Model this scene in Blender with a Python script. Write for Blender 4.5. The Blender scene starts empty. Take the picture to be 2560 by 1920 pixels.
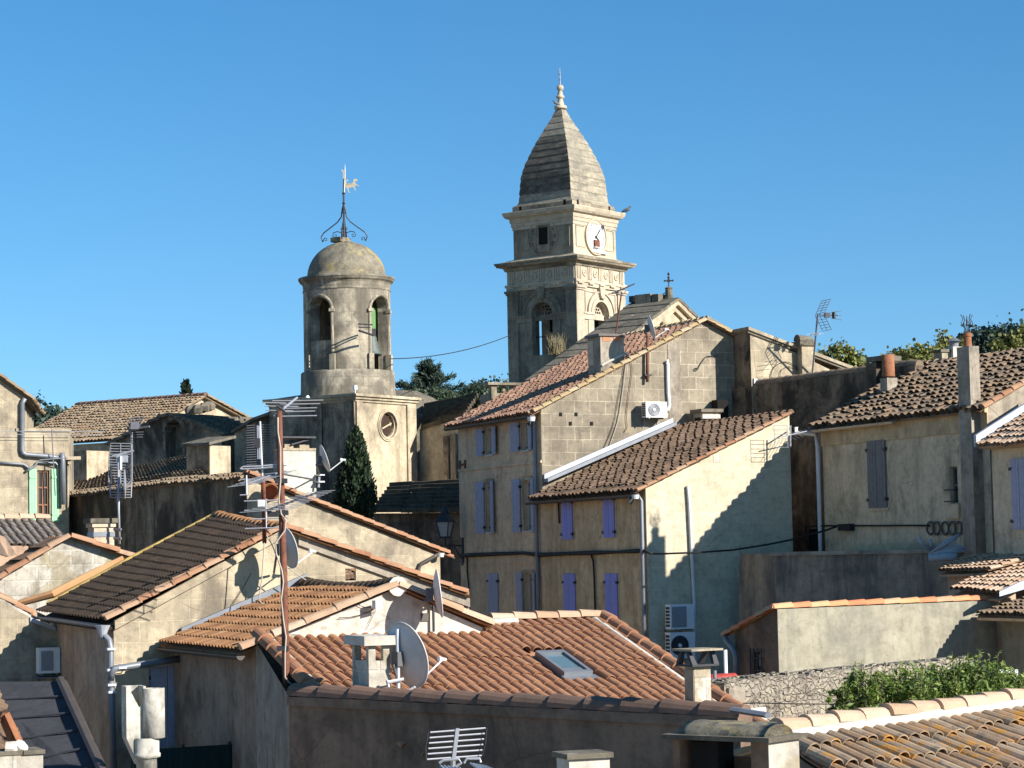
import bpy, math, random
from mathutils import Vector as V, Matrix
from mathutils.geometry import tessellate_polygon
import numpy as np
from mathutils import noise as NZ

R = math.radians
rnd = random.Random(11)
SC = bpy.context.scene
COL = SC.collection

# ------------------------------------------------------------------ camera
CAM = V((0, 0, 9.0))                      # eye height above the lane
FPX, W0, H0 = 5790.0, 2560.0, 1920.0      # focal length in photo pixels
PITCH, ROLL = math.atan(430 / 5790), 0.020
FW = V((0, math.cos(PITCH), math.sin(PITCH)))
R0, U0 = V((1, 0, 0)), V((0, -math.sin(PITCH), math.cos(PITCH)))
RT = R0 * math.cos(ROLL) - U0 * math.sin(ROLL)
UP = U0 * math.cos(ROLL) + R0 * math.sin(ROLL)
cd = bpy.data.cameras.new('camera')
cd.sensor_width = 36.0
cd.lens = FPX / W0 * 36.0
cd.clip_start, cd.clip_end = 0.5, 6000
co = bpy.data.objects.new('camera', cd)
COL.objects.link(co)
mw = Matrix((RT, UP, -FW)).transposed().to_4x4()
mw.translation = CAM
co.matrix_world = mw
SC.camera = co

# ------------------------------------------------------------------ light
SUN_AZ, SUN_EL = 124.0, 27.0              # clockwise from the view direction
wd = bpy.data.worlds.new('World')
SC.world = wd
wd.use_nodes = True
nt = wd.node_tree
bg = nt.nodes['Background']
sky = nt.nodes.new('ShaderNodeTexSky')
sky.sky_type = 'NISHITA'
sky.sun_disc = False
sky.sun_elevation = R(SUN_EL)
sky.sun_rotation = R(SUN_AZ)
sky.altitude = 300
sky.air_density = 1.0
sky.dust_density = 0.1
sky.ozone_density = 3.0
tcw = nt.nodes.new('ShaderNodeTexCoord'); av = nt.nodes.new('ShaderNodeVectorMath'); av.operation = 'ADD'; av.inputs[1].default_value = (0, 0, .075); nv = nt.nodes.new('ShaderNodeVectorMath'); nv.operation = 'NORMALIZE'
nt.links.new(tcw.outputs['Generated'], av.inputs[0]); nt.links.new(av.outputs[0], nv.inputs[0]); nt.links.new(nv.outputs[0], sky.inputs[0])
hs = nt.nodes.new('ShaderNodeHueSaturation')
hs.inputs['Saturation'].default_value = 1.3
hs.inputs['Hue'].default_value = .496
hs.inputs['Value'].default_value = 1.36
nt.links.new(sky.outputs[0], hs.inputs['Color'])
nt.links.new(hs.outputs[0], bg.inputs[0])
bg.inputs[1].default_value = 0.065
sd = bpy.data.lights.new('sun', 'SUN')
sd.energy, sd.angle, sd.color = 5.0, R(0.5), (1.0, 0.945, 0.88)
so = bpy.data.objects.new('sun', sd)
COL.objects.link(so)
tosun = V((math.sin(R(SUN_AZ)) * math.cos(R(SUN_EL)), math.cos(R(SUN_AZ)) * math.cos(R(SUN_EL)), math.sin(R(SUN_EL))))
so.rotation_euler = tosun.to_track_quat('Z', 'Y').to_euler()
so.location = (60, -60, 80)
SC.view_settings.view_transform = 'Standard'
SC.view_settings.look = 'None'
SC.view_settings.exposure = 0.85
SC.view_settings.gamma = 1.0

# ------------------------------------------------------------------ measuring helpers
ZS = {1: (0, 900, 3.319), 2: (0, 1380, 3.072), 3: (600, 900, 3.319), 4: (600, 1380, 3.072), 5: (1120, 700, 3.319),
      6: (1120, 1200, 3.319), 7: (1700, 750, 2.552), 8: (1660, 1300, 2.458), 'A': (700, 390, 4.608), 'B': (700, 660, 3.771),
      'C': (1220, 150, 4.1475), 'D': (1220, 500, 3.6875), 'E': (600, 1000, 2.767), 'F': (1960, 700, 3.687),
      'G': (1120, 1000, 2.764), 'H': (1450, 680, 4.1475), 'I': (600, 1000, 6.913), 'J': (0, 1280, 5.53), 'K': (0, 1700, 6.9125),
      'L': (1640, 1480, 5.183)}
def q(k, x, y):
    o = ZS[k]
    return (o[0] + x / o[2], o[1] + y / o[2])
def ray(p):
    return FW + RT * ((p[0] - W0 / 2) / FPX) + UP * ((H0 / 2 - p[1]) / FPX)
def P(p, d):
    r = ray(p)
    return CAM + r * (d / r.y)
def hitp(p, o, n):
    r = ray(p)
    return CAM + r * ((o - CAM).dot(n) / r.dot(n))
def dv(az):
    return V((math.sin(R(az)), math.cos(R(az)), 0))
UZ = V((0, 0, 1))
class Pl:
    """a vertical plane: u metres along azimuth az, absolute z, off = metres out of the wall towards the viewer"""
    def __init__(s, o, az):
        s.o = V(o); s.az = az; s.t = dv(az)
        n = V((s.t.y, -s.t.x, 0))
        if n.dot(CAM - s.o) < 0: n = -n
        s.n = n
    def hit(s, p):
        h = hitp(p, s.o, s.n)
        return ((h - s.o).dot(s.t), h.z)
    def w(s, u, z, off=0.0):
        return V((s.o.x, s.o.y, 0)) + s.t * u + s.n * off + UZ * z
    def at(s, p, off=0.0):
        u, z = Pl.hit(s.sh(off), p) if off else s.hit(p)
        return s.w(u, z, off)
    def sh(s, d):
        r = Pl(s.o + s.n * d, s.az)
        return r
    def rect(s, p0, p1):
        a, b = s.hit(p0), s.hit(p1)
        return (min(a[0], b[0]), min(a[1], b[1]), max(a[0], b[0]), max(a[1], b[1]))

# ------------------------------------------------------------------ materials
def NN(nt, t, **k):
    n = nt.nodes.new(t)
    for a, b in k.items(): setattr(n, a, b)
    return n
def setin(nt, sock, v):
    if isinstance(v, bpy.types.NodeSocket): nt.links.new(v, sock)
    else:
        if isinstance(v, (tuple, list)) and len(v) == 3 and sock.type == 'RGBA': v = (*v, 1)
        sock.default_value = v
def mixc(nt, f, a, b, mode='MIX'):
    m = NN(nt, 'ShaderNodeMix', data_type='RGBA', blend_type=mode)
    m.clamp_factor = True
    setin(nt, m.inputs[0], f); setin(nt, m.inputs[6], a); setin(nt, m.inputs[7], b)
    return m.outputs[2]
def noise(nt, vec, scale, detail=5, rough=.6, dist=0.0):
    n = NN(nt, 'ShaderNodeTexNoise')
    setin(nt, n.inputs['Vector'], vec)
    n.inputs['Scale'].default_value = scale; n.inputs['Detail'].default_value = detail
    n.inputs['Roughness'].default_value = rough; n.inputs['Distortion'].default_value = dist
    return n.outputs['Fac']
def ramp(nt, f, stops):
    r = NN(nt, 'ShaderNodeValToRGB')
    els = r.color_ramp.elements
    while len(els) > 1: els.remove(els[-1])
    els[0].position = stops[0][0]
    c = stops[0][1]; els[0].color = (*c, 1) if isinstance(c, (tuple, list)) else (c, c, c, 1)
    for p, c in stops[1:]:
        e = els.new(p); e.color = (*c, 1) if isinstance(c, (tuple, list)) else (c, c, c, 1)
    setin(nt, r.inputs[0], f)
    return r.outputs[0]
def mathn(nt, op, a, b=0.0):
    m = NN(nt, 'ShaderNodeMath', operation=op)
    setin(nt, m.inputs[0], a); setin(nt, m.inputs[1], b)
    return m.outputs[0]
def mapping(nt, vec, scale, loc=(0, 0, 0)):
    m = NN(nt, 'ShaderNodeMapping')
    setin(nt, m.inputs['Vector'], vec)
    m.inputs['Scale'].default_value = scale; m.inputs['Location'].default_value = loc
    return m.outputs[0]
def newmat(name, rough=.9, metal=0.0):
    m = bpy.data.materials.new(name)
    m.use_nodes = True
    nt = m.node_tree
    b = nt.nodes['Principled BSDF']
    b.inputs['Roughness'].default_value = rough
    b.inputs['Metallic'].default_value = metal
    b.inputs['Specular IOR Level'].default_value = .25 if rough > .6 else .5
    return m, nt, b
def bump(nt, b, h, strength, dist=.02):
    bm = NN(nt, 'ShaderNodeBump')
    bm.inputs['Strength'].default_value = strength
    bm.inputs['Distance'].default_value = dist
    setin(nt, bm.inputs['Height'], h)
    nt.links.new(bm.outputs[0], b.inputs['Normal'])
def uvn(nt):
    return NN(nt, 'ShaderNodeTexCoord').outputs['UV']
def objn(nt):
    return NN(nt, 'ShaderNodeTexCoord').outputs['Object']
_mseed = [0]
def wallmat(name, base, alt=None, bw=0, bh=.3, mortar=(.5, .45, .34), ms=.02, mw_=.35, var=.25, stain=(.07, .06, .05), st=.5,
            sthr=.52, ss=.55, streak=0.0, patch=None, pthr=.58, ps=.8, pa=.8, bmp=.35, rough=.93, warp=.05, jmin=.15):
    m, nt, b = newmat(name, rough)
    _mseed[0] += 1
    uv0 = uvn(nt)
    uv = mapping(nt, uv0, (1, 1, 1), (_mseed[0] * 13.7, _mseed[0] * 5.3, 0))
    alt = alt or tuple(c * .8 for c in base)
    n1 = NN(nt, 'ShaderNodeTexNoise'); setin(nt, n1.inputs['Vector'], uv); n1.inputs['Scale'].default_value = 2.3; n1.inputs['Detail'].default_value = 4
    wv = NN(nt, 'ShaderNodeVectorMath', operation='MULTIPLY_ADD')
    sub = NN(nt, 'ShaderNodeVectorMath', operation='SUBTRACT')
    nt.links.new(n1.outputs['Color'], sub.inputs[0]); sub.inputs[1].default_value = (.5, .5, .5)
    nt.links.new(sub.outputs[0], wv.inputs[0]); wv.inputs[1].default_value = (warp, warp, 0)
    nt.links.new(uv, wv.inputs[2])
    uvw = wv.outputs[0]
    hgt = None
    if bw:
        br = NN(nt, 'ShaderNodeTexBrick')
        br.offset = .5; br.squash = 1.0
        nt.links.new(uvw, br.inputs['Vector'])
        setin(nt, br.inputs['Color1'], base); setin(nt, br.inputs['Color2'], alt); setin(nt, br.inputs['Mortar'], mortar)
        br.inputs['Scale'].default_value = 1; br.inputs['Mortar Size'].default_value = ms; br.inputs['Mortar Smooth'].default_value = mw_
        br.inputs['Brick Width'].default_value = bw; br.inputs['Row Height'].default_value = bh; br.inputs['Bias'].default_value = 0
        # mortar joints fade in and out, stones differ
        fade = ramp(nt, noise(nt, uv, .9, 5, .65), [(.36, jmin), (.6, 1.0)])
        col = mixc(nt, fade, mixc(nt, noise(nt, uv, 1.4, 4), base, alt), br.outputs['Color'])
        hgt = br.outputs['Fac']
    else:
        col = mixc(nt, ramp(nt, noise(nt, uvw, 1.6, 6, .65), [(.35, 0.0), (.65, 1.0)]), base, alt)
    mot = ramp(nt, noise(nt, uv, 1.1, 8, .68, .4), [(.25, 1 - var * 1.5), (.5, 1.0), (.75, 1 + var * .5)])
    col = mixc(nt, 1.0, col, mot, 'MULTIPLY')
    fine = ramp(nt, noise(nt, uv, 4.5, 9, .75, .3), [(.3, .6), (.5, 1.0), (.7, 1.13)])
    col = mixc(nt, .8, col, fine, 'MULTIPLY')
    if patch:
        f = ramp(nt, noise(nt, uvw, ps, 6, .6), [(pthr, 0.0), (pthr + .05, pa)])
        col = mixc(nt, f, col, patch)
    if st:
        f = ramp(nt, noise(nt, mapping(nt, uv, (1, .75, 1), (3, 9, 0)), ss, 8, .68, .5), [(sthr, 0.0), (sthr + .14, st)])
        col = mixc(nt, f, col, stain)
    if streak:
        sn = noise(nt, mapping(nt, uv, (1.7, .2, 1), (7, 2, 0)), 1.0, 7, .72, .6)
        sm = noise(nt, uv, .5, 3)
        f = ramp(nt, mathn(nt, 'ADD', sn, mathn(nt, 'MULTIPLY', sm, .35)), [(.62, 0.0), (.82, streak)])
        col = mixc(nt, f, col, stain)
    vc = NN(nt, 'ShaderNodeTexVoronoi', feature='DISTANCE_TO_EDGE'); setin(nt, vc.inputs['Vector'], mixc(nt, .18, uv, n1.outputs['Color'])); vc.inputs['Scale'].default_value = .55
    ck = mathn(nt, 'MULTIPLY', ramp(nt, vc.outputs['Distance'], [(0.0, .6), (.009, 0.0)]), ramp(nt, noise(nt, uv, .45, 3), [(.52, 0.0), (.6, 1.0)]))
    col = mixc(nt, ck, col, tuple(c * .3 for c in base))
    nt.links.new(col, b.inputs['Base Color'])
    h = mathn(nt, 'ADD', mathn(nt, 'MULTIPLY', noise(nt, uv, 9, 8, .7), 1.0), mathn(nt, 'MULTIPLY', noise(nt, uv, 60, 3, .6), .35))
    if hgt is not None: h = mathn(nt, 'SUBTRACT', h, mathn(nt, 'MULTIPLY', hgt, .5))
    bump(nt, b, h, bmp, .03)
    return m
def tilemat(name, cols, lichen=None, *r_, k=1.0, **kw):
    return tilemat_(name, [tuple(x * k for x in c) for c in cols], lichen, *r_, **kw)
def tilemat_(name, cols, lichen=None, lthr=.6, ls=5.0, la=.8, lich2=None, l2thr=.62, grime=.35, big=None, bthr=.55):
    m, nt, b = newmat(name, .88)
    at = NN(nt, 'ShaderNodeAttribute', attribute_name='tv')
    ob = objn(nt)
    n = len(cols)
    col = ramp(nt, at.outputs['Fac'], [((i + .02) / n, c) for i, c in enumerate(cols)])
    mot = ramp(nt, noise(nt, ob, 2.2, 7, .7), [(.28, 1 - grime), (.5, 1.0), (.75, 1.12)])
    col = mixc(nt, 1.0, col, mot, 'MULTIPLY')
    if big:
        col = mixc(nt, ramp(nt, noise(nt, ob, .55, 6, .65), [(bthr, 0.0), (bthr + .15, .75)]), col, big)
    if lich2:
        col = mixc(nt, ramp(nt, noise(nt, ob, ls * 1.9, 6, .7), [(l2thr, 0.0), (l2thr + .06, .8)]), col, lich2)
    if lichen:
        col = mixc(nt, ramp(nt, noise(nt, ob, ls, 7, .7), [(lthr, 0.0), (lthr + .07, la)]), col, lichen)
    fine = ramp(nt, noise(nt, ob, 40, 4, .7), [(.25, .7), (.5, 1.0), (.78, 1.15)])
    col = mixc(nt, .8, col, fine, 'MULTIPLY')
    nt.links.new(col, b.inputs['Base Color'])
    bump(nt, b, noise(nt, ob, 35, 5, .7), .3, .01)
    return m
def plain(name, c, rough=.6, metal=0.0, var=.2, scale=4.0, rust=None, rthr=.55):
    m, nt, b = newmat(name, rough, metal)
    ob = objn(nt)
    f = ramp(nt, noise(nt, ob, scale, 6, .65), [(.3, 1 - var), (.7, 1 + var * .4)])
    col = mixc(nt, 1.0, c, f, 'MULTIPLY')
    if rust:
        col = mixc(nt, ramp(nt, noise(nt, ob, scale * 1.7, 7, .7), [(rthr, 0.0), (rthr + .1, .85)]), col, rust)
    nt.links.new(col, b.inputs['Base Color'])
    bump(nt, b, noise(nt, ob, 50, 3, .6), .08, .005)
    return m
def leafmat(name, dark, mid, light):
    m, nt, b = newmat(name, .6)
    at = NN(nt, 'ShaderNodeAttribute', attribute_name='tv')
    col = ramp(nt, at.outputs['Fac'], [(0.0, dark), (.5, mid), (1.0, light)])
    nt.links.new(col, b.inputs['Base Color'])
    tr = NN(nt, 'ShaderNodeBsdfTranslucent')
    nt.links.new(col, tr.inputs['Color'])
    ms = NN(nt, 'ShaderNodeMixShader'); ms.inputs[0].default_value = .2
    nt.links.new(b.outputs[0], ms.inputs[1]); nt.links.new(tr.outputs[0], ms.inputs[2])
    nt.links.new(ms.outputs[0], nt.nodes['Material Output'].inputs['Surface'])
    return m

M = {}
M['block'] = wallmat('block_wall', (.31, .265, .19), (.25, .21, .15), .62, .46, (.48, .415, .30), .02, .4, .3, (.12, .1, .075), .6, .5, .5, .25, (.42, .36, .24), .6, .5, .55, warp=.07, jmin=.35)
M['facade_grey'] = wallmat('old_render_grey', (.70, .53, .345), (.62, .46, .295), 0, var=.2, stain=(.25, .17, .13), st=.55, sthr=.57, ss=2.2, streak=.35)
M['facade_tan'] = wallmat('old_render_tan', (.63, .49, .30), (.54, .41, .245), 0, var=.22, stain=(.26, .17, .09), st=.6, sthr=.55, ss=.7, streak=.5, patch=(.46, .33, .19), pthr=.58, ps=.7, pa=.7)
M['cream'] = wallmat('cream_render', (.60, .52, .365), (.535, .46, .32), .7, .35, (.68, .6, .44), .01, .6, .16, (.27, .225, .15), .45, .53, .5, .12, bmp=.2)
M['cream_grey'] = wallmat('cream_grey_render', (.68, .54, .36), (.60, .475, .31), 0, var=.2, stain=(.11, .09, .065), st=.6, sthr=.545, ss=.8, streak=.35)
M['dark_wall'] = wallmat('stained_shade_wall', (.28, .21, .14), (.2, .15, .10), 0, var=.4, stain=(.028, .024, .02), st=.9, sthr=.44, ss=.5, streak=0.7)
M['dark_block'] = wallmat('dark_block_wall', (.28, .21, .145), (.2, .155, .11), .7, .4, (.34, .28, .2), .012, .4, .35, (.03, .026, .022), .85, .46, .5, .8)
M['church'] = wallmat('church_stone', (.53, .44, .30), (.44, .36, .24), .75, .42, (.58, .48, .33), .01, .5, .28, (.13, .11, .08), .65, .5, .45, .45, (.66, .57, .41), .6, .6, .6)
M['church_dark'] = wallmat('church_shade_stone', (.43, .335, .225), (.31, .245, .165), .75, .42, (.34, .28, .19), .01, .5, .35, (.03, .027, .023), .85, .47, .45, .75)  # darker, more stained church stone; shade of unlit sides put into the colour
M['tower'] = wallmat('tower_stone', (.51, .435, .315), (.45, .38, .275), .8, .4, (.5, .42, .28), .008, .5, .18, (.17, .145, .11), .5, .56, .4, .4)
M['drum'] = wallmat('drum_stone', (.47, .41, .30), (.38, .33, .24), .7, .42, (.27, .23, .17), .012, .5, .3, (.10, .088, .068), .8, .44, .5, .7, (.58, .49, .33), .58, .6, .6)
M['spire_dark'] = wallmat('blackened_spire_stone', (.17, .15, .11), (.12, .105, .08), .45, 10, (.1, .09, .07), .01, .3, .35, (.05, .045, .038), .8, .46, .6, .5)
M['tower_shade_grime'] = wallmat('tower_shade_grime_stone', (.37, .31, .215), (.28, .235, .165), .8, .4, (.3, .26, .19), .008, .5, .3, (.09, .08, .06), .7, .47, .6, .55)  # darker, weathered copy of tower stone; left side's shade put into the colour
M['spire'] = wallmat('spire_scale_stone', (.37, .325, .235), (.27, .24, .175), .45, 10, (.26, .22, .16), .01, .3, .3, (.13, .12, .1), .7, .49, .55, .35)
M['dome'] = wallmat('dome_stone', (.235, .205, .145), (.175, .155, .11), 0, var=.4, stain=(.10, .092, .08), st=.8, sthr=.5, ss=2.6, patch=(.33, .275, .12), pthr=.53, ps=.9, pa=.7, bmp=.7)
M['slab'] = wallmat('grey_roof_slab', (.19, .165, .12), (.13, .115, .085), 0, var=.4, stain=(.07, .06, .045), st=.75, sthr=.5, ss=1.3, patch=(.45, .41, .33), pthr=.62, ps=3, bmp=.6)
M['slab_dark'] = wallmat('dark_roof_slab', (.115, .092, .06), (.08, .065, .042), 0, var=.4, stain=(.035, .03, .02), st=.7, sthr=.5, ss=1.3, patch=(.2, .17, .11), pthr=.62, ps=3, bmp=.6)  # darker copy of slab; the shadow on these roofs put into the colour
M['rough_plaster'] = wallmat('patchy_plaster', (.55, .51, .43), (.45, .41, .33), .6, .4, (.64, .6, .52), .03, .5, .3, (.17, .145, .1), .75, .52, 1.1, .3, (.33, .28, .18), .53, .9, .85, .6)
M['stone_house'] = wallmat('pale_stone_block_wall', (.45, .375, .255), (.35, .29, .20), .75, .45, (.54, .45, .3), .014, .4, .3, (.13, .11, .085), .7, .5, .6, .35, (.54, .46, .31), .56, .6, .75, .5)
M['white_plaster'] = wallmat('white_plaster', (.60, .56, .48), (.52, .48, .4), 0, var=.2, stain=(.26, .22, .17), st=.7, sthr=.56, ss=1.4, streak=.3, bmp=.4)
M['chim_plaster'] = wallmat('pale_chimney_plaster', (.50, .49, .41), (.44, .43, .36), 0, var=.12, stain=(.4, .37, .3), st=.4, sthr=.58, ss=1.2)
M['grey_plaster'] = wallmat('grey_cement', (.40, .345, .265), (.32, .275, .21), 0, var=.3, stain=(.12, .1, .08), st=.7, sthr=.52, ss=1.2, streak=.5, bmp=.6)
M['pink_plaster'] = wallmat('pinkish_plaster', (.55, .385, .27), (.46, .32, .22), 0, var=.2, stain=(.22, .14, .09), st=.6, sthr=.52, ss=.6, streak=.5)
M['brown_plaster'] = wallmat('brown_stained_plaster', (.30, .195, .13), (.22, .145, .095), 0, var=.3, stain=(.08, .06, .045), st=.8, sthr=.5, ss=.5, streak=0.35)
M['garden'] = wallmat('grey_garden_render', (.35, .32, .235), (.285, .26, .19), 0, var=.18, stain=(.16, .15, .12), st=.65, sthr=.52, ss=.6, streak=.5)
M['terrace'] = wallmat('grey_streaked_concrete', (.38, .305, .22), (.29, .235, .17), 0, var=.3, stain=(.1, .09, .08), st=.7, sthr=.5, ss=.7, streak=.8)
M['ochre_patch'] = wallmat('ochre_block', (.60, .42, .14), (.5, .34, .1), 0, var=.3)
# rubble: voronoi stones
def rubblemat():
    m, nt, b = newmat('rubble_stone')
    uv = uvn(nt)
    nz = NN(nt, 'ShaderNodeTexNoise'); setin(nt, nz.inputs['Vector'], uv); nz.inputs['Scale'].default_value = 3.5; nz.inputs['Detail'].default_value = 5
    ad = NN(nt, 'ShaderNodeVectorMath', operation='MULTIPLY_ADD'); nt.links.new(nz.outputs['Color'], ad.inputs[0]); ad.inputs[1].default_value = (.3, .3, 0); nt.links.new(uv, ad.inputs[2])
    mp = mapping(nt, ad.outputs[0], (5.5, 8.5, 1))
    vo = NN(nt, 'ShaderNodeTexVoronoi', feature='F1'); setin(nt, vo.inputs['Vector'], mp); vo.inputs['Scale'].default_value = 1
    ve = NN(nt, 'ShaderNodeTexVoronoi', feature='DISTANCE_TO_EDGE'); setin(nt, ve.inputs['Vector'], mp); ve.inputs['Scale'].default_value = 1
    sep = NN(nt, 'ShaderNodeSeparateColor'); nt.links.new(vo.outputs['Color'], sep.inputs[0])
    c = ramp(nt, sep.outputs[0], [(0, (.40, .355, .28)), (.4, (.33, .285, .21)), (.7, (.44, .37, .26)), (1, (.29, .27, .23))])
    c = mixc(nt, ramp(nt, ve.outputs['Distance'], [(0.0, .55), (.05, .0)]), c, (.24, .2, .15))
    c = mixc(nt, ramp(nt, noise(nt, uv, .9, 8, .7), [(.42, 0.0), (.54, .9)]), c, (.28, .245, .19))
    c = mixc(nt, ramp(nt, noise(nt, uv, 2.2, 7, .7), [(.52, 0.0), (.6, .8)]), c, (.13, .11, .09))
    c = mixc(nt, 1.0, c, ramp(nt, noise(nt, uv, 9, 6, .7), [(.25, .6), (.5, 1.0), (.8, 1.1)]), 'MULTIPLY')
    nt.links.new(c, b.inputs['Base Color'])
    bump(nt, b, mathn(nt, 'ADD', ramp(nt, ve.outputs['Distance'], [(0, 0.0), (.16, 1.0)]), noise(nt, uv, 12, 5)), .9, .05)
    return m
M['rubble'] = rubblemat()
M['t_red'] = tilemat('terracotta_barrel_tile', [(.41, .205, .11), (.37, .178, .095), (.44, .23, .125), (.39, .195, .105)], (.22, .13, .08), .62, 5, .6, grime=.3, k=0.84)
M['t_orange'] = tilemat('ochre_terracotta_tile', [(.36, .185, .085), (.29, .145, .065), (.40, .215, .10), (.25, .125, .06)], (.5, .4, .2), .6, 3, .5, (.16, .085, .05), .6, .4, k=0.85)
M['t_dark'] = tilemat('blackened_tile', [(.046, .032, .022), (.037, .027, .019), (.062, .042, .028), (.041, .03, .021)], (.24, .21, .15), .62, 14, .7, grime=.4)
M['t_brown'] = tilemat('weathered_brown_tile', [(.32, .205, .13), (.26, .165, .105), (.35, .23, .15), (.22, .145, .09)], (.2, .15, .09), .57, 4, .6, (.36, .29, .16), .62, .4, k=0.558)
M['t_rose'] = tilemat('rose_brown_tile', [(.45, .26, .17), (.40, .225, .145), (.48, .29, .19), (.35, .2, .13)], (.33, .25, .12), .66, 4, .6, grime=.3, k=0.807)
M['t_lichen'] = tilemat('lichen_barrel_tile', [(.46, .31, .185), (.52, .33, .19), (.36, .265, .175), (.56, .42, .28)], (.46, .215, .03), .545, 2.6, .85, (.15, .13, .10), .55, .4, k=0.648)
M['t_grey'] = tilemat('greyed_barrel_tile', [(.27, .2, .135), (.33, .235, .15), (.22, .165, .115), (.37, .25, .15)], (.34, .25, .1), .62, 4, .6, (.14, .11, .08), .57, .45, k=0.72)
M['t_church'] = tilemat('church_tan_tile', [(.40, .3, .195), (.46, .355, .235), (.34, .255, .165), (.43, .3, .18)], (.2, .15, .1), .57, 3, .6, grime=.35, k=0.634)
M['t_tan'] = tilemat('pale_barrel_tile', [(.54, .36, .225), (.58, .42, .285), (.49, .31, .19), (.62, .46, .32)], (.3, .22, .15), .68, 5, .5, grime=.25, k=0.78)
M['t_rake'] = tilemat('edge_terracotta_tile', [(.50, .25, .135), (.56, .33, .19), (.45, .21, .11), (.58, .37, .23)], (.36, .25, .12), .62, 4, .6, grime=.35, k=0.665)
M['t_rake_lichen'] = tilemat('lichened_edge_tile', [(.44, .33, .17), (.5, .36, .2), (.46, .34, .15), (.54, .42, .26)], (.38, .235, .06), .56, 4, .75, grime=.35, k=0.8)
M['t_cap'] = tilemat('coping_tile', [(.58, .20, .09), (.55, .185, .085), (.60, .23, .11), (.50, .36, .16), (.48, .30, .17)], (.4, .3, .12), .68, 4, .6, grime=.25)
M['t_coping'] = tilemat('dark_coping_tile', [(.24, .15, .105), (.28, .17, .12), (.22, .14, .1)], (.13, .1, .08), .6, 3, .6, k=0.7)
M['t_fibre'] = tilemat('grey_corrugated_tile', [(.24, .2, .165), (.22, .185, .15), (.26, .22, .18)], (.36, .31, .25), .58, 9, .6, (.11, .095, .08), .55, .4)
M['slate_sheet'] = wallmat('slate_grey_sheet', (.06, .062, .068), (.048, .05, .056), 1.2, .55, (.06, .06, .07), .012, .2, .2, (.06, .06, .065), .4, .55, .8)
M['zinc'] = plain('zinc_flashing', (.46, .48, .52), .6, .2, .15, 3)
M['zinc_dark'] = plain('grey_gutter', (.2, .215, .235), .5, .3, .2, 3)
M['pvc'] = plain('pale_pipe', (.66, .66, .64), .5, 0, .15, 3)
M['brown_gutter'] = plain('brown_gutter', (.09, .075, .065), .55, .2, .2, 3)
M['mauve'] = plain('mauve_flashing', (.40, .16, .17), .7, 0, .3, 5, (.75, .68, .6), .52)
M['shutter_lilac'] = plain('faded_lilac_paint', (.36, .375, .46), .7, 0, .14, 6)
M['shutter_violet'] = plain('violet_blue_paint', (.235, .25, .62), .6, 0, .12, 6)
M['shutter_grey'] = plain('grey_wood_paint', (.20, .185, .175), .8, 0, .25, 6)
M['shutter_green'] = plain('mint_green_paint', (.33, .66, .36), .7, 0, .15, 4)
M['wood_brown'] = plain('brown_wood', (.24, .105, .045), .6, 0, .25, 6)
M['frame_pale'] = plain('pale_window_frame', (.58, .53, .43), .7, 0, .15, 5)
M['glass'] = plain('window_glass', (.06, .055, .045), .12, 0, .3, 3)
M['glass_sky'] = plain('skylight_glass', (.10, .16, .18), .07, 0, .2, 2)
M['curtain'] = plain('dim_interior', (.33, .27, .19), .8, 0, .25, 5)
M['black'] = plain('sooty_black', (.012, .011, .01), .9, 0, .3, 5)
M['iron'] = plain('dark_iron', (.045, .045, .05), .6, .4, .3, 8)
M['rust'] = plain('rusty_iron', (.19, .075, .045), .8, .1, .3, 5, (.10, .045, .03), .5)
M['alu'] = plain('aluminium', (.42, .43, .45), .5, .4, .15, 8)
M['alu_dark'] = plain('dull_aluminium', (.22, .22, .235), .5, .4, .2, 8)
M['dish'] = plain('dish_paint', (.52, .515, .50), .5, 0, .15, 2.5, (.5, .43, .3), .66)
M['dish_dark'] = plain('bracket_grey', (.10, .10, .105), .6, .2, .2, 6)
M['ac_white'] = plain('white_enamel', (.78, .78, .76), .45, 0, .08, 3)
M['ac_grey'] = plain('grey_fan_grille', (.34, .35, .36), .5, .1, .2, 20)
M['ac_dark'] = plain('dark_fan_grille', (.05, .052, .06), .5, .1, .2, 20)
M['cable_w'] = plain('pale_cable', (.42, .37, .3), .7, 0, .1, 8)
M['cable_b'] = plain('black_cable', (.03, .028, .026), .7, 0, .2, 8)
M['cement_pipe'] = wallmat('cement_flue', (.60, .57, .48), (.5, .47, .39), 0, var=.3, stain=(.16, .14, .11), st=.8, sthr=.5, ss=2.2, streak=.4)
M['bark'] = plain('bark', (.13, .1, .075), .9, 0, .4, 8)
M['brick'] = wallmat('pale_brick', (.56, .40, .27), (.62, .5, .36), .4, .17, (.48, .43, .35), .012, .3, .15, (.25, .2, .14), .5, .55, 2)
M['hollow_brick'] = plain('orange_hollow_brick', (.55, .22, .11), .85, 0, .2, 9)
M['bronze'] = plain('bell_bronze', (.09, .115, .10), .6, .1, .25, 4)
M['bell_green'] = plain('green_paint', (.11, .23, .08), .6, 0, .2, 4)
M['terracotta'] = plain('terracotta_pot', (.30, .125, .06), .85, 0, .35, 5, (.28, .12, .06), .55)
M['clock_white'] = plain('enamel_clock_face', (.66, .645, .60), .4, 0, .05, 3)
M['clock_dark'] = plain('wooden_clock_face', (.045, .026, .018), .8, 0, .35, 5)
M['gilt'] = plain('pale_gilt', (.62, .52, .34), .5, .2, .2, 6)
M['fence_green'] = plain('dark_green_sheet', (.010, .03, .03), .9, 0, .2, 4)
M['red_paint'] = plain('red_paint', (.36, .045, .03), .6, 0, .25, 6)
M['lantern_glass'] = plain('frosted_lantern_glass', (.42, .42, .4), .3, 0, .15, 8)
M['pigeon'] = plain('pigeon_feathers', (.13, .14, .16), .7, 0, .3, 20)
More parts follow.
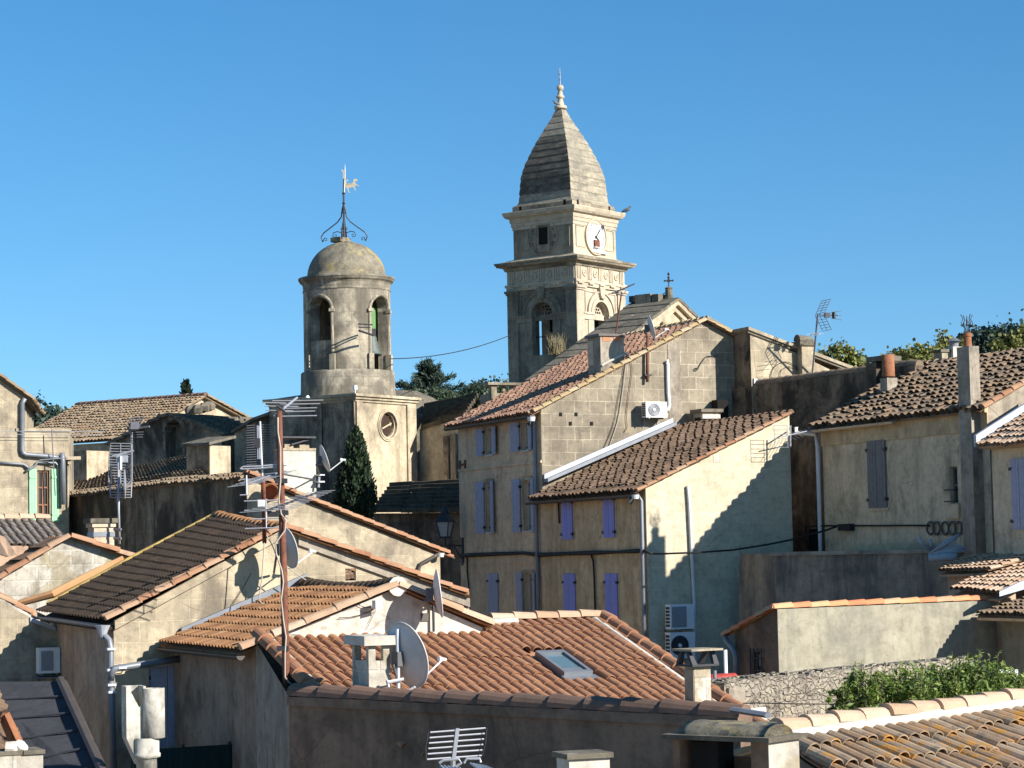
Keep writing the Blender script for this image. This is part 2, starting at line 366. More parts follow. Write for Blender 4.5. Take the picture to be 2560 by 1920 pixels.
M['dry_grass'] = leafmat('dry_grass', (.12, .10, .05), (.2, .165, .085), (.29, .25, .14))
M['leaf_cypress'] = leafmat('cypress_leaf', (.008, .018, .009), (.022, .045, .018), (.05, .08, .03))
M['leaf_pine'] = leafmat('pine_needles', (.008, .02, .014), (.018, .04, .026), (.04, .07, .04))
M['leaf_plane'] = leafmat('plane_tree_leaf', (.06, .075, .015), (.15, .165, .035), (.30, .29, .08))
M['leaf_bush'] = leafmat('bush_leaf', (.06, .10, .02), (.13, .20, .035), (.24, .30, .06))
M['leaf_far'] = leafmat('far_leaf', (.03, .05, .03), (.055, .085, .045), (.09, .12, .06))
M['ground'] = wallmat('dusty_ground', (.38, .31, .22), (.31, .25, .18), 0, var=.3, stain=(.1, .09, .07), st=.5)
M['ochre_plaster'] = wallmat('dull_ochre_plaster', (.38, .28, .2), (.31, .225, .16), 0, var=.25, stain=(.09, .07, .05), st=.7, sthr=.52, ss=.6, streak=.35)

# ------------------------------------------------------------------ mesh building
ORG = {}
class MB:
    def __init__(s): s.v = []; s.f = []; s.tv = []; s.uv = {}
    def add(s, verts, faces, tv=0.5, uvs=None):
        o = len(s.v)
        s.v += [tuple(p) for p in verts]
        for i, f in enumerate(faces):
            if uvs: s.uv[len(s.f)] = uvs[i]
            s.f.append([o + k for k in f]); s.tv.append(tv)
        return s
    def poly(s, pts, tv=.5): return s.add(pts, [list(range(len(pts)))], tv)
    def quad(s, a, b, c, d, tv=.5): return s.add([a, b, c, d], [[0, 1, 2, 3]], tv)
    def box(s, o, x, y, z, tv=.5):
        o, x, y, z = V(o), V(x), V(y), V(z)
        return s.add([o, o + x, o + x + y, o + y, o + z, o + x + z, o + x + y + z, o + y + z],
                     [[0, 3, 2, 1], [4, 5, 6, 7], [0, 1, 5, 4], [1, 2, 6, 5], [2, 3, 7, 6], [3, 0, 4, 7]], tv)
    def cbox(s, c, t, lx, ly, lz, tv=.5):
        """box centred at c: lx along t, ly along the horizontal normal of t, lz up"""
        t = V(t).normalized(); n = V((t.y, -t.x, 0)).normalized()
        return s.box(V(c) - t * lx / 2 - n * ly / 2 - UZ * lz / 2, t * lx, n * ly, UZ * lz, tv)
    def wbox(s, pl, u0, u1, z0, z1, o0, o1, tv=.5):
        """box on a wall plane"""
        return s.box(pl.w(u0, z0, o0), pl.t * (u1 - u0), pl.n * (o1 - o0), UZ * (z1 - z0), tv)
    def prism(s, pts, vec, tv=.5):
        n = len(pts); vec = V(vec)
        fs = [list(range(n))[::-1], [n + i for i in range(n)]] + [[i, (i + 1) % n, n + (i + 1) % n, n + i] for i in range(n)]
        return s.add([V(p) for p in pts] + [V(p) + vec for p in pts], fs, tv)
    def tube(s, path, r, n=8, caps=True, tv=.5, flat=1.0):
        path = [V(p) for p in path]; k = len(path)
        rr = r if isinstance(r, (list, tuple)) else [r] * k
        vs = []; prev = None
        for i in range(k):
            d = (path[min(i + 1, k - 1)] - path[max(i - 1, 0)])
            d = d.normalized() if d.length > 1e-9 else V((0, 0, 1))
            if prev is None:
                x = d.cross(UZ)
                if x.length < .05: x = d.cross(V((1, 0, 0)))
            else: x = prev - d * prev.dot(d)
            x.normalize(); prev = x
            y = d.cross(x)
            for j in range(n):
                a = 2 * math.pi * j / n
                vs.append(path[i] + x * (math.cos(a) * rr[i]) + y * (math.sin(a) * rr[i] * flat))
        fs = [[i * n + j, i * n + (j + 1) % n, (i + 1) * n + (j + 1) % n, (i + 1) * n + j] for i in range(k - 1) for j in range(n)]
        if caps: fs += [list(range(n))[::-1], [(k - 1) * n + j for j in range(n)]]
        return s.add(vs, fs, tv)
    def rod(s, a, b, r, n=6, tv=.5): return s.tube([a, b], r, n, True, tv)
    def lathe(s, c, prof, n=32, a0=0.0, a1=2 * math.pi, axis=None, tv=.5):
        c = V(c); full = abs(a1 - a0 - 2 * math.pi) < 1e-6
        Z = V(axis).normalized() if axis is not None else UZ
        X = Z.cross(UZ) if abs(Z.dot(UZ)) < .99 else V((1, 0, 0)); X.normalize(); Y = Z.cross(X)
        m = n if full else n + 1
        vs = []
        for r_, z_ in prof:
            for j in range(m):
                a = a0 + (a1 - a0) * j / n
                vs.append(c + X * (math.cos(a) * r_) + Y * (math.sin(a) * r_) + Z * z_)
        fs = []; us = []; L = 0
        rm = max(p[0] for p in prof)
        Ls = [0]
        for i in range(1, len(prof)): Ls.append(Ls[-1] + math.hypot(prof[i][0] - prof[i - 1][0], prof[i][1] - prof[i - 1][1]))
        for i in range(len(prof) - 1):
            for j in range(n):
                k = (j + 1) % m
                fs.append([i * m + j, i * m + k, (i + 1) * m + k, (i + 1) * m + j])
                ua, ub = (a1 - a0) * j / n * rm, (a1 - a0) * (j + 1) / n * rm
                us.append([(ua, c.z + Ls[i]), (ub, c.z + Ls[i]), (ub, c.z + Ls[i + 1]), (ua, c.z + Ls[i + 1])])
        return s.add(vs, fs, tv, us)
    def wall(s, pl, outer, holes=(), depth=.22, off=0.0):
        """flat wall polygon with rectangular or polygonal openings and their reveals"""
        hs = []
        for h in holes:
            if len(h) == 4 and not isinstance(h[0], (tuple, list)): h = [(h[0], h[1]), (h[2], h[1]), (h[2], h[3]), (h[0], h[3])]
            hs.append(h)
        loops = [[V((u, z, 0)) for u, z in outer]] + [[V((u, z, 0)) for u, z in h] for h in hs]
        flat = [p for l in loops for p in l]
        tris = tessellate_polygon(loops)
        s.add([pl.w(p.x, p.y, off) for p in flat], [list(t) for t in tris])
        for h in hs:
            k = len(h)
            for i in range(k):
                a, b = h[i], h[(i + 1) % k]
                s.quad(pl.w(*a, off), pl.w(*b, off), pl.w(*b, off - depth), pl.w(*a, off - depth))
        return s
    def build(s, name, mat, parent=None, smooth=False, org=None):
        if not s.f: return None
        o3 = V(org) if org is not None else (ORG[parent.name] if parent is not None else V((0, 0, 0)))
        me = bpy.data.meshes.new(name)
        vv = np.array(s.v, dtype=np.float64)
        me.from_pydata((vv - np.array(o3)).tolist(), [], s.f)
        me.update()
        uvl = me.uv_layers.new(name='UVMap')
        n_l = len(me.loops)
        uv = np.zeros((n_l, 2), dtype=np.float32)
        li = 0
        for fi, p in enumerate(me.polygons):
            k = len(s.f[fi])
            if fi in s.uv:
                for j in range(k): uv[li + j] = s.uv[fi][j]
            else:
                n = p.normal
                t = V((-n.y, n.x, 0))
                if t.length < .05: t = V((1, 0, 0)); b = V((0, 1, 0))
                else:
                    t.normalize()
                    if t.x < -1e-4 or (abs(t.x) <= 1e-4 and t.y < 0): t = -t
                    b = n.cross(t)
                    if b.z < 0: b = -b
                for j in range(k):
                    w = vv[s.f[fi][j]]
                    uv[li + j] = (w[0] * t.x + w[1] * t.y, w[0] * b.x + w[1] * b.y + w[2] * b.z)
            li += k
        uvl.data.foreach_set('uv', uv.ravel())
        at = me.attributes.new('tv', 'FLOAT', 'FACE')
        at.data.foreach_set('value', np.array(s.tv, dtype=np.float32))
        if smooth: me.polygons.foreach_set('use_smooth', [True] * len(me.polygons))
        me.materials.append(mat)
        ob = bpy.data.objects.new(name, me)
        COL.objects.link(ob)
        if parent is not None: ob.parent = parent
        else: ob.location = o3
        ORG[ob.name] = o3
        return ob

def thing(name, label, cat, loc, group=None):
    o = bpy.data.objects.new(name, None)
    o.empty_display_size = .3
    COL.objects.link(o)
    o.location = loc
    o['label'] = label; o['category'] = cat
    if group: o['group'] = group
    ORG[o.name] = V(loc)
    return o
def tag(o, label, cat, group=None):
    o['label'] = label; o['category'] = cat
    if group: o['group'] = group
    return o
def struct(o):
    o['kind'] = 'structure'
    return o

# ------------------------------------------------------------------ tiles
def wob(u, v, s): return NZ.noise(V((u * .55, v * .55, s * 3.1))) + .5 * NZ.noise(V((u * 2.3, v * 2.3, s * 1.7)))
def tiles(mb, A, B, C, D, pitch=.21, row=.36, r=None, lift=.03, jit=.012, clip=None, kind='barrel', seed=1, under=None, stagger=0.0):
    """A near eave, B far eave, C far ridge, D near ridge; real barrel tiles laid in courses"""
    A, B, C, D = V(A), V(B), V(C), V(D)
    g = random.Random(seed)
    nrm = (B - A).cross(D - A)
    if nrm.length < 1e-6: nrm = (B - A).cross(C - A)
    nrm.normalize()
    if nrm.z < 0: nrm = -nrm
    le = ((B - A).length + (C - D).length) / 2
    ls = ((D - A).length + (C - B).length) / 2
    nc, nr = max(2, round(le / pitch)), max(2, round(ls / row))
    pw = le / nc
    r = r or pw * .40
    def S(u, v): 
        e = A + (B - A) * u; f = D + (C - D) * u
        return e + (f - e) * v
    if kind == 'wave':
        K = 6
        for j in range(nr):
            v0, v1 = j / nr, min(1.0, (j + 1) / nr + .02)
            top = []; bot = []
            for i in range(nc * K + 1):
                u = i / (nc * K)
                h = (math.sin(2 * math.pi * i / K) * .5 + .5) * r
                wz = nrm * wob(u * le, v0 * ls, seed) * .02; top.append(S(u, v1) + nrm * (h - .004) + wz); bot.append(S(u, v0) + nrm * (h + lift) + wz)
            vs = bot + top; n = len(bot)
            for i in range(nc):
                t = g.random()
                c = S((i + .5) / nc, (v0 + v1) / 2)
                if clip and not clip(c): continue
                a = i * K
                vv = vs[a:a + K + 1] + vs[n + a:n + a + K + 1]
                mb.add(vv, [[k, k + 1, K + 2 + k, K + 1 + k] for k in range(K)], t)
        return mb
    ex = (B - A).normalized()
    for i in range(nc + 1):
        for j in range(nr):
            # cover tile in column i, pan between the columns
            v0, v1 = j / nr, min(1.0, (j + 1.22) / nr)
            if stagger and i % 2: v0, v1 = v0 + stagger / nr, min(1.0, v1 + stagger / nr)
            if j == 0: v0 = -.02
            for cover in (True, False):
                u = (i + .5) / nc if cover else i / nc
                if cover and i == nc: continue
                c = S(min(u, 1), (v0 + v1) / 2)
                if clip and not clip(c): continue
                t = min(1, max(0, g.random() * .75 + .125 + .3 * wob(u * le * 1.3, (v0 + v1) * .5 * ls * 1.3, seed + 9)))
                wz = nrm * (wob(u * le, (v0 + v1) * .5 * ls, seed) * min(.035, pw * .12)); wv_ = wob(u * le * 3, 0, seed + 4) * .10 / ls
                du = g.uniform(-jit, jit); dv_ = g.uniform(-jit, jit) / ls * 1.8 + wv_
                vs = []
                if cover:
                    n = 7
                    for (vv, rr, hh, dd) in ((v0 + dv_, r * 1.1, lift + g.uniform(0, jit), du), (v1, r * .9, 0.0, du * .4)):
                        o = S(u, vv)
                        for k in range(n + 1):
                            a = math.pi * k / n
                            vs.append(o + wz + ex * (rr * math.cos(a) + dd) + nrm * (rr * math.sin(a) * .95 + hh - .01))
                else:
                    n = 4; r2 = pw * .5 - r * .75
                    for (vv, hh) in ((v0 + dv_, lift * .3), (v1, 0.0)):
                        o = S(u, vv)
                        for k in range(n + 1):
                            a = math.pi * k / n
                            vs.append(o + ex * (r2 * 1.25 * math.cos(a)) - nrm * (r2 * .7 * math.sin(a) - hh) + wz)
                mb.add(vs, [[k, k + 1, n + 2 + k, n + 1 + k] for k in range(n)], t)
                if cover:
                    # thickness lip at the lower end
                    vi = [p - nrm * .018 for p in vs[:n + 1]]
                    mb.add(vs[:n + 1] + vi, [[k, k + 1, n + 2 + k, n + 1 + k] for k in range(n)], t)
    return mb
def ridge(mb, p0, p1, r=.1, row=.4, lift=.025, up=None, seed=1, sag=0.0, jit=.012):
    """row of half round tiles from p0 to p1 (each lower end over the next)"""
    p0, p1 = V(p0), V(p1)
    g = random.Random(seed)
    d = p1 - p0; L = d.length; d.normalize()
    up = V(up) if up is not None else UZ
    x = d.cross(up).normalized(); y = x.cross(d).normalized()
    n = max(1, round(L / row)); k = 8
    for i in range(n):
        t = g.random()
        a = p0 + d * (L * i / n); b = p0 + d * min(L, L * (i + 1.12) / n)
        sg = lambda s_: -sag * math.sin(math.pi * min(1, s_ / n))
        dx, dz = g.uniform(-jit, jit), g.uniform(-jit, jit) * .6
        vs = []
        for (o, rr, hh) in ((a + y * sg(i), r * 1.08, lift + dz), (b + y * sg(i + 1), r * .92, 0)):
            for q_ in range(k + 1):
                th = math.pi * q_ / k
                vs.append(o + x * (rr * math.cos(th) + dx) + y * (rr * math.sin(th) + hh))
        mb.add(vs, [[q_, q_ + 1, k + 2 + q_, k + 1 + q_] for q_ in range(k)], t)
        mb.add([a + y * sg(i)] + vs[:k + 1], [[0, q_ + 1, q_ + 2] for q_ in range(k)], t * .3)
    mb.add([V(p1) - UZ * .02] + [V(p1) + x * (r * .92 * math.cos(math.pi * q_ / k)) + y * (r * .92 * math.sin(math.pi * q_ / k)) for q_ in range(k + 1)], [[0, q_ + 2, q_ + 1] for q_ in range(k)], .4)
    return mb
def gutter(mb, a, b, r=.07):
    a, b = V(a), V(b)
    d = (b - a).normalized(); x = d.cross(UZ).normalized(); n = 8
    vs = []
    for o in (a, b):
        for k in range(n + 1):
            t = math.pi + math.pi * k / n
            vs.append(o + x * r * math.cos(t) + UZ * r * math.sin(t))
    mb.add(vs, [[k, k + 1, n + 2 + k, n + 1 + k] for k in range(n)])
    for o in (0, n + 1): mb.add(vs[o:o + n + 1], [list(range(n + 1))])
    return mb

# ------------------------------------------------------------------ houses
def solid(mb, G, outer, vec, holesG=(), holesF=None, F=None):
    """prism whose front polygon (u,z on plane G) may have openings; vec = depth vector; returns nothing"""
    mb.wall(G, outer, holesG)
    n = len(outer); pts = [G.w(u, z) for u, z in outer]; vec = V(vec)
    mb.poly([p + vec for p in pts][::-1])
    return pts
def win_pane(parent, pl, h, mat_pane, frame=None, depth=.2, bars=(1, 0), fw=.05, name='window'):
    """window in an opening: frame (part) with its pane as a sub-part"""
    u0, z0, u1, z1 = h
    fr = MB(); o0, o1 = -depth - .02, -depth + .04
    for (a, b, c, d) in ((u0, u0 + fw, z0, z1), (u1 - fw, u1, z0, z1), (u0 + fw, u1 - fw, z0, z0 + fw), (u0 + fw, u1 - fw, z1 - fw, z1)):
        fr.wbox(pl, a, b, c, d, o0, o1)
    for i in range(bars[0]):
        uc = u0 + (u1 - u0) * (i + 1) / (bars[0] + 1); fr.wbox(pl, uc - fw * .5, uc + fw * .5, z0 + fw, z1 - fw, o0, o1 - .006)
    for i in range(bars[1]):
        zc = z0 + (z1 - z0) * (i + 1) / (bars[1] + 1); fr.wbox(pl, u0 + fw, u1 - fw, zc - fw * .4, zc + fw * .4, o0, o1 - .012)
    f = fr.build(name, frame or M['frame_pale'], parent)
    MB().wbox(pl, u0 + .01, u1 - .01, z0 + .01, z1 - .01, -depth - .05, -depth - .025).build('pane', mat_pane, f)
    return f
def leaf_shutter(parent, pl, u0, u1, z0, z1, mat, off=.03, th=.04, hinge=None, planks=4, ang=0.0, slats=False):
    """one shutter leaf of boards with battens; hinge straps as a sub-part. ang swings it out around u0 (+) or u1 (-)"""
    mb = MB(); w = u1 - u0
    ca, sa = math.cos(R(abs(ang))), math.sin(R(abs(ang)))
    def pt(u, z, o):
        if ang >= 0: du = u - u0; return pl.w(u0 + du * ca - o * sa * 0, z, off + du * sa + o)
        du = u1 - u; return pl.w(u1 - du * ca, z, off + du * sa + o)
    def bx(a, b, c, d, o0, o1):
        ps = [pt(a, c, o0), pt(b, c, o0), pt(b, c, o1), pt(a, c, o1), pt(a, d, o0), pt(b, d, o0), pt(b, d, o1), pt(a, d, o1)]
        mb.add(ps, [[0, 3, 2, 1], [4, 5, 6, 7], [0, 1, 5, 4], [1, 2, 6, 5], [2, 3, 7, 6], [3, 0, 4, 7]])
    for i in range(planks):
        a = u0 + w * i / planks; bx(a + .004, a + w / planks - .004, z0, z1, 0, th + (.003 if i % 2 else 0))
    for f in (.14, .84):
        zc = z0 + (z1 - z0) * f; bx(u0 + .01, u1 - .01, zc - .04, zc + .04, th + .004, th + .022)
    if slats:
        k = int((z1 - z0) / .09)
        for i in range(k):
            zc = z0 + .1 + (z1 - z0 - .2) * i / k; bx(u0 + .05, u1 - .05, zc, zc + .05, th + .004, th + .012)
    o = mb.build('shutter', mat, parent)
    if hinge is not None:
        hb = MB(); ue = u0 if hinge < 0 else u1
        for f in (.12, .86):
            zc = z0 + (z1 - z0) * f
            hb.wbox(pl, ue - .06, ue + .06, zc - .045, zc + .045, off - .02, off + th + .03)
        hb.build('hinge', M['iron'], o)
    return o
def shutters_closed(parent, pl, h, mat, off=.02, **k):
    u0, z0, u1, z1 = h; um = (u0 + u1) / 2
    leaf_shutter(parent, pl, u0, um - .008, z0, z1, mat, off, hinge=-1, planks=3, **k)
    leaf_shutter(parent, pl, um + .008, u1, z0, z1, mat, off, hinge=1, planks=3, **k)
def surround(parent, pl, h, mat, w=.11, o=.028):
    for a in ((h[0] - w, h[0] - .004, h[1], h[3]), (h[2] + .004, h[2] + w, h[1], h[3]), (h[0] - w, h[2] + w, h[3] + .004, h[3] + w * 1.2)): MB().wbox(pl, *a, .002, o).build('surround', mat, parent)
def sill(parent, pl, h, mat, dz=.06):
    return MB().wbox(pl, h[0] - .08, h[2] + .08, h[1] - dz, h[1], -.05, .05).build('sill', mat, parent)

# ------------------------------------------------------------------ small things
def text_mesh(mb, s, size, org, xd, yd, depth=.01):
    cu = bpy.data.curves.new('numeral', 'FONT')
    cu.body = s; cu.size = size; cu.align_x = 'CENTER'; cu.align_y = 'CENTER'; cu.resolution_u = 2
    ob = bpy.data.objects.new('numeral', cu)
    COL.objects.link(ob)
    dg = bpy.context.evaluated_depsgraph_get(); dg.update()
    me = bpy.data.meshes.new_from_object(ob.evaluated_get(dg))
    vs = [V(org) + V(xd) * v.co.x + V(yd) * v.co.y for v in me.vertices]
    fs = [list(p.vertices) for p in me.polygons]
    if fs: mb.add(vs, fs)
    bpy.data.objects.remove(ob); bpy.data.meshes.remove(me); bpy.data.curves.remove(cu)
def ac_unit(label, pl, p0, p1, depth=.33, gap=.18, fanmat='ac_grey', side=-1, group=None, grille='round', body='ac_white'):
    """split air conditioner on wall brackets; p0,p1 = photo corners of its front face"""
    fp = pl.sh(depth + gap)
    u0, z0, u1, z1 = fp.rect(p0, p1)
    w, h = u1 - u0, z1 - z0
    root = thing('air_conditioner', label, 'air conditioner', pl.w((u0 + u1) / 2, z0, gap), group)
    b = MB().wbox(pl, u0, u1, z0, z1, gap, gap + depth)
    b.build('casing', M[body], root)
    f = MB(); cx = u0 + w * .38; cz = z0 + h * .5; rr = min(h * .43, w * .36)
    if grille == 'round':
        ring = [(rr, 0), (rr, .018), (rr * .93, .022)]
        f.lathe(pl.w(cx, cz, gap + depth), ring, 28, axis=pl.n)
        for i in range(1, 7): f.lathe(pl.w(cx, cz, gap + depth + .004), [(rr * i / 7, 0), (rr * i / 7, .012), (rr * i / 7 - .012, .012), (rr * i / 7 - .012, 0)], 24, axis=pl.n)
        for i in range(12):
            a = 2 * math.pi * i / 12
            f.rod(pl.w(cx + rr * .12 * math.cos(a), cz + rr * .12 * math.sin(a), gap + depth + .012), pl.w(cx + rr * math.cos(a), cz + rr * math.sin(a), gap + depth + .012), .006, 4)
        f.lathe(pl.w(cx, cz, gap + depth + .001), [(rr * .97, 0), (0.001, 0)], 28, axis=pl.n)
    else:
        f.wbox(pl, u0 + .05, u0 + w * .68, z0 + .06, z1 - .07, gap + depth, gap + depth + .008)
        for i in range(14):
            zc = z0 + .08 + (h - .17) * i / 14
            f.wbox(pl, u0 + .05, u0 + w * .68, zc, zc + .014, gap + depth + .009, gap + depth + .022)
    f.build('fan_grille', M[fanmat], root)
    if grille == 'round':
        MB().lathe(pl.w(cx, cz, gap + depth + .018), [(0.001, .02), (rr * .2, .018), (rr * .22, 0)], 16, axis=pl.n).build('hub', M['ac_white'], root)
    s = MB()
    us = u0 if side < 0 else u1
    for i in range(6):
        for j in range(3):
            zc = z0 + h * (.1 + .14 * i); oc = gap + .04 + (depth - .08) * j / 3
            s.box(pl.w(us - .006, zc, oc), pl.t * .012, pl.n * (depth * .24), UZ * h * .1)
    s.build('side_louvre', M['ac_dark'], root)
    br = MB()
    for f_ in (.15, .85):
        u = u0 + w * f_
        br.wbox(pl, u - .02, u + .02, z0 - .05, z0, .003, gap + depth)
        br.wbox(pl, u - .02, u + .02, z0 - .35, z0 - .05, .003, .03)
    br.build('bracket', M['alu_dark'], root)
    return root
def dish(label, c, az, el, diam, mount, feed=True, wall_n=None, group='satellite dishes on the roofs and walls', mat='dish', feed_side=1):
    """offset dish: c = centre of the reflector, axis az/el, mount = point it is fixed to"""
    c = V(c); ax = (dv(az) * math.cos(R(el)) + UZ * math.sin(R(el))).normalized()
    root = thing('satellite_dish', label, 'satellite dish', mount, group)
    x = ax.cross(UZ).normalized(); y = x.cross(ax).normalized(); r0 = diam / 2
    mb = MB(); n = 40; k = 8; vs = []
    for side in (0, 1):
        for i in range(k + 1):
            rr = r0 * i / k; dz = .22 * rr * rr / r0 - .22 * r0 - side * .012
            for j in range(n):
                a = 2 * math.pi * j / n
                vs.append(c + x * rr * math.cos(a) * .93 + y * rr * math.sin(a) + ax * dz)
    fs = []; half = (k + 1) * n
    for s_ in (0, 1):
        for i in range(k):
            for j in range(n):
                fs.append([s_ * half + i * n + j, s_ * half + i * n + (j + 1) % n, s_ * half + (i + 1) * n + (j + 1) % n, s_ * half + (i + 1) * n + j])
    for j in range(n): fs.append([k * n + j, k * n + (j + 1) % n, half + k * n + (j + 1) % n, half + k * n + j])
    mb.add(vs, fs)
    rf = mb.build('reflector', M[mat], root, True)
    MB().tube([c + x * r0 * .93 * math.cos(a) + y * r0 * math.sin(a) for a in [2 * math.pi * j / 40 for j in range(41)]], .009 + .004 * diam, 6, False).build('rim', M[mat], rf, True)
    bk = c - ax * (.22 * r0 + .03)
    b = MB(); b.cbox(bk - ax * .06, x, .18, .14, .26)
    b.tube([bk - ax * .08, bk - ax * .16 - UZ * .1, V(mount)], .026, 8)
    b.build('bracket', M['dish_dark'], root)
    if feed:
        low = c - y * r0 * .98
        fp = c + ax * diam * .62 - y * r0 * .52
        f = MB().rod(low - ax * .05, fp, .016, 6)
        f.build('feed_arm', M['pvc'], root)
        d2 = (c - fp).normalized()
        MB().lathe(fp, [(0.001, -.06), (.03, -.06), (.03, .04), (.045, .07), (.045, .1), (.001, .1)], 12, axis=d2).build('feed_horn', M['ac_white'], root)
    return root
def rods(mb, p0, p1, rd, l0, l1, n, r=.008):
    p0, p1, rd = V(p0), V(p1), V(rd).normalized()
    for i in range(n):
        f = i / max(1, n - 1)
        o = p0 + (p1 - p0) * f; L = (l0 + (l1 - l0) * f) / 2
        mb.rod(o - rd * L, o + rd * L, r, 5)
def foliage(mb, blobs, n, size, seed, up=.3, stretch=1.0, shell=.55):
    """leaf-sized faces through a cloud of ellipsoids: blobs = (centre, (rx,ry,rz)); clumped, gappy"""
    g = random.Random(seed)
    vol = [b[1][0] * b[1][1] * b[1][2] for b in blobs]; tot = sum(vol)
    for (c, rad), v in zip(blobs, vol):
        c = V(c); k = max(8, int(n * v / tot))
        ncl = max(4, k // 26)
        cl = []
        for _ in range(ncl):
            d = V((g.gauss(0, 1), g.gauss(0, 1), g.gauss(0, 1))).normalized() * (shell + (1.06 - shell) * g.random() ** .6)
            cl.append((d, g.uniform(.12, .34), g.random()))
        for _ in range(k):
            d, sp, sh = g.choice(cl)
            o = d + V((g.gauss(0, sp), g.gauss(0, sp), g.gauss(0, sp))) * .62
            p = c + V((o.x * rad[0], o.y * rad[1], o.z * rad[2]))
            s_ = size * g.uniform(.55, 1.35)
            nx = V((g.gauss(0, 1), g.gauss(0, 1), g.gauss(0, 1) + up)).normalized()
            a = nx.orthogonal().normalized(); b = nx.cross(a)
            th = g.uniform(0, 6.28); a, b = a * math.cos(th) + b * math.sin(th), b * math.cos(th) - a * math.sin(th)
            b = b * stretch
            mb.add([p - a * s_ * .5, p - b * s_ * .5 + a * s_ * .05, p + a * s_ * .5, p + b * s_ * .55], [[0, 1, 2, 3]], min(1, max(0, sh * .6 + g.random() * .4)))
    return mb
def arc_pts(cu, cz, r, a0, a1, n):
    return [(cu + r * math.cos(a0 + (a1 - a0) * i / n), cz + r * math.sin(a0 + (a1 - a0) * i / n)) for i in range(n + 1)]
def sagline(a, b, sag, n=14):
    a, b = V(a), V(b)
    return [a + (b - a) * (i / n) - UZ * sag * 4 * (i / n) * (1 - i / n) for i in range(n + 1)]

# ------------------------------------------------------------------ ground
g_ = MB(); g_.quad((-3000, -800, 0), (3000, -800, 0), (3000, 5000, 0), (-3000, 5000, 0))
struct(g_.build('ground', M['ground']))
GZ = -.3            # walls go a little into the ground
AZA, AZB = -24.0, 66.0
A_, B_ = dv(AZA), dv(AZB)

def slab_under(mb, A, B, C, D, th=.06, drop=.035):
    n = (V(B) - V(A)).cross(V(D) - V(A)).normalized()
    if n.z < 0: n = -n
    i_ = (V(B) - V(A)).normalized() * .17; A, D = V(A) + i_, V(D) + i_
    drop += abs((V(C) - V(A)).dot(n)) * .6
    mb.prism([V(p) - n * drop for p in (A, B, C, D)], -n * th, .1)
def roof_part(root, A, B, C, D, mat, pitch=.21, row=.36, kind='barrel', seed=1, name='roof', clip=None, **k):
    mb = MB()
    tiles(mb, A, B, C, D, pitch, row, kind=kind, seed=seed, clip=clip, **k)
    if clip is None: slab_under(mb, A, B, C, D)
    return mb.build(name, M[mat], root)
def house(name, label, cat, C, La, ua, za, ur=None, zr=None, gm='block', fm='facade_grey', hF=(), hG=(), az=AZA, eo=.35, ro=.12,
          roofL=None, roofR=None, rakes='t_rake', depthF=.2, group=None, rake_row=.4, rr=.11, back=True):
    """gabled house: C = top of the corner between the gable (facing us) and the left front; ridge runs back along az"""
    C = V(C); a, b = dv(az), dv(az + 90)
    root = thing(name, label, cat, (C.x, C.y, 0), group)
    G, F = Pl(C, az + 90), Pl(C, az)
    ze = C.z
    if ur is None: ur, zr = ua, za
    outer = [(0, GZ), (ur, GZ), (ur, zr), (ua, za), (0, ze)] if ur > ua else [(0, GZ), (ua, GZ), (ua, za), (0, ze)]
    g = MB(); g.wall(G, outer, hG, .2)
    pts = [G.w(u, z) for u, z in outer]
    if back: g.poly([p + a * La for p in pts][::-1])
    g.quad(pts[1], pts[2], pts[2] + a * La, pts[1] + a * La)
    gw = g.build('gable_wall', M[gm], root)
    f = MB(); f.wall(F, [(0, GZ), (La, GZ), (La, ze), (0, ze)], hF, depthF)
    fw = f.build('front_wall', M[fm], root)
    s = (za - ze) / ua
    r = dict(root=root, G=G, F=F, a=a, b=b, C=C)
    up = UZ * .03
    A = C - b * eo - a * ro - UZ * eo * s + up
    D = G.w(ua, za) - a * ro + up
    B, Cc = A + a * (La + 2 * ro), D + a * (La + 2 * ro)
    r['roofpts'] = (A, B, Cc, D)
    if roofL: r['roof'] = roof_part(root, A, B, Cc, D, **roofL)
    if ur > ua and (roofR or roofL):
        s2 = (zr - za) / (ur - ua)
        E = G.w(ur, zr) + b * .2 + UZ * .2 * s2 - a * ro + up
        k = dict(roofR or roofL); k['seed'] = k.get('seed', 1) + 50
        roof_part(root, E, E + a * (La + 2 * ro), Cc, D, **k)
        r['E'] = E
        if rakes: ridge(MB_ := MB(), E - a * .02, D - a * .02, rr, rake_row, seed=5); MB_.build('edge_tiles', M[rakes], root)
    if rakes:
        mb = MB(); ridge(mb, A - a * .02, D - a * .02, rr, rake_row, seed=3); mb.build('edge_tiles', M[rakes], root)
    return r
def add_gutter(r, mat='zinc_dark', rad=.075, e0=0.0, e1=0.0, drop=.09):
    A, B = r['roofpts'][0], r['roofpts'][1]
    d = (B - A).normalized()
    p, p2 = A - d * e0 - r['b'] * .03 - UZ * drop, B + d * e1 - r['b'] * .03 - UZ * drop
    gutter(mb := MB(), p, p2, rad)
    return mb.build('gutter', M[mat], r['root']), p, p2
def pipe(root, pts, r, mat, name='downpipe', clamps=()):
    mb = MB().tube(pts, r, 10)
    o = mb.build(name, M[mat], root, True)
    return o

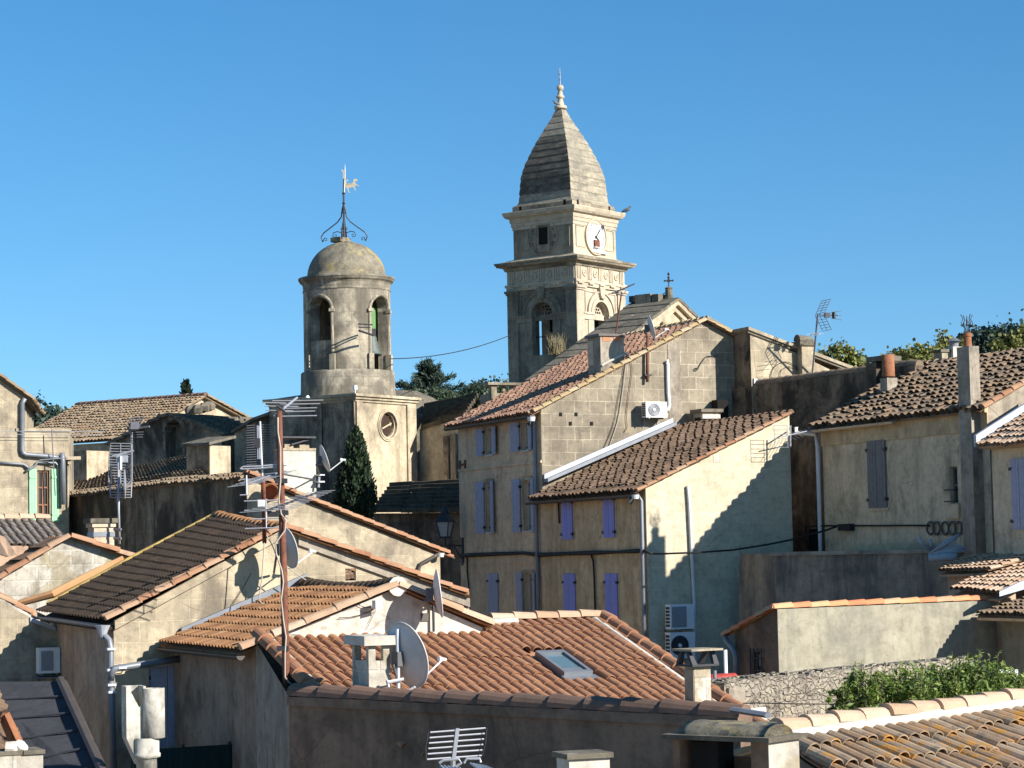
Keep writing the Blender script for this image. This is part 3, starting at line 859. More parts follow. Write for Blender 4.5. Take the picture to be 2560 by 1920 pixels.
# ================================================================== tall house with lilac shutters (middle)
C_T = P((1352, 1022), 82)
F_T = Pl(C_T, AZA); G_T = Pl(C_T, AZB)
La_T = F_T.hit((1145, 1060))[0]
ap = G_T.hit((1761, 803)); rt = G_T.hit((1905, 884))
def fr(k, x0, y0, x1, y1, pl=F_T): return pl.rect(q(k, x0, y0), q(k, x1, y1))
wT = {'a': fr(5, 316, 1240, 372, 1445), 'b': fr(5, 612, 1192, 674, 1408), 'c': fr('G', 264, 572, 318, 912), 'd': fr('G', 522, 556, 582, 902),
      'e': fr('G', 530, 1198, 594, 1560)}
th = house('tall_house', 'tall three storey stone house with faded lilac shutters and block gable wall', 'house', C_T, La_T, ap[0], ap[1], rt[0], rt[1],
           gm='block', fm='facade_grey', hF=list(wT.values()), roofL=dict(mat='t_rose', pitch=.24, row=.36, seed=4, lift=.05, stagger=.5), rakes='t_rake_lichen', rr=.12)
root = th['root']
for k, h in wT.items():
    surround(root, F_T, h, M['stone_house'])
    win_pane(root, F_T, h, M['curtain'] if k in 'cde' else M['glass'], M['frame_pale'], .18, (1, 1 if k in 'ab' else 0))
    sill(root, F_T, h, M['frame_pale'])
for k, (l, r_) in {'a': ((268, 1236, 306, 1460), (371, 1216, 424, 1446)), 'b': ((558, 1206, 603, 1420), (672, 1176, 722, 1408))}.items():
    for i, bx in enumerate((l, r_)):
        u0, z0, u1, z1 = fr(5, *bx)
        z0, z1 = wT[k][1] - .03, wT[k][3] + .06
        if i == 0: leaf_shutter(root, F_T, u0, u1, z0, z1, M['shutter_lilac'], .03, hinge=-1, ang=22)
        else: leaf_shutter(root, F_T, u0, u1, z0, z1, M['shutter_lilac'], .03, hinge=1, ang=-10)
for k, (l, r_) in {'c': ((222, 576, 262, 916), (300, 570, 338, 916)), 'd': ((472, 556, 512, 910), (580, 545, 622, 906)), 'e': ((495, 1200, 528, 1560), (594, 1200, 624, 1560))}.items():
    for i, bx in enumerate((l, r_)):
        u0, z0, u1, z1 = fr('G', *bx)
        z0, z1 = wT[k][1] - .05, wT[k][3] + .05
        leaf_shutter(root, F_T, u0, u1, z0, z1, M['shutter_lilac'], .04, hinge=-1 if i == 0 else 1, ang=18 if i == 0 else -10)
shutters_closed(root, F_T, fr('G', 281, 1198, 356, 1580), M['shutter_lilac'])
# string courses, lintel drip lines, quoin edge
sc_ = MB(); zc = F_T.hit(q(5, 430, 1545))[1]
sc_.wbox(F_T, 0, La_T, zc - .04, zc + .05, 0.002, .05)
zc2 = F_T.hit(q('G', 300, 1130))[1]; sc_.wbox(F_T, 0, La_T, zc2 - .03, zc2 + .03, 0.002, .035)
for (x0, x1, y) in ((245, 345, 540), (500, 598, 520), (262, 360, 1170), (470, 620, 1166)):
    u0, _, u1, z = F_T.rect(q('G', x0, y), q('G', x1, y)); sc_.wbox(F_T, u0, u1, z - .03, z + .03, .002, .03)
sc_.build('string_course', M['facade_grey'], root)
# iron wall anchor
an = MB(); u, z = F_T.hit(q(5, 126, 1532))
an.wbox(F_T, u - .3, u - .22, z - .17, z + .17, .003, .06); an.wbox(F_T, u + .22, u + .3, z - .17, z + .17, .003, .06); an.wbox(F_T, u - .22, u + .22, z - .04, z + .04, .003, .045)
an.build('wall_anchor', M['rust'], root)
gt, ga, gb = add_gutter(th, 'brown_gutter', .10, 0, .2, .1)
top = ga + th['a'] * .35 - UZ * .05
u_, z_ = F_T.hit(q(5, 742, 1150))
pipe(root, [top, top - UZ * .25, F_T.w(u_, z_ + .22, .16), F_T.w(u_, z_ + .02, .12), F_T.w(u_, z_ - 6, .12), F_T.w(u_, z_ - 9.5, .12)], .065, 'zinc_dark')
MB().lathe(ga + th['a'] * .12 - UZ * .1, [(.001, -.1), (.12, -.1), (.15, .05), (.13, .05), (.001, .0)], 14).build('gutter_outlet', M['pvc'], root)
# white flashing where the lower roof meets the gable is part of the low house; vertical cement strip on the gable
st_ = MB(); a0, a1 = G_T.hit(q('H', 905, 745)), G_T.hit(q('H', 960, 1560))
st_.wbox(G_T, a0[0], a0[0] + .5, a1[1] - 1.2, G_T.hit(q('H', 905, 745))[1], .003, .02)
st_.build('cement_strip', M['grey_plaster'], root)
# right slope coping in stone
cp = MB(); E = th['E']; D_ = th['roofpts'][3]
cp.prism([D_ - th['a'] * .12 + UZ * .02, D_ + th['a'] * .5 + UZ * .02, E + th['a'] * .5 + UZ * .02, E - th['a'] * .12 + UZ * .02], UZ * .14)
cp.build('coping', M['stone_house'], root)
# ridge tiles
rg = MB(); ridge(rg, D_, th['roofpts'][2], .13, .42, seed=8); rg.build('ridge_tiles', M['t_rake_lichen'], root)
rg = MB(); ridge(rg, th['roofpts'][1] , th['roofpts'][2], .1, .4, seed=9); rg.build('edge_tiles', M['t_rose'], root)
# chimney on the near edge
ch = MB(); zt = G_T.hit(q('H', 330, 662))[1]; u0 = G_T.hit(q('H', 228, 800))[0]; u1 = G_T.hit(q('H', 472, 800))[0]
zb = G_T.hit(q('H', 240, 985))[1]
ch.wbox(G_T, u0, u1, zb - .3, zt, -1.15, -.12)
chb = ch.build('chimney', M['grey_plaster'], root)
cc = MB().wbox(G_T, u0 - .09, u1 + .06, zt, zt + .09, -1.25, -.05); cc.build('chimney_cap', M['brown_gutter'], chb)
hb = MB()
for (xa, xb) in ((250, 330), (362, 437)):
    a0 = G_T.hit(q('H', xa, 672)); a1 = G_T.hit(q('H', xb, 715))
    hb.wbox(G_T, a0[0], a1[0], a1[1], a0[1], -.13, -.105)
hb.build('hollow_brick', M['hollow_brick'], chb)
sb = MB().box(G_T.w(u0 - .012, zt - 1.0, -1.15), G_T.n * .45, G_T.t * .01, UZ * .9); sb.build('brick_side', M['brick'], chb)
fl = MB(); p0 = G_T.w(u0, zb + .05, -.1); p1 = G_T.at(q('H', 478, 845), -.1)
fl.tube([p0, p0 + (p1 - p0) * .5 + UZ * .02, p1], .11, 8, flat=.5); fl.build('flashing', M['white_plaster'], chb)

# cords and hooks on the gable
def wall_cord(label, pl, pts, r=.016, mat='cable_w', name='wall_cable', off=.05, group='loose cables hanging on the walls'):
    path = [pl.at(p, off) for p in pts]
    # smooth the path
    ps = [path[0]]
    for i in range(len(path) - 1):
        for t in (1 / 3, 2 / 3, 1.0):
            p_0 = path[max(i - 1, 0)]; p_1 = path[i]; p_2 = path[i + 1]; p_3 = path[min(i + 2, len(path) - 1)]
            ps.append(.5 * ((2 * p_1) + (p_2 - p_0) * t + (2 * p_0 - 5 * p_1 + 4 * p_2 - p_3) * t * t + (3 * p_1 - p_0 - 3 * p_2 + p_3) * t ** 3))
    o = MB().tube(ps, r, 5).build(name, M[mat], None, True, org=ps[len(ps) // 2])
    return tag(o, label, 'cable', group)
wall_cord('pale slack cord hanging from the grey chimney down the block gable to the white flashing', G_T, [q('H', 490, 850), q('H', 470, 1000), q('H', 440, 1250), q('H', 390, 1550), q(5, 1330, 1400)], .018)
wall_cord('thin dark cord hanging left of the pale slack cord on the block gable', G_T, [q('H', 480, 860), q('H', 440, 1080), q('H', 390, 1350), q('H', 340, 1600), q(5, 1290, 1400)], .012, 'cable_b')
wall_cord('wavy brown cord hanging right of the pale cord on the block gable', G_T, [q('H', 495, 860), q('H', 540, 1000), q('H', 510, 1250), q('H', 480, 1500), q('H', 490, 1600), q('H', 460, 1659)], .012, 'rust')
wall_cord('thin bent iron hook with a loop on the block gable beside the dark pier', G_T, [q('H', 1440, 868), q('H', 1360, 872), q('H', 1300, 885), q('H', 1240, 970), q('H', 1225, 995), q('H', 1190, 1000), q('H', 1195, 1022), q('H', 1220, 1012), q('H', 1226, 995)], .016, 'iron', 'iron_hook')
for i, (x, y) in enumerate(((935, 1113), (1063, 1113), (1016, 1190), (1192, 1190))):
    u, z = G_T.hit(q(5, x, y))
    MB().wbox(G_T, u - .06, u + .05, z - .07, z + .06, .002, .02).build('putlog_hole', M['black'], root)
# condenser, its duct, iron pole with dish
ac_unit('white air conditioner high on the block gable of the tall house', G_T, q('H', 682, 1345), q('H', 905, 1508), .34, .2, side=-1, group='air conditioners on walls')
du = [G_T.at(q('H', x, y), .07) for x, y in ((893, 935), (900, 915), (908, 960), (910, 1100), (915, 1250), (926, 1380), (915, 1425), (900, 1440))]
tag(MB().tube(du, .07, 8).build('duct', M['pvc'], None, True, org=du[3]), 'pale conduit curving down to the air conditioner on the block gable', 'conduit')
pb = G_T.at(q('H', 697, 1140), .14); pt_ = G_T.at(q('H', 701, 645), .14)
pole = thing('iron_pole', 'rusty iron pole clamped on the block gable carrying a dish', 'pole', pb)
MB().tube([pb, pt_], .055, 8).build('pole', M['rust'], pole, True)
cl_ = MB()
for z in (.25, 1.2): cl_.wbox(G_T, *(lambda u: (u - .16, u + .1))(G_T.hit(q('H', 697, 1140))[0]), pb.z + z - .03, pb.z + z + .03, .003, .18)
cl_.build('clamp', M['iron'], pole)
dish('white dish on a rusty pole above the edge of the tall house roof', P(q('H', 742, 572), 82.6), 84, 14, .86, pt_ - UZ * .1, True)
# thin mast with a small yagi on the chimney
mb_ = G_T.w(u0 + (u1 - u0) * .86, zt + .09, -.5); mt_ = P(q('H', 432, 205), 83.5)
an_ = thing('television_antenna', 'single boom antenna on a thin mast above the grey block chimney', 'antenna', mb_, 'television antennas')
MB().tube([mb_, mt_], .03, 6).build('mast', M['rust'], an_)
b0, b1 = P(q('H', 330, 226), 83.2), P(q('H', 566, 122), 84.2)
MB().rod(b0, b1, .022, 6).build('boom', M['iron'], an_)
e_ = MB(); rods(e_, b0 + (b1 - b0) * .03, b0 + (b1 - b0) * .92, A_ * .9 + V((.05, 0, .1)), .7, .3, 9, .012); e_.tube([P(q('H', 395, 230), 83.3), P(q('H', 440, 236), 83.5), P(q('H', 472, 205), 83.9), P(q('H', 468, 165), 83.9)], .018, 5)
e_.build('rods', M['alu_dark'], an_)

# ================================================================== low house with violet shutters
C_L = F_T.at((1614, 1218))
La_L = (F_T.w(0, 0) - V((C_L.x, C_L.y, 0))).length
F_L, G_L = Pl(C_L, AZA), Pl(C_L, AZB)
ap = G_L.hit((1973, 1036))
def frL(x0, y0, x1, y1): return F_L.rect(q(6, x0, y0), q(6, x1, y1))
small = G_L.rect(q(8, 562, 397), q(8, 632, 524))
lh = house('low_house', 'two storey house with closed violet shutters and sunlit cream side wall', 'house', C_L, La_L, ap[0], ap[1],
           gm='cream', fm='facade_tan', hG=[small], roofL=dict(mat='t_brown', pitch=.28, row=.38, seed=21, lift=.06, stagger=.5), rr=.085, eo=.38, rakes='t_rake')
root = lh['root']
for b in ((950, 136, 1044, 492), (1293, 110, 1393, 476), (964, 777, 1072, 1300), (1311, 777, 1424, 1300)):
    shutters_closed(root, F_L, frL(*b), M['shutter_violet']); surround(root, F_L, frL(*b), M['facade_tan'], .09, .018)
    h = frL(*b); MB().wbox(F_L, h[0] - .05, h[2] + .05, h[3] + .02, h[3] + .12, .002, .02).build('lintel', M['facade_tan'], root)
win_pane(root, G_L, small, M['black'], M['wood_brown'], .16, (0, 0))
gt, ga, gb = add_gutter(lh, 'brown_gutter', .10, 0, .35, .1)
u_, z_ = F_L.hit(q(6, 1632, 300))
top = ga + A_ * .45 - UZ * .06
pipe(root, [top, top - UZ * .2, F_L.w(u_, z_ + .75, .25), F_L.w(u_, z_ + .5, .11), F_L.w(u_, z_ - 3, .11), F_L.w(u_, GZ, .11)], .07, 'zinc_dark')
MB().lathe(ga + A_ * .05 - UZ * .06, [(.001, -.08), (.1, -.08), (.12, .05), (.001, .05)], 12).build('gutter_end', M['pvc'], root)
# zinc flashing along the tall gable
z0, z1 = G_T.at(q(5, 792, 1650), .05), G_T.at(q(5, 1858, 1182), .05)
MB().prism([z0, z0 + UZ * .16, z1 + UZ * .16, z1], G_T.n * .10).build('flashing', M['zinc'], root)
MB().prism([z0 - UZ * .12, z0, z1, z1 - UZ * .12], G_T.n * .38).build('valley_strip', M['zinc_dark'], root)
A, B, Cc, D = lh['roofpts']
rg = MB(); ridge(rg, D, Cc, .11, .42, seed=18); rg.build('ridge_tiles', M['t_brown'], root)
# small stone chimney and dark flue on this roof by the tall gable
ck = G_T.sh(.6); h = ck.rect(q('H', 1196, 1425), q('H', 1400, 1600))
cm = MB(); cm.wbox(ck, h[0] + .1, h[2], h[1] - .3, h[3] - .12, -.35, .35); c_ = cm.build('chimney', M['grey_plaster'], root)
MB().wbox(ck, h[0], h[2] + .12, h[3] - .12, h[3], -.42, .45).build('chimney_cap', M['slab'], c_)
MB().box(ck.w(h[0] + .09, h[1] + .2, -.25), ck.t * .012, ck.n * .5, UZ * (h[3] - h[1] - .5)).build('chimney_opening', M['black'], c_)
MB().wbox(ck, h[0] + .02, h[0] + .75, h[1] + .25, h[1] + .4, .36, .5).build('white_block', M['white_plaster'], c_)
h = G_T.sh(.25).rect(q('H', 1390, 1328), q('H', 1506, 1512))
MB().wbox(G_T, h[0], h[2], h[1], h[3], .06, .5).build('flue_box', M['black'], root)
# gable details: white pipe, white patch
pp = [G_L.at(q(7, 52, 1185), .08), G_L.at(q(7, 60, 1300), .08), G_L.at(q(7, 76, 1640), .08), G_L.at(q(8, 186, 515), .08)]
pipe(root, pp + [pp[-1] - UZ * 2.5], .06, 'pvc')
h = G_L.rect(q(7, 212, 985), q(7, 258, 1035)); MB().wbox(G_L, *(h[0], h[2], h[1], h[3]), .002, .012).build('repair_patch', M['white_plaster'], root)
ac_unit('upper white condenser with square grille stacked on the cream side wall', G_L, q(8, 38, 520), q(8, 187, 668), .36, .3, grille='square', side=-1, group='air conditioners on walls')
ac_unit('lower white condenser with round dark fan below its twin on the cream wall', G_L, q(8, 38, 692), q(8, 192, 848), .36, .3, fanmat='ac_dark', side=-1, group='air conditioners on walls')
# antennas on the upper end of the cream wall
ab = G_L.at(q(7, 700, 830), .1)
r_ = thing('television_antenna', 'pale grid antenna fixed to the top corner of the cream wall', 'antenna', ab, 'television antennas')
o1 = G_L.at(q(7, 705, 940), .75); o2 = G_L.at(q(7, 705, 800), .75)
MB().tube([ab, G_L.at(q(7, 700, 830), .75), o2, o1], .025, 6).build('mast', M['alu'], r_)
gd = MB(); 
for i in range(6):
    z = o1.z + (o2.z - o1.z) * i / 5; c = V((o1.x, o1.y, z)); gd.rod(c - B_ * .6, c - B_ * .08, .009, 4)
for x in (.6, .1): gd.rod(V((o1.x, o1.y, o1.z)) - B_ * x, V((o1.x, o1.y, o2.z)) - B_ * x, .010, 4)
gd.build('reflector_grid', M['alu'], r_)
bo = MB(); k0 = V((o1.x, o1.y, o1.z + .35)); bo.rod(k0 - B_ * .3, k0 + B_ * 1.0 + UZ * .25, .02, 5); bo.build('boom', M['alu'], r_)
rd = MB(); rods(rd, k0, k0 + B_ * 1.0 + UZ * .25, A_ * .8 + UZ * .25, .8, .5, 8, .008); rd.build('rods', M['alu_dark'], r_)

# ================================================================== cable bundle along the street front, lantern
cp_ = [F_T.at(q(6, x, y), .09) for x, y in ((112, 628), (200, 622), (430, 612), (620, 606), (750, 622), (960, 612), (1200, 604), (1400, 598), (1560, 590), (1625, 586), (1690, 612))]
cb = thing('cable_bundle', 'thick black cable bundle running along the shaded street fronts', 'cable', cp_[4])
MB().tube(cp_, [.07, .08, .07, .06, .08, .065, .08, .05, .075, .05, .04], 7).build('bundle', M['cable_b'], cb, True)
for pts in (((158, 640), (160, 760), (172, 880), (168, 1010), (165, 1120)), ((742, 625), (745, 760), (755, 900), (760, 1140)), ((1188, 620), (1205, 680), (1212, 800), (1222, 1110)), ((905, 110), (915, 160), (920, 300), (925, 360))):
    MB().tube([F_T.at(q(6, *p), .06) for p in pts], .035, 6).build('dropper', M['cable_b'], cb, True)
w0 = G_L.at(q(6, 1690, 612), .1)
ow = sagline(w0, P(q(8, 880, 95), 76), .05, 18)
ow = [P(p, d) for p, d in ((q(6, 1690, 612), 74.4), (q(6, 1780, 612), 74), (q(8, 200, 200), 73.5), (q(8, 420, 185), 74), (q(8, 640, 150), 74.8), (q(8, 780, 122), 75.3), (q(8, 880, 95), 75.6), (q(8, 1000, 62), 75.8), (q(8, 1060, 40), 75.8))]
tag(MB().tube(ow, .035, 6).build('overhead_cable', M['cable_b'], None, True, org=ow[3]), 'black cable sagging across the shadowed cream wall to the far facade', 'cable', 'overhead cables')
F_E = Pl(F_T.w(La_T, 0), AZA)
lp = P(q(3, 1703, 1372), 88.6)
ln = thing('wall_lantern', 'black street lantern on an iron wall arm beside the tall house', 'street lamp', lp)
wp = F_T.w(La_T - .25, F_T.hit(q(3, 1850, 1500))[1] , .0)
arm = MB(); az_ = lp.z - .78
pa = V((lp.x, lp.y, az_)); pw_ = V((wp.x, wp.y, az_ - .02))
arm.tube([pw_ + UZ * .0, (pa + pw_) / 2 + UZ * .03, pa], .03, 6); arm.tube([pa, V((lp.x, lp.y, lp.z - .5))], .04, 6)
arm.tube([pw_ - UZ * .55, pw_ * .7 + pa * .3 - UZ * .25, (pa + pw_) / 2], .022, 6)
arm.wbox(F_T, La_T - .36, La_T - .16, az_ - .75, az_ + .3, .003, .06)
arm.build('wall_arm', M['iron'], ln)
def frust(mb, c, r0, z0, r1, z1, n=4, a=45):
    mb.lathe(c, [(.001, z0), (r0, z0), (r1, z1), (.001, z1)], n, R(a), R(a) + 2 * math.pi)
gl = MB(); frust(gl, lp, .2, -.42, .34, .12, 4, 21); gl.build('glass', M['lantern_glass'], ln)
fm = MB()
for i in range(4):
    a = R(21) + math.pi / 2 * i
    d = V((math.cos(a), math.sin(a), 0)); fm.rod(lp + d * .21 - UZ * .43, lp + d * .36 + UZ * .13, .022, 4)
frust(fm, lp, .24, -.5, .24, -.42, 4, 21); fm.build('frame', M['iron'], ln)
rf = MB(); frust(rf, lp, .44, .12, .17, .48, 4, 21); rf.lathe(lp, [(.17, .48), (.13, .62), (.05, .68), (.04, .8), (.001, .82)], 10); rf.build('lantern_roof', M['iron'], ln)

# ================================================================== stepped neighbour behind (projects 1.3 m), with chimney
PJ = 1.25
G_2 = G_T.sh(PJ)
uL = G_2.hit(q(7, 452, 400))[0]
pts2 = [q(7, 452, 196), q(7, 775, 378), q(7, 1010, 470)]
t2 = [G_2.hit(p) for p in pts2]
uR = t2[2][0] + 1.0
n2 = thing('stepped_house', 'stone house projecting past the block gable with a sloping coping', 'house', G_2.w(uL, 0))
o2 = [(uL, GZ), (uR, GZ), (uR, t2[2][1] - .6), t2[2], t2[0]]
mb = MB(); mb.wall(G_2, [(uL, GZ), (uR, GZ), (uR, t2[2][1]), t2[2], (uL, t2[0][1])])
mb.quad(G_2.w(uR, GZ), G_2.w(uR, t2[2][1]), G_2.w(uR, t2[2][1]) + A_ * 7, G_2.w(uR, GZ) + A_ * 7)
mb.build('front_wall', M['stone_house'], n2)
sw_ = MB(); sw_.quad(G_2.w(uL, GZ), G_2.w(uL, t2[0][1]), G_2.w(uL, t2[0][1]) + A_ * 7, G_2.w(uL, GZ) + A_ * 7); sw_.build('side_wall', M['dark_wall'], n2)  # near-black stone: the shade of this side put into the colour
cpm = MB(); p0, p1 = G_2.w(uL - .12, t2[0][1] + .02), G_2.w(uR, t2[2][1] + .02)
cpm.prism([p0 - A_ * .12, p1 - A_ * .12, p1 + A_ * 7, p0 + A_ * 7], UZ * .12); cpm.build('coping', M['stone_house'], n2)
cpm = MB(); cpm.prism([p0 - A_ * .06 - UZ * .1, p1 - A_ * .06 - UZ * .1, p1 - UZ * .1, p0 - UZ * .1], UZ * .11); cpm.build('moulding', M['slab'], n2)
h = G_2.sh(.35).rect(q(7, 776, 290), q(7, 862, 480)); zt = G_2.hit(q(7, 800, 268))[1]
cm = MB(); cm.wbox(G_2, h[0], h[2], h[1] - .5, h[3], -.55, .35); c_ = cm.build('chimney', M['stone_house'], n2)
cm = MB(); cm.wbox(G_2, h[0] - .1, h[2] + .02, h[3], h[3] + .16, -.6, .42)
ridge(cm, G_2.w(h[0] - .05, h[3] + .16, .1), G_2.w(h[2], h[3] + .16, .1), .22, .5); cm.build('chimney_cap', M['slab'], c_)
fl = MB(); fl.prism([G_2.at(q(7, 468, 500)), G_2.at(q(7, 468, 535)), G_2.at(q(7, 552, 535)), G_2.at(q(7, 552, 522))], G_2.n * .06); fl.build('flashing', M['zinc'], n2)
wall_cord('slack black cables looping on the pale wall below the stepped coping', G_2, [q(7, 785, 470), q(7, 720, 410), q(7, 660, 395), q(7, 600, 430), q(7, 580, 480), q(7, 590, 510)], .014, 'cable_b')
wall_cord('second looping cable on the pale wall below the stepped coping', G_2, [q(7, 790, 480), q(7, 740, 440), q(7, 690, 425), q(7, 645, 450), q(7, 640, 490), q(7, 665, 505)], .012, 'cable_b')
# antenna by that chimney
mb0 = G_2.at(q(7, 845, 462), .45); mt0 = P(q(7, 878, 95), 83.2)
r_ = thing('television_antenna', 'tall antenna with a corner reflector against the sky beside the stepped coping chimney', 'antenna', mb0, 'television antennas')
MB().tube([mb0, (mb0 + mt0) / 2, mt0], .034, 6).build('mast', M['alu_dark'], r_)
rf = MB()
dR = B_
for s_ in (1, -1):
    for i in range(6):
        f = .12 + .88 * i / 5
        c = mt0 + dR * (.08 + .3 * f) + UZ * (s_ * .55 * f)
        rf.rod(c - A_ * .3, c + A_ * .3, .009, 4)
    for w in (-.3, .0, .3):
        rf.rod(mt0 + A_ * w + dR * .08, mt0 + A_ * w + dR * .38 + UZ * s_ * .55, .014, 4)
rf.build('reflector_grid', M['alu_dark'], r_)
bm = MB(); bm.rod(mt0, mt0 + dR * .85, .018, 5); bm.cbox(mt0 + dR * .4, dR, .2, .12, .17); bm.cbox(mt0 + dR * .68, dR, .06, .16, .24); bm.build('boom', M['iron'], r_)
rr_ = MB()
for i, s_ in enumerate((.22, .0, -.2)): rr_.rod(mt0 + dR * .55 + UZ * s_ * .5, mt0 + dR * 1.0 + UZ * s_ * .8, .012, 4)
rr_.build('rods', M['alu_dark'], r_)
fmx = MB(); fc = P(q(7, 862, 218), 83.2)
for s_ in (-.25, .05, .3): rods(fmx, fc + A_ * s_ - B_ * .0, fc + A_ * s_ + V((.001, 0, 0)), B_ + A_ * .25, .8 - abs(s_), .8 - abs(s_), 1, .008)
fmx.rod(fc - A_ * .3, fc + A_ * .35, .014, 4); fmx.build('lower_rods', M['alu'], r_)

# ================================================================== long dark wall behind (shaded side of a terrace)
d0 = G_2.at(q(7, 470, 545), .02); AZW = -33.0
W_D = Pl(d0 , AZW + 180)
zA, (uB, zB) = d0.z, W_D.hit(q(7, 1240, 448))
e2 = uB + 2.0; s_ = (zB - zA) / uB
dw = thing('terrace_wall', 'long blackish wall with a tile coping behind the right hand roofs', 'wall', (d0.x, d0.y, 0))
mb = MB(); o_ = [(-2.5, GZ), (e2, GZ), (e2, zA + s_ * e2), (-2.5, zA - 2.5 * s_)]
mb.wall(W_D, o_); mb.poly([W_D.w(u, z, -.45) for u, z in o_][::-1])
for i in range(4):
    a_, b_ = o_[i], o_[(i + 1) % 4]; mb.quad(W_D.w(*a_), W_D.w(*b_), W_D.w(*b_, -.45), W_D.w(*a_, -.45))
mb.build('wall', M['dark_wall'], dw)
mb = MB(); ridge(mb, W_D.w(0, zA, -.22), W_D.w(e2, zA + s_ * e2, -.22), .2, .4, seed=31); mb.build('coping_tiles', M['t_grey'], dw)
# stub wall and terracotta flue at its right end
sp = W_D.sh(.25); h = sp.rect(q(7, 1183, 405), q(7, 1242, 560)); 
mb = MB(); mb.wbox(W_D, h[0], h[2] + .1, h[1] - 1.2, h[3], -.5, .25); mb.build('pier', M['dark_wall'], dw)
mb = MB(); mb.wbox(W_D, h[0] + .1, h[2] + .55, h[3] + .03, h[3] + .2, -.5, .3); mb.build('pier_slabs', M['slab'], dw)
# rough patch wall between the cream wall and the facade belongs to the same wall; little dark doorway with a black cable box

# ================================================================== right hand house with the grey shutter
C_R = P((2470, 1012), 68.2)
La_R = 9.3
F_R, G_R = Pl(C_R, AZA), Pl(C_R, AZB)
def fR(x0, y0, x1, y1, k=7): return F_R.rect(q(k, x0, y0), q(k, x1, y1))
sw2 = fR(1718, 1065, 1776, 1298)
rh = house('cream_house', 'shaded cream house with tall grey shutters, white downpipe and mossy barrel tile roof', 'house', C_R, La_R, 3.9, C_R.z + 1.95, 7.8, C_R.z,
           gm='grey_plaster', fm='cream_grey', hF=[sw2], roofL=dict(mat='t_grey', pitch=.34, row=.36, seed=41, lift=.05, jit=.035), eo=.32, ro=.15, rr=.13)
root = rh['root']
A, B, Cc, D = rh['roofpts']
rg = MB(); ridge(rg, D, Cc, .15, .42, seed=43, sag=.08); rg.build('ridge_tiles', M['t_grey'], root)
h = fR(1198, 900, 1326, 1322); shutters_closed(root, F_R, h, M['shutter_grey'])
MB().wbox(F_R, h[0] - .06, h[2] + .06, h[1] - .1, h[1] - .02, .002, .05).build('sill', M['cream_grey'], root)
win_pane(root, F_R, sw2, M['glass'], M['shutter_grey'], .16, (0, 1))
MB().wbox(F_R, sw2[0] - .12, sw2[2] + .16, sw2[1] - .45, sw2[1], .002, .10).build('sill', M['cream_grey'], root)
gd = MB(); z = sw2[1] + .12
gd.tube([F_R.w(sw2[0] - .04, z + .3, .02), F_R.w(sw2[0] - .04, z + .3, .16), F_R.w(sw2[2] + .08, z + .3, .16), F_R.w(sw2[2] + .08, z + .3, .02)], .02, 5)
gd.tube([F_R.w(sw2[0] - .04, z - .05, .02), F_R.w(sw2[0] - .04, z - .05, .16), F_R.w(sw2[2] + .08, z - .05, .16), F_R.w(sw2[2] + .08, z - .05, .02)], .02, 5)
gd.build('window_rail', M['iron'], root)
cv = MB(); cv.wbox(F_R, 0, La_R, C_R.z - .75, C_R.z - .02, .002, .05); cv.wbox(F_R, -.0, La_R, C_R.z - .22, C_R.z - .06, .05, .13); cv.build('cornice', M['facade_tan'], root)
g_0, g_1 = A + A_ * 4.6 - B_ * .06 - UZ * .09, B - B_ * .06 - UZ * .09
gutter(mb := MB(), g_0, g_1, .09); mb.build('gutter', M['facade_grey'], root)
u_, z_ = F_R.hit(q(7, 893, 880))
tp = F_R.w(u_ + .95, C_R.z - .05, .34)
pipe(root, [tp, tp - UZ * .2, F_R.w(u_ + .05, z_ + .12, .12), F_R.w(u_, z_ - .3, .1), F_R.w(u_, z_ - 4, .1), F_R.w(u_, F_R.hit(q(7, 928, 1585))[1], .1)], .075, 'pvc')
# tall chimney stack against the facade
cp0 = F_R.hit(q(7, 1870, 900))[0]; pl_ = F_R
zt = P(q(7, 1865, 296), 68.6).z
cs = MB(); uC = 0.35
cs.wbox(F_R, uC, uC + .62, GZ, zt, .003, .36); c_ = cs.build('chimney', M['grey_plaster'], root)
ctr = F_R.w(uC + .31, zt, .18)
pt = MB().lathe(ctr, [(.001, 0), (.125, 0), (.115, .3), (.135, .31), (.135, .38), (.115, .39), (.115, .42), (.09, .42), (.09, .15)], 18); pt.build('chimney_pot', M['terracotta'], c_)
hl = MB(); tz = ctr + UZ * .42; K = .43
for i in range(4):
    a = R(20 + 90 * i); d = V((math.cos(a), math.sin(a), 0))
    hl.tube([tz + (d * x + UZ * z) * K for x, z in ((.2, -.1), (.2, .35), (.42, .5), (.46, .68), (.3, .95), (.42, 1.2), (.5, 1.25))], .013, 5)
hl.tube([tz + V((math.cos(a_) * .42, math.sin(a_) * .42, .52)) * K for a_ in [R(20 + i * 15) for i in range(25)]], .01, 5)
hl.rod(tz + UZ * .02, tz + UZ * .5, .014, 5); hl.cbox(tz + UZ * .3, A_, .05, .03, .2)
hl.build('pot_guard', M['iron'], c_)
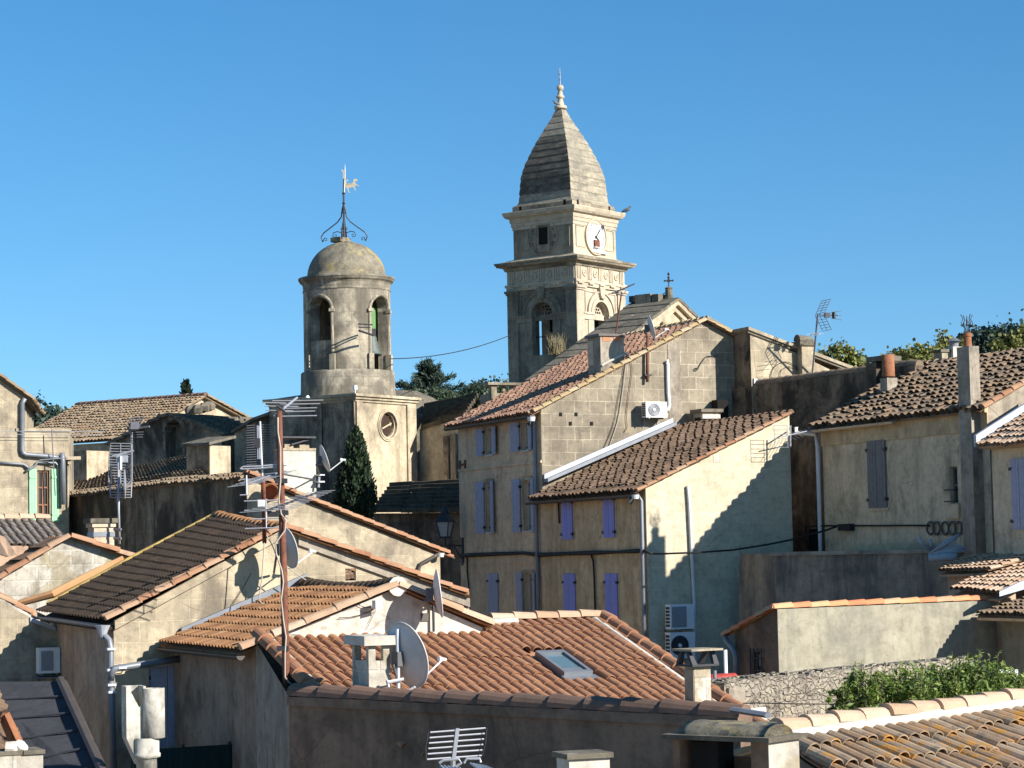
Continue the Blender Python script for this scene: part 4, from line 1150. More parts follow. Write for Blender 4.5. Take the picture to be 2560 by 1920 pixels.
# two chimneys on the far slope of this roof: terracotta flue and pale block with cowl
base = P((2222, 957), 76.2)
mb = MB(); mb.cbox(base - UZ * .1, A_, .42, .4, .5); c_ = mb.build('chimney', M['grey_plaster'], root)
mb = MB(); mb.lathe(base, [(.215, .2), (.2, .93), (.15, .93), (.15, .5)], 18); mb.build('flue', M['terracotta'], c_, True)
base = P((2386, 905), 80); zt_ = P((2386, 868), 80).z
mb = MB(); mb.cbox(V((base.x, base.y, zt_ - .6)), A_, .5, .42, 1.2); c_ = mb.build('chimney', M['white_plaster'], root)
mb = MB(); mb.lathe(V((base.x, base.y, zt_)), [(.16, 0), (.18, .2), (.30, .2), (.05, .32), (.001, .32)], 16); mb.build('cowl', M['zinc_dark'], c_)
base = P((2356, 905), 80); zt_ = P((2356, 882), 80).z
mb = MB(); mb.cbox(V((base.x, base.y, zt_ - .6)), A_, .5, .36, 1.2); c_ = mb.build('chimney', M['stone_house'], root)
mb = MB(); mb.cbox(V((base.x, base.y, zt_ + .05)), A_, .6, .5, .1); mb.build('chimney_cap', M['slab'], c_)
# tyres and clutter hung low on the facade
for i, x in enumerate((1597, 1635, 1690, 1735, 1775, 1815)):
    c = F_R.at(q(7, x, 1456), .08)
    tag(MB().lathe(c, [(.2, -.03), (.225, 0), (.2, .03), (.165, .025), (.155, 0), (.165, -.025), (.2, -.03)], 20, axis=F_R.n).build('hoop', M['brown_gutter'], None, True, org=c),
        'black hoops hung in a row low on the shaded cream facade', 'hoop', 'black hoops hung in a row')
pc = [F_R.at(q(7, x, y), .09) for x, y in ((800, 1510), (802, 1445), (930, 1440), (1090, 1440), (1500, 1438), (1590, 1440))]
tag(MB().tube(pc, .03, 5).build('facade_cable', M['cable_b'], None, True, org=pc[1]), 'black cable running level along the bottom of the cream facade', 'cable', 'overhead cables')
jb = F_R.at(q(7, 1060, 1450), .1); tag(MB().cbox(jb, A_, .7, .2, .22).build('junction_box', M['cable_b'], None, org=jb), 'black junction sleeve on the cable of the cream facade', 'junction box')
h = F_R.sh(.05).rect(q(7, 822, 1462), q(7, 890, 1590)); MB().wbox(F_R, h[0], h[2], h[1], h[3], .003, .06).build('hatch', M['black'], root)

# terrace below: streaked concrete wall with parapet, in the shade of the cream house
t0 = P(q(8, 682, 205), 73.0); W_Tc = Pl(t0, 127)
uB = W_Tc.hit(q(8, 1660, 195))[0]
tw = thing('terrace', 'streaked grey terrace wall with flat top below the shaded cream facade', 'terrace', (t0.x, t0.y, 0))
mb = MB(); o_ = [(0, GZ), (uB + 1.5, GZ), (uB + 1.5, t0.z), (0, t0.z)]; mb.wall(W_Tc, o_)
mb.quad(W_Tc.w(0, GZ), W_Tc.w(0, t0.z), W_Tc.w(0, t0.z) + A_ * 2.2, W_Tc.w(0, GZ) + A_ * 3.2)
mb.quad(W_Tc.w(0, t0.z - .01), W_Tc.w(uB + 1.5, t0.z - .01), W_Tc.w(uB + 1.5, t0.z - .01) + B_ * 1.2, W_Tc.w(0, t0.z - .01) + A_ * 3.2 + B_ * 2)
mb.build('wall', M['terrace'], tw)
mb = MB(); mb.wbox(W_Tc, -.08, uB + 1.5, t0.z - .08, t0.z + .04, -.2, .08); mb.build('coping', M['grey_plaster'], tw)
h = W_Tc.sh(-.9).rect(q(8, 1165, 148), q(8, 1640, 195)); mb = MB(); mb.wbox(W_Tc.sh(-.9), h[0], h[2], t0.z - .02, h[3], -.05, .0); mb.build('parapet_panel', M['facade_tan'], tw)
pb = P(q(8, 1740, 205), 68.6)
tp = thing('plastic_sheeting', 'bundle of pale blue plastic pipes and sheeting thrown on the terrace edge', 'pipes', pb)
mb = MB(); g = random.Random(5)
mb.tube([P(q(8, 1625, 232), 68.6), P(q(8, 1730, 225), 68.5), P(q(8, 1800, 228), 68.3)], .13, 8)
for a_, b_, c_ in (((1640, 200), (1740, 130), (1815, 92)), ((1650, 190), (1730, 150), (1800, 110)), ((1650, 205), (1760, 180), (1850, 172)), ((1640, 185), (1590, 150), (1568, 108)), ((1650, 180), (1640, 150), (1636, 122)), ((1660, 205), (1750, 195), (1850, 190)), ((1700, 180), (1790, 150), (1850, 180))):
    mb.tube([P(q(8, *a_), 68.6), P(q(8, *b_), 68.5), P(q(8, *c_), 68.4)], .055, 6)
mb.build('pipes', plain('pale_blue_plastic', (.36, .42, .46), .4, 0, .2, 3), tp, True)

# ================================================================== house with the lilac shutter at the right edge
pe = P((2478, 1098), 65.4); F_N0 = Pl(pe, AZA + 180)
C_N = F_N0.w(2.4, pe.z)
C_N.z = pe.z
rn = house('lilac_shutter_house', 'shaded house with a lilac shutter under an orange tile eave', 'house', C_N, 2.4, 4.0, C_N.z + 2.1, 8, C_N.z, gm='stone_house', fm='cream_grey',
           roofL=dict(mat='t_tan', pitch=.215, row=.34, seed=51, lift=.04), eo=.4, ro=.1)
root = rn['root']; F_N = rn['F']
h = F_N.rect(q(7, 2117, 1015), q(7, 2235, 1462)); shutters_closed(root, F_N, h, M['shutter_lilac'])
cv = MB(); cv.wbox(F_N, 0, 2.4, C_N.z - .3, C_N.z - .02, .002, .22); cv.build('cornice', M['facade_tan'], root)
z0, z1 = rn['roofpts'][1], rn['roofpts'][2]
MB().prism([z0 + A_ * .05 - UZ * .05, z0 + A_ * .05 + UZ * .3, z1 + A_ * .05 + UZ * .3, z1 + A_ * .05 - UZ * .05], A_ * .12).build('flashing', M['zinc'], root)

# annex with pale barrel tiles in two steps
ax = thing('tiled_annex', 'low annex with two stepped pale barrel tile roofs behind the garden wall', 'annex', P((2400, 1500), 61))
a1, a2, a3, a4 = P(q(8, 2075, 452), 61.2), P(q(8, 1772, 420), 62.8), P(q(8, 2060, 262), 65.0), P((2700, 1378), 63.2)
roof_part(ax, a1, a2, a3, a4, 't_tan', .2, .34, seed=61)
b1, b2, b3, b4 = P(q(8, 2010, 305), 63.2), P(q(8, 1688, 315), 64.6), P(q(8, 1850, 232), 66.6), P((2680, 1362), 64.5)
roof_part(ax, b1, b2, b3, b4, 't_tan', .2, .34, seed=62)
mb = MB()
for (x, y) in ((a1, a2), (b1, b2)):
    o = V((.28, .22, -.12)); mb.quad(V((x.x, x.y, GZ)) + V((o.x, o.y, 0)), V((y.x, y.y, GZ)) + V((o.x, o.y, 0)), y + o, x + o)
    mb.quad(V((y.x, y.y, GZ)) + V((o.x, o.y, 0)), V((y.x, y.y, GZ)) + V((o.x, o.y, 0)) + B_ * 4, y + o + B_ * 4 + UZ * 1.2, y + o)
mb.build('wall', M['pink_plaster'], ax)
zf = MB(); zf.prism([P(q(8, 2062, 470), 60.7), P(q(8, 2085, 450), 61.0), P((2640, 1425), 62.3), P((2640, 1450), 62.0)], UZ * .12); zf.build('flashing', M['zinc'], ax)

# shaded house cut by the right edge (its eave throws the shadow on the garden wall)
pe = P(q(8, 2105, 548), 61.0); F_B0 = Pl(pe, AZA + 180)
C_B = F_B0.w(6.0, pe.z); C_B.z = pe.z
rb = house('edge_house', 'shaded rendered house with brown tile eave cut by the picture edge', 'house', C_B, 6.25, 4.0, C_B.z + .9, 8, C_B.z, gm='garden', fm='garden',
           roofL=dict(mat='t_grey', pitch=.215, row=.34, seed=71, lift=.04), eo=.6, ro=.1)
add_gutter(rb, 'facade_grey', .08, 0, 0, .1)

# ================================================================== garden wall with orange coping (lean-to)
g0 = P(q(8, 697, 560), 58.0); W_G = Pl(g0, 58)
uE = W_G.hit(q(8, 2090, 510))[0]
zt0 = W_G.hit(q(8, 697, 548))[1]; zt1 = W_G.hit(q(8, 2050, 492))[1]
gw = thing('garden_wall', 'grey rendered lean-to wall topped with orange coping tiles', 'wall', (g0.x, g0.y, 0))
S_G = Pl(g0, AZA - 4)
ub, zb = S_G.hit(q(8, 437, 688))
mb = MB(); mb.wall(W_G, [(0, GZ), (uE, GZ), (uE, zt1), (0, zt0)])
mb.build('front_wall', M['garden'], gw)
grill = S_G.rect(q(8, 548, 812), q(8, 606, 950))
mb = MB(); mb.wall(S_G, [(0, GZ), (ub, GZ), (ub, zb), (0, zt0)], [grill]); mb.build('side_wall', M['brown_plaster'], gw)
MB().wbox(S_G, grill[0], grill[2], grill[1], grill[3], -.24, -.2).build('window', M['glass'], gw)
gb = MB()
for i in range(4):
    u = grill[0] - .05 + (grill[2] - grill[0] + .1) * i / 3; gb.rod(S_G.w(u, grill[1] - .15, .06), S_G.w(u, grill[3] + .1, .06), .022, 5)
for z in (grill[1] + .1, grill[3] - .15): gb.rod(S_G.w(grill[0] - .12, z, .06), S_G.w(grill[2] + .12, z, .06), .02, 5)
gb.build('window_grille', M['iron'], gw)
MB().wbox(S_G, grill[0] + .05, grill[0] + .32, grill[1] + .2, grill[3] - .05, -.19, -.12).build('curtain', M['white_plaster'], gw)
mb = MB(); ridge(mb, W_G.w(uE, zt1 + .02, -.1), W_G.w(-.1, zt0 + .02, -.1), .125, .62, seed=81, lift=.015, jit=.006); mb.build('coping_tiles', M['t_cap'], gw)
back = (S_G.t) * ub
mb = MB(); tiles(mb, W_G.w(0, zt0 + .02, -.1) + back + UZ * (zb - zt0), W_G.w(uE, zt1 + .02, -.1) + back + UZ * (zb - zt0), W_G.w(uE, zt1 + .02, -.1), W_G.w(0, zt0 + .02, -.1), .22, .36, seed=82)
ridge(mb, S_G.w(ub + .4, zb - .12, .03), S_G.w(0, zt0 + .03, .03), .13, .4, seed=83, lift=.02)
mb.build('roof', M['t_cap'], gw)
tp = S_G.at(q(8, 372, 712), .12)
pipe(gw, [tp, S_G.at(q(8, 385, 745), .12), S_G.at(q(8, 425, 790), .14), S_G.at(q(8, 440, 830), .14), S_G.at(q(8, 446, 1000), .14)], .07, 'zinc_dark')

# rubble wall
s0 = P(q(8, 405, 1010), 50); W_S = Pl(s0, 50)
prof = [(370, 1000), (400, 990), (520, 978), (650, 962), (780, 952), (900, 950), (1000, 930), (1100, 922), (1250, 905), (1400, 900), (1560, 880), (1760, 862), (1900, 850)]
top = [W_S.hit(q(8, *p)) for p in prof]
sw = thing('rubble_wall', 'crumbling rubble stone wall in the sun below the garden wall', 'wall', (s0.x, s0.y, 0))
mb = MB(); mb.wall(W_S, [(top[0][0], GZ), (top[-1][0], GZ)] + top[::-1])
u0 = top[0][0]; mb.quad(W_S.w(u0, GZ), W_S.w(u0, top[0][1]), W_S.w(u0, top[0][1], -.6), W_S.w(u0, GZ, -.6))
g = random.Random(3)
for a_, b_ in zip(top, top[1:]): mb.quad(W_S.w(*a_), W_S.w(*b_), W_S.w(b_[0], b_[1] + .02, -.7), W_S.w(a_[0], a_[1] + .02, -.7))
for _ in range(140):
    i = g.randrange(len(top) - 1); f = g.random(); u = top[i][0] + (top[i + 1][0] - top[i][0]) * f; z = top[i][1] + (top[i + 1][1] - top[i][1]) * f
    w, h_ = g.uniform(.08, .22), g.uniform(.04, .1); mb.box(W_S.w(u, z - .05, -g.uniform(.0, .45)), W_S.t * w + UZ * g.uniform(-.03, .03), -W_S.n * w * .7, UZ * h_ + W_S.t * g.uniform(-.03, .03), g.random())
for _ in range(520):
    u = g.uniform(u0 + .9, top[-1][0]); z = g.uniform(top[0][1] - 2.3, top[0][1] - .1); w, h_ = g.uniform(.06, .17), g.uniform(.05, .11)
    mb.box(W_S.w(u, z, -.03), W_S.t * w + UZ * g.uniform(-.04, .04), W_S.n * g.uniform(.035, .055), UZ * h_ + W_S.t * g.uniform(-.04, .04), g.random())
mb.build('wall', M['rubble'], sw)
h = W_S.rect(q(8, 405, 1015), q(8, 500, 1200)); mb = MB(); mb.wbox(W_S, h[0] - .1, h[2] - .05, GZ, h[3] - .05, .003, .07); mb.build('pier', M['grey_plaster'], sw)
mb = MB(); mb.wbox(W_S, h[0] - .02, h[2] + .55, h[1] - 1, h[1] + .15, .07, .09); mb.build('render_patch', M['white_plaster'], sw)
pc = [P(p, 49.2) for p in (q(8, 385, 1135), q(8, 450, 1128), q(8, 560, 1124), q(8, 800, 1130), q(8, 1150, 1132))]
tag(MB().tube(pc, .013, 5).build('fence_wire', M['cable_b'], None, True, org=pc[1]), 'thin dark wire stretched in front of the rubble wall', 'wire')

# clutter between the roofs: red gas bottles, white post
rbp = P('' or q(8, 365, 985), 53.5)
rc = thing('gas_cylinder', 'red gas cylinder lying on its cradle behind the rubble wall end', 'gas cylinder', rbp)
mb = MB(); mb.tube([rbp - B_ * .42, rbp - B_ * .36, rbp + B_ * .3, rbp + B_ * .36], [.08, .16, .16, .1], 14); mb.build('cylinder', M['red_paint'], rc, True)
mb = MB()
for s_ in (-.2, .2): mb.cbox(rbp + B_ * s_ - UZ * .3, B_, .05, .3, .4)
mb.cbox(V((rbp.x, rbp.y, (rbp.z - .5) / 2)), B_, .5, .3, rbp.z - .5); mb.build('cradle', M['iron'], rc)
pp = P(q(8, 378, 955), 54); tag(MB().tube([V((pp.x, pp.y, GZ)), P(q(8, 376, 798), 54)], .045, 8).build('post', M['pvc'], None, True, org=V((pp.x, pp.y, 0))), 'slim white post standing behind the red gas cylinder', 'post')
pp = P(q(8, 312, 1060), 52); tag(MB().tube([V((pp.x, pp.y, GZ)), P(q(8, 312, 925), 52)], .04, 8).build('post', M['zinc_dark'], None, True, org=V((pp.x, pp.y, 0))), 'slim grey post beside the capped chimney and red cylinder', 'post')
ac_pl = Pl(P(q(8, 2100, 990), 55.5), AZB)
ac_unit('air conditioner half hidden by the bushes at the foot of the shaded house', ac_pl, q(8, 2045, 925), q(8, 2180, 1052), .33, .15, fanmat='ac_dark', side=-1, group='air conditioners on walls')
h = ac_pl.rect(q(8, 2020, 930), q(8, 2300, 1080)); 

# bushes in front of the rubble wall
for i, (lab, bl, n_) in enumerate((
        ('tall bright green bush, highest of those before the rubble wall', [(q(8, 1850, 985), 48.5, .85, .95), (q(8, 1790, 1020), 48.2, .6, .6)], 5200),
        ('sparse young bush with upright stems at the left end of the bushes', [(q(8, 1100, 1085), 47.5, .42, .42), (q(8, 1220, 1030), 47.6, .5, .75)], 2000),
        ('low bushy green shrub between the sparse bush and the tall bush', [(q(8, 1400, 1050), 47.8, .75, .62), (q(8, 1560, 1030), 48, .7, .8)], 4200),
        ('rounded green bush touching the air conditioner', [(q(8, 1990, 1010), 48.6, .62, .6), (q(8, 2060, 1040), 48.6, .5, .45)], 3000),
        ('small light green bush right of the air conditioner', [(q(8, 2135, 1000), 48.8, .3, .5)], 900))):
    c0 = P(bl[0][0], bl[0][1])
    bt = thing('bush', lab, 'bush', (c0.x, c0.y, 0), 'bushes in front of the rubble wall')
    mb = MB(); foliage(mb, [(P((p[0], p[1] + 14), d), (w, w * .8, hh * .62)) for p, d, w, hh in bl], int(n_ * .75), .05, 100 + i, .6, 2.6, .2)
    g = random.Random(900 + i); stm = MB()
    for k in range(34 if i != 1 else 22):
        p, d, w, hh = g.choice(bl); hh *= .62; c = P((p[0], p[1] + 14), d); a = g.uniform(0, 6.28); x = c + V((math.cos(a) * w * g.random(), math.sin(a) * w * .7 * g.random(), 0))
        t_ = V((c.x + (x.x - c.x) * 1.5, c.y + (x.y - c.y) * 1.5, c.z + hh * g.uniform(.6, 1.35)))
        stm.tube([V((c.x + (x.x - c.x) * .4, c.y, .0)), x - UZ * hh * .6, t_], [.02, .012, .006], 4, False)
        for m in range(26):
            f = g.uniform(.25, 1); pz = x - UZ * hh * .6 + (t_ - x + UZ * hh * .6) * f
            dd = V((g.gauss(0, 1), g.gauss(0, 1), g.gauss(.6, .6))).normalized(); sd_ = dd.orthogonal().normalized() * .012; L = g.uniform(.06, .13)
            mb.add([pz, pz + dd * L * .5 + sd_, pz + dd * L, pz + dd * L * .5 - sd_], [[0, 1, 2, 3]], g.random())
    mb.build('foliage', M['leaf_bush'], bt); stm.build('stems', M['bark'], bt)

# ================================================================== trees beyond the roofs
def tree(name, label, cat, base_px, d, blobs, n, size, mat, seed, group=None, trunk=.18, up=.3, stretch=1.2, shell=.45, dd=0.0, twigs=0):
    c0 = P(blobs[0][0], d)
    root = thing(name, label, cat, (c0.x, c0.y, 0), group)
    g = random.Random(seed)
    bl = [(P(p, d + g.uniform(-1, 1) * dd), (w, w * .85, h)) for p, w, h in blobs]
    mb = MB(); foliage(mb, bl, n, size, seed, up, stretch, shell)
    tk = MB()
    x0 = V((c0.x, c0.y, 0)); zt = min(b[0].z for b in bl)
    tk.tube([x0 - UZ * .2, x0 + UZ * zt * .4, x0 + UZ * (zt)], [trunk * 1.5, trunk, trunk * .7], 8)
    for c, r_ in bl: 
        tk.tube([x0 + UZ * zt * .75, (x0 + UZ * zt + c) / 2 + V((0, 0, -.3)), c, c + UZ * r_[2] * .7], [trunk * .6, trunk * .35, trunk * .2, .02], 6)
        for k in range(twigs):
            a = g.uniform(0, 6.28); e = c + V((math.cos(a) * r_[0] * g.uniform(.6, 1.2), math.sin(a) * r_[1] * .8, r_[2] * g.uniform(.5, 1.55)))
            tk.tube([c, (c + e) / 2 + UZ * .15, e], [.05, .03, .012], 4, False)
            for m in range(26):
                f = g.uniform(.35, 1.02); pz = c + (e - c) * f + V((g.gauss(0, .14), g.gauss(0, .14), g.gauss(0, .14)))
                nx = V((g.gauss(0, 1), g.gauss(0, 1), g.gauss(0, 1))).normalized(); a1 = nx.orthogonal().normalized(); b1 = nx.cross(a1); s_ = size * g.uniform(.6, 1.2)
                mb.add([pz - a1 * s_ * .5, pz - b1 * s_ * .5, pz + a1 * s_ * .5, pz + b1 * s_ * .6], [[0, 1, 2, 3]], g.random())
    mb.build('crown', M[mat], root)
    tk.build('trunk', M['bark'], root)
    return root
grp = 'trees beyond the roofs'
tree('plane_tree', 'yellow green tree rising behind the black terrace wall by the antenna', 'tree', None, 105, [(q('F', 510, 832), .95, 1.1), (q('F', 650, 862), .7, 1.0), (q('F', 390, 862), .7, .55), (q('F', 560, 922), 1.7, .6)], 7000, .17, 'leaf_plane', 201, grp, twigs=3)
tree('plane_tree', 'yellow green tree with loose twigs behind the terracotta flue', 'tree', None, 102, [(q('F', 1200, 822), 1.3, .85), (q('F', 1310, 782), .8, .7), (q('F', 1060, 862), 1.0, .6), (q('F', 1370, 812), .6, .5)], 7500, .16, 'leaf_plane', 202, grp, twigs=6)
tree('plane_tree', 'thin leafy tree top beside the pale chimney with a cowl', 'tree', None, 103, [(q('F', 1530, 672), .75, .7), (q('F', 1440, 752), .8, .5)], 1300, .16, 'leaf_plane', 203, grp, twigs=5)
tree('umbrella_pine', 'rounded dark green pine crown above the mossy tile roof', 'tree', None, 150, [(q('F', 1990, 690), 2.9, 1.9), (q('F', 1890, 712), 1.9, 1.6), (q('F', 2070, 700), 1.8, 1.6), (q('F', 1980, 782), 3.2, 1.6)], 9000, .26, 'leaf_pine', 204, grp, shell=.75)
tree('plane_tree', 'leafy branch tips at the edge right of the pine crown', 'tree', None, 100, [(q('F', 2195, 640), .6, .9), (q('F', 2000, 680), .35, .45), (q('F', 2140, 690), .5, .4)], 1300, .16, 'leaf_plane', 205, grp, twigs=6)
# dark pine left of the tall house, bushy trees under it, cypress by the bell tower, small far trees
def pine(label, tip, base, d, wid, seed, n=34):
    t_, b_ = P(tip, d), P(base, d); H = t_.z - b_.z
    root = thing('pine_tree', label, 'tree', (t_.x, t_.y, 0), grp)
    g = random.Random(seed); tk = MB(); lf = MB(); x0 = V((t_.x, t_.y, 0))
    tk.tube([x0, V((t_.x, t_.y, t_.z - .4))], [.28, .05], 8)
    for i in range(n):
        f = (i + .5) / n; z = b_.z + H * (f * 1.0) - .5
        a = i * 2.4 + g.uniform(-.4, .4); L = wid * ((1 - f) ** 1.15) * g.choice((.45, .7, 1.0, 1.35)) + .12
        d_ = V((math.cos(a), math.sin(a), g.uniform(.25, .55)))
        o = V((t_.x, t_.y, z)); e = o + d_ * L
        tk.tube([o, e], [.06, .015], 4, False)
        m = int(25 + 85 * L)
        for _ in range(m):
            w = g.uniform(.25, 1.05); p = o + d_ * L * w + V((g.gauss(0, .11), g.gauss(0, .11), g.gauss(0, .09)))
            dd = (d_ + V((g.gauss(0, .6), g.gauss(0, .6), g.gauss(.3, .5)))).normalized(); sd_ = dd.orthogonal().normalized() * .045; Ln = g.uniform(.14, .3)
            lf.add([p - sd_, p + dd * Ln - sd_ * .3, p + dd * Ln + sd_ * .3, p + sd_], [[0, 1, 2, 3]], g.random())
    lf.build('crown', M['leaf_pine'], root); tk.build('trunk', M['bark'], root)
pine('dark ragged pine standing against the sky between the two church towers', q(3, 1550, -50), q(3, 1550, 340), 140, 2.25, 301, 46)
tree('scrub_oak', 'dull green tree at the foot of the dark pine', 'tree', None, 137, [(q(3, 1570, 330), 1.7, .6), (q(3, 1690, 335), .9, .6), (q(3, 1460, 310), .6, .4)], 5200, .15, 'leaf_far', 302, grp)
tree('scrub_oak', 'pale far tree between the pine and the orange brown tile roof', 'tree', None, 160, [(q(3, 1960, 325), 2.0, .9), (q(3, 2040, 300), 1.6, 1.0), (q(3, 1860, 345), 1.4, .6), (q(3, 2110, 310), 1.5, 1.2)], 7000, .17, 'leaf_far', 303, grp)
tree('scrub_oak', 'dark tree showing between the left house and the church roof', 'tree', None, 150, [(q(1, 250, 540), 2.4, 1.5), (q(1, 300, 520), 1.1, 1.3), (q(1, 215, 560), 1.5, 1.5)], 3000, .26, 'leaf_pine', 304, grp)
tree('scrub_oak', 'pale far tree tip left of the church roof hip', 'tree', None, 170, [(q(1, 430, 525), 2.2, 1.1), (q(1, 380, 545), 1.8, .9)], 1800, .28, 'leaf_far', 305, grp)
def cypress(label, tip, base, d, wid, seed, n, size=.1, name='cypress'):
    t_, b_ = P(tip, d), P(base, d); H = t_.z - b_.z
    root = thing(name, label, 'tree', (b_.x, b_.y, 0), grp)
    g = random.Random(seed); lf = MB(); tk = MB()
    ax = lambda f: V((b_.x + (t_.x - b_.x) * f, b_.y + (t_.y - b_.y) * f, b_.z + H * f))
    tk.tube([V((b_.x, b_.y, 0)), ax(0), ax(.9)], [.2, .16, .03], 7)
    pl_ = []
    for i in range(int(60 + n / 60)):   # upright plumes
        f0 = g.uniform(-.05, .85) ** 1.0; a = g.uniform(0, 6.28)
        pl_.append((f0, a, g.uniform(.5, 1.05), g.uniform(.08, .2), g.random()))
    for _ in range(n):
        f0, a, rr, ln, sh = g.choice(pl_)
        f = f0 + ln * g.random()
        prof = wid * min(1, (1.02 - f) * 1.5) ** .85 * (1 if f > .12 else .8 + f * 1.6) if f < 1.02 else .05
        r_ = prof * (rr - .2 * (f - f0) / ln)
        p = ax(min(f, 1.03)) + V((math.cos(a) * r_, math.sin(a) * r_, 0)) + V((g.gauss(0, .05), g.gauss(0, .05), g.gauss(0, .05)))
        dd = (V((math.cos(a) * .35, math.sin(a) * .35, 1)) + V((g.gauss(0, .3), g.gauss(0, .3), 0))).normalized()
        sd_ = dd.cross(V((g.gauss(0, 1), g.gauss(0, 1), g.gauss(0, 1)))).normalized() * size * .32; L = size * g.uniform(.8, 2.0)
        lf.add([p - sd_, p + dd * L * .6 - sd_, p + dd * L, p + dd * L * .6 + sd_, p + sd_], [[0, 1, 2, 3, 4]], min(1, sh * .55 + g.random() * .45))
    lf.build('crown', M['leaf_cypress'], root); tk.build('trunk', M['bark'], root)
cypress('narrow dark cypress in front of the old bell tower base', q(3, 965, 590), q(3, 955, 1340), 90, .76, 311, 13000, .12)
cypress('small cypress tip poking over the church roof ridge', q(1, 1542, 182), q(1, 1545, 400), 160, .42, 312, 1100, .2)

def arcband(mb, pl, cu, cz, r0, r1, o0, o1, a0=0, a1=math.pi, n=24):
    for i in range(n):
        t0, t1 = a0 + (a1 - a0) * i / n, a0 + (a1 - a0) * (i + 1) / n
        ps = [(cu + r * math.cos(t), cz + r * math.sin(t)) for r, t in ((r0, t0), (r1, t0), (r1, t1), (r0, t1))]
        mb.prism([pl.w(u, z, o0) for u, z in ps], pl.n * (o1 - o0))
def bird(label, p, az, s=.3):
    p = V(p); d = dv(az)
    mb = MB()
    mb.tube([p - d * s * .55 + UZ * s * .1, p - d * s * .3 + UZ * s * .25, p + UZ * s * .34, p + d * s * .25 + UZ * s * .42, p + d * s * .36 + UZ * s * .6, p + d * s * .42 + UZ * s * .72, p + d * s * .52 + UZ * s * .7, p + d * s * .62 + UZ * s * .66],
            [s * .06, s * .12, s * .2, s * .19, s * .11, s * .105, s * .08, s * .01], 10)
    for k in (-1, 1): mb.rod(p + V((d.y, -d.x, 0)) * s * .07 * k, p + V((d.y, -d.x, 0)) * s * .07 * k + UZ * s * .25, s * .02, 4)
    return tag(mb.build('pigeon', M['pigeon'], None, True, org=p), label, 'bird', 'pigeons on the clock tower')

# ================================================================== clock tower
TD = 37.0
tr, tl = dv(TD), dv(TD - 90)
SIDE = 4.43
C0 = P((1442, 790), 122)
ctr0 = C0 + (tr + tl) * SIDE / 2
tip = P((1398.5, 169), ctr0.y)
def axis(z):
    f = (z - C0.z) / (tip.z - C0.z)
    return V((ctr0.x + (tip.x - ctr0.x) * f, ctr0.y, z))
def zy(y, x=1436): return P((x, y), 121.8).z
ct = thing('clock_tower', 'tall square stone clock tower with a curved scaled stone spire', 'church tower', (ctr0.x, ctr0.y, 0))
def sq(z, s):
    c = axis(z); return [c + (-tr - tl) * s / 2, c + (tr - tl) * s / 2, c + (tr + tl) * s / 2, c + (-tr + tl) * s / 2]
def stage(mb, levels):
    """levels = [(z, side)...] square rings joined up"""
    vs = []; 
    for z, s in levels: vs += sq(z, s)
    n = len(levels); fs = [[i * 4 + j, i * 4 + (j + 1) % 4, (i + 1) * 4 + (j + 1) % 4, (i + 1) * 4 + j] for i in range(n - 1) for j in range(4)]
    fs += [[3, 2, 1, 0], [(n - 1) * 4 + j for j in range(4)]]
    mb.add(vs, fs); return mb
def faces(s, z):
    c = sq(z, s)
    return Pl(c[0], TD), Pl(c[0], TD - 90)          # right (lit) face, left (shaded) face, u from the shared corner
Z_SP, Z_AT, Z_UC0, Z_UC1, Z_CK, Z_MC0, Z_MC1, Z_FR, Z_AR = zy(488), zy(497), zy(510), zy(541), zy(633), zy(639), zy(660), zy(701), zy(712)
zR = Z_AR
# bell stage, hollow, four arched openings
PR, PLf = faces(SIDE, Z_AR)
zspring = PLf.hit(q('D', 522, 1060))[1]; zsill = PLf.hit(q('D', 522, 1425))[1]
hw = .68; cu = SIDE / 2
arch = [(cu - hw, zsill), (cu + hw, zsill)] + arc_pts(cu, zspring, hw, 0, math.pi, 16)
TH_ = .6
def tower_wall(pl, name_mat, back=False):
    if back: pl = pl.sh(TH_)
    mb = MB(); o_ = [(0, GZ), (SIDE, GZ), (SIDE, Z_MC1 + .02), (0, Z_MC1 + .02)]
    mb.wall(pl, o_, [arch], TH_)
    mb.wall(pl, o_, [arch], .002, -TH_)
    return mb.build('bell_stage_wall', M[name_mat], ct)
c4 = sq(Z_AR, SIDE)
tower_wall(PR, 'tower'); tower_wall(PLf, 'tower_shade_grime')
tower_wall(Pl(c4[1], TD - 90), 'tower_shade_grime', True); tower_wall(Pl(c4[3], TD), 'tower_shade_grime', True)
MB().poly([p for p in sq(zsill - .6, SIDE - .1)]).build('floor', M['tower_shade_grime'], ct)
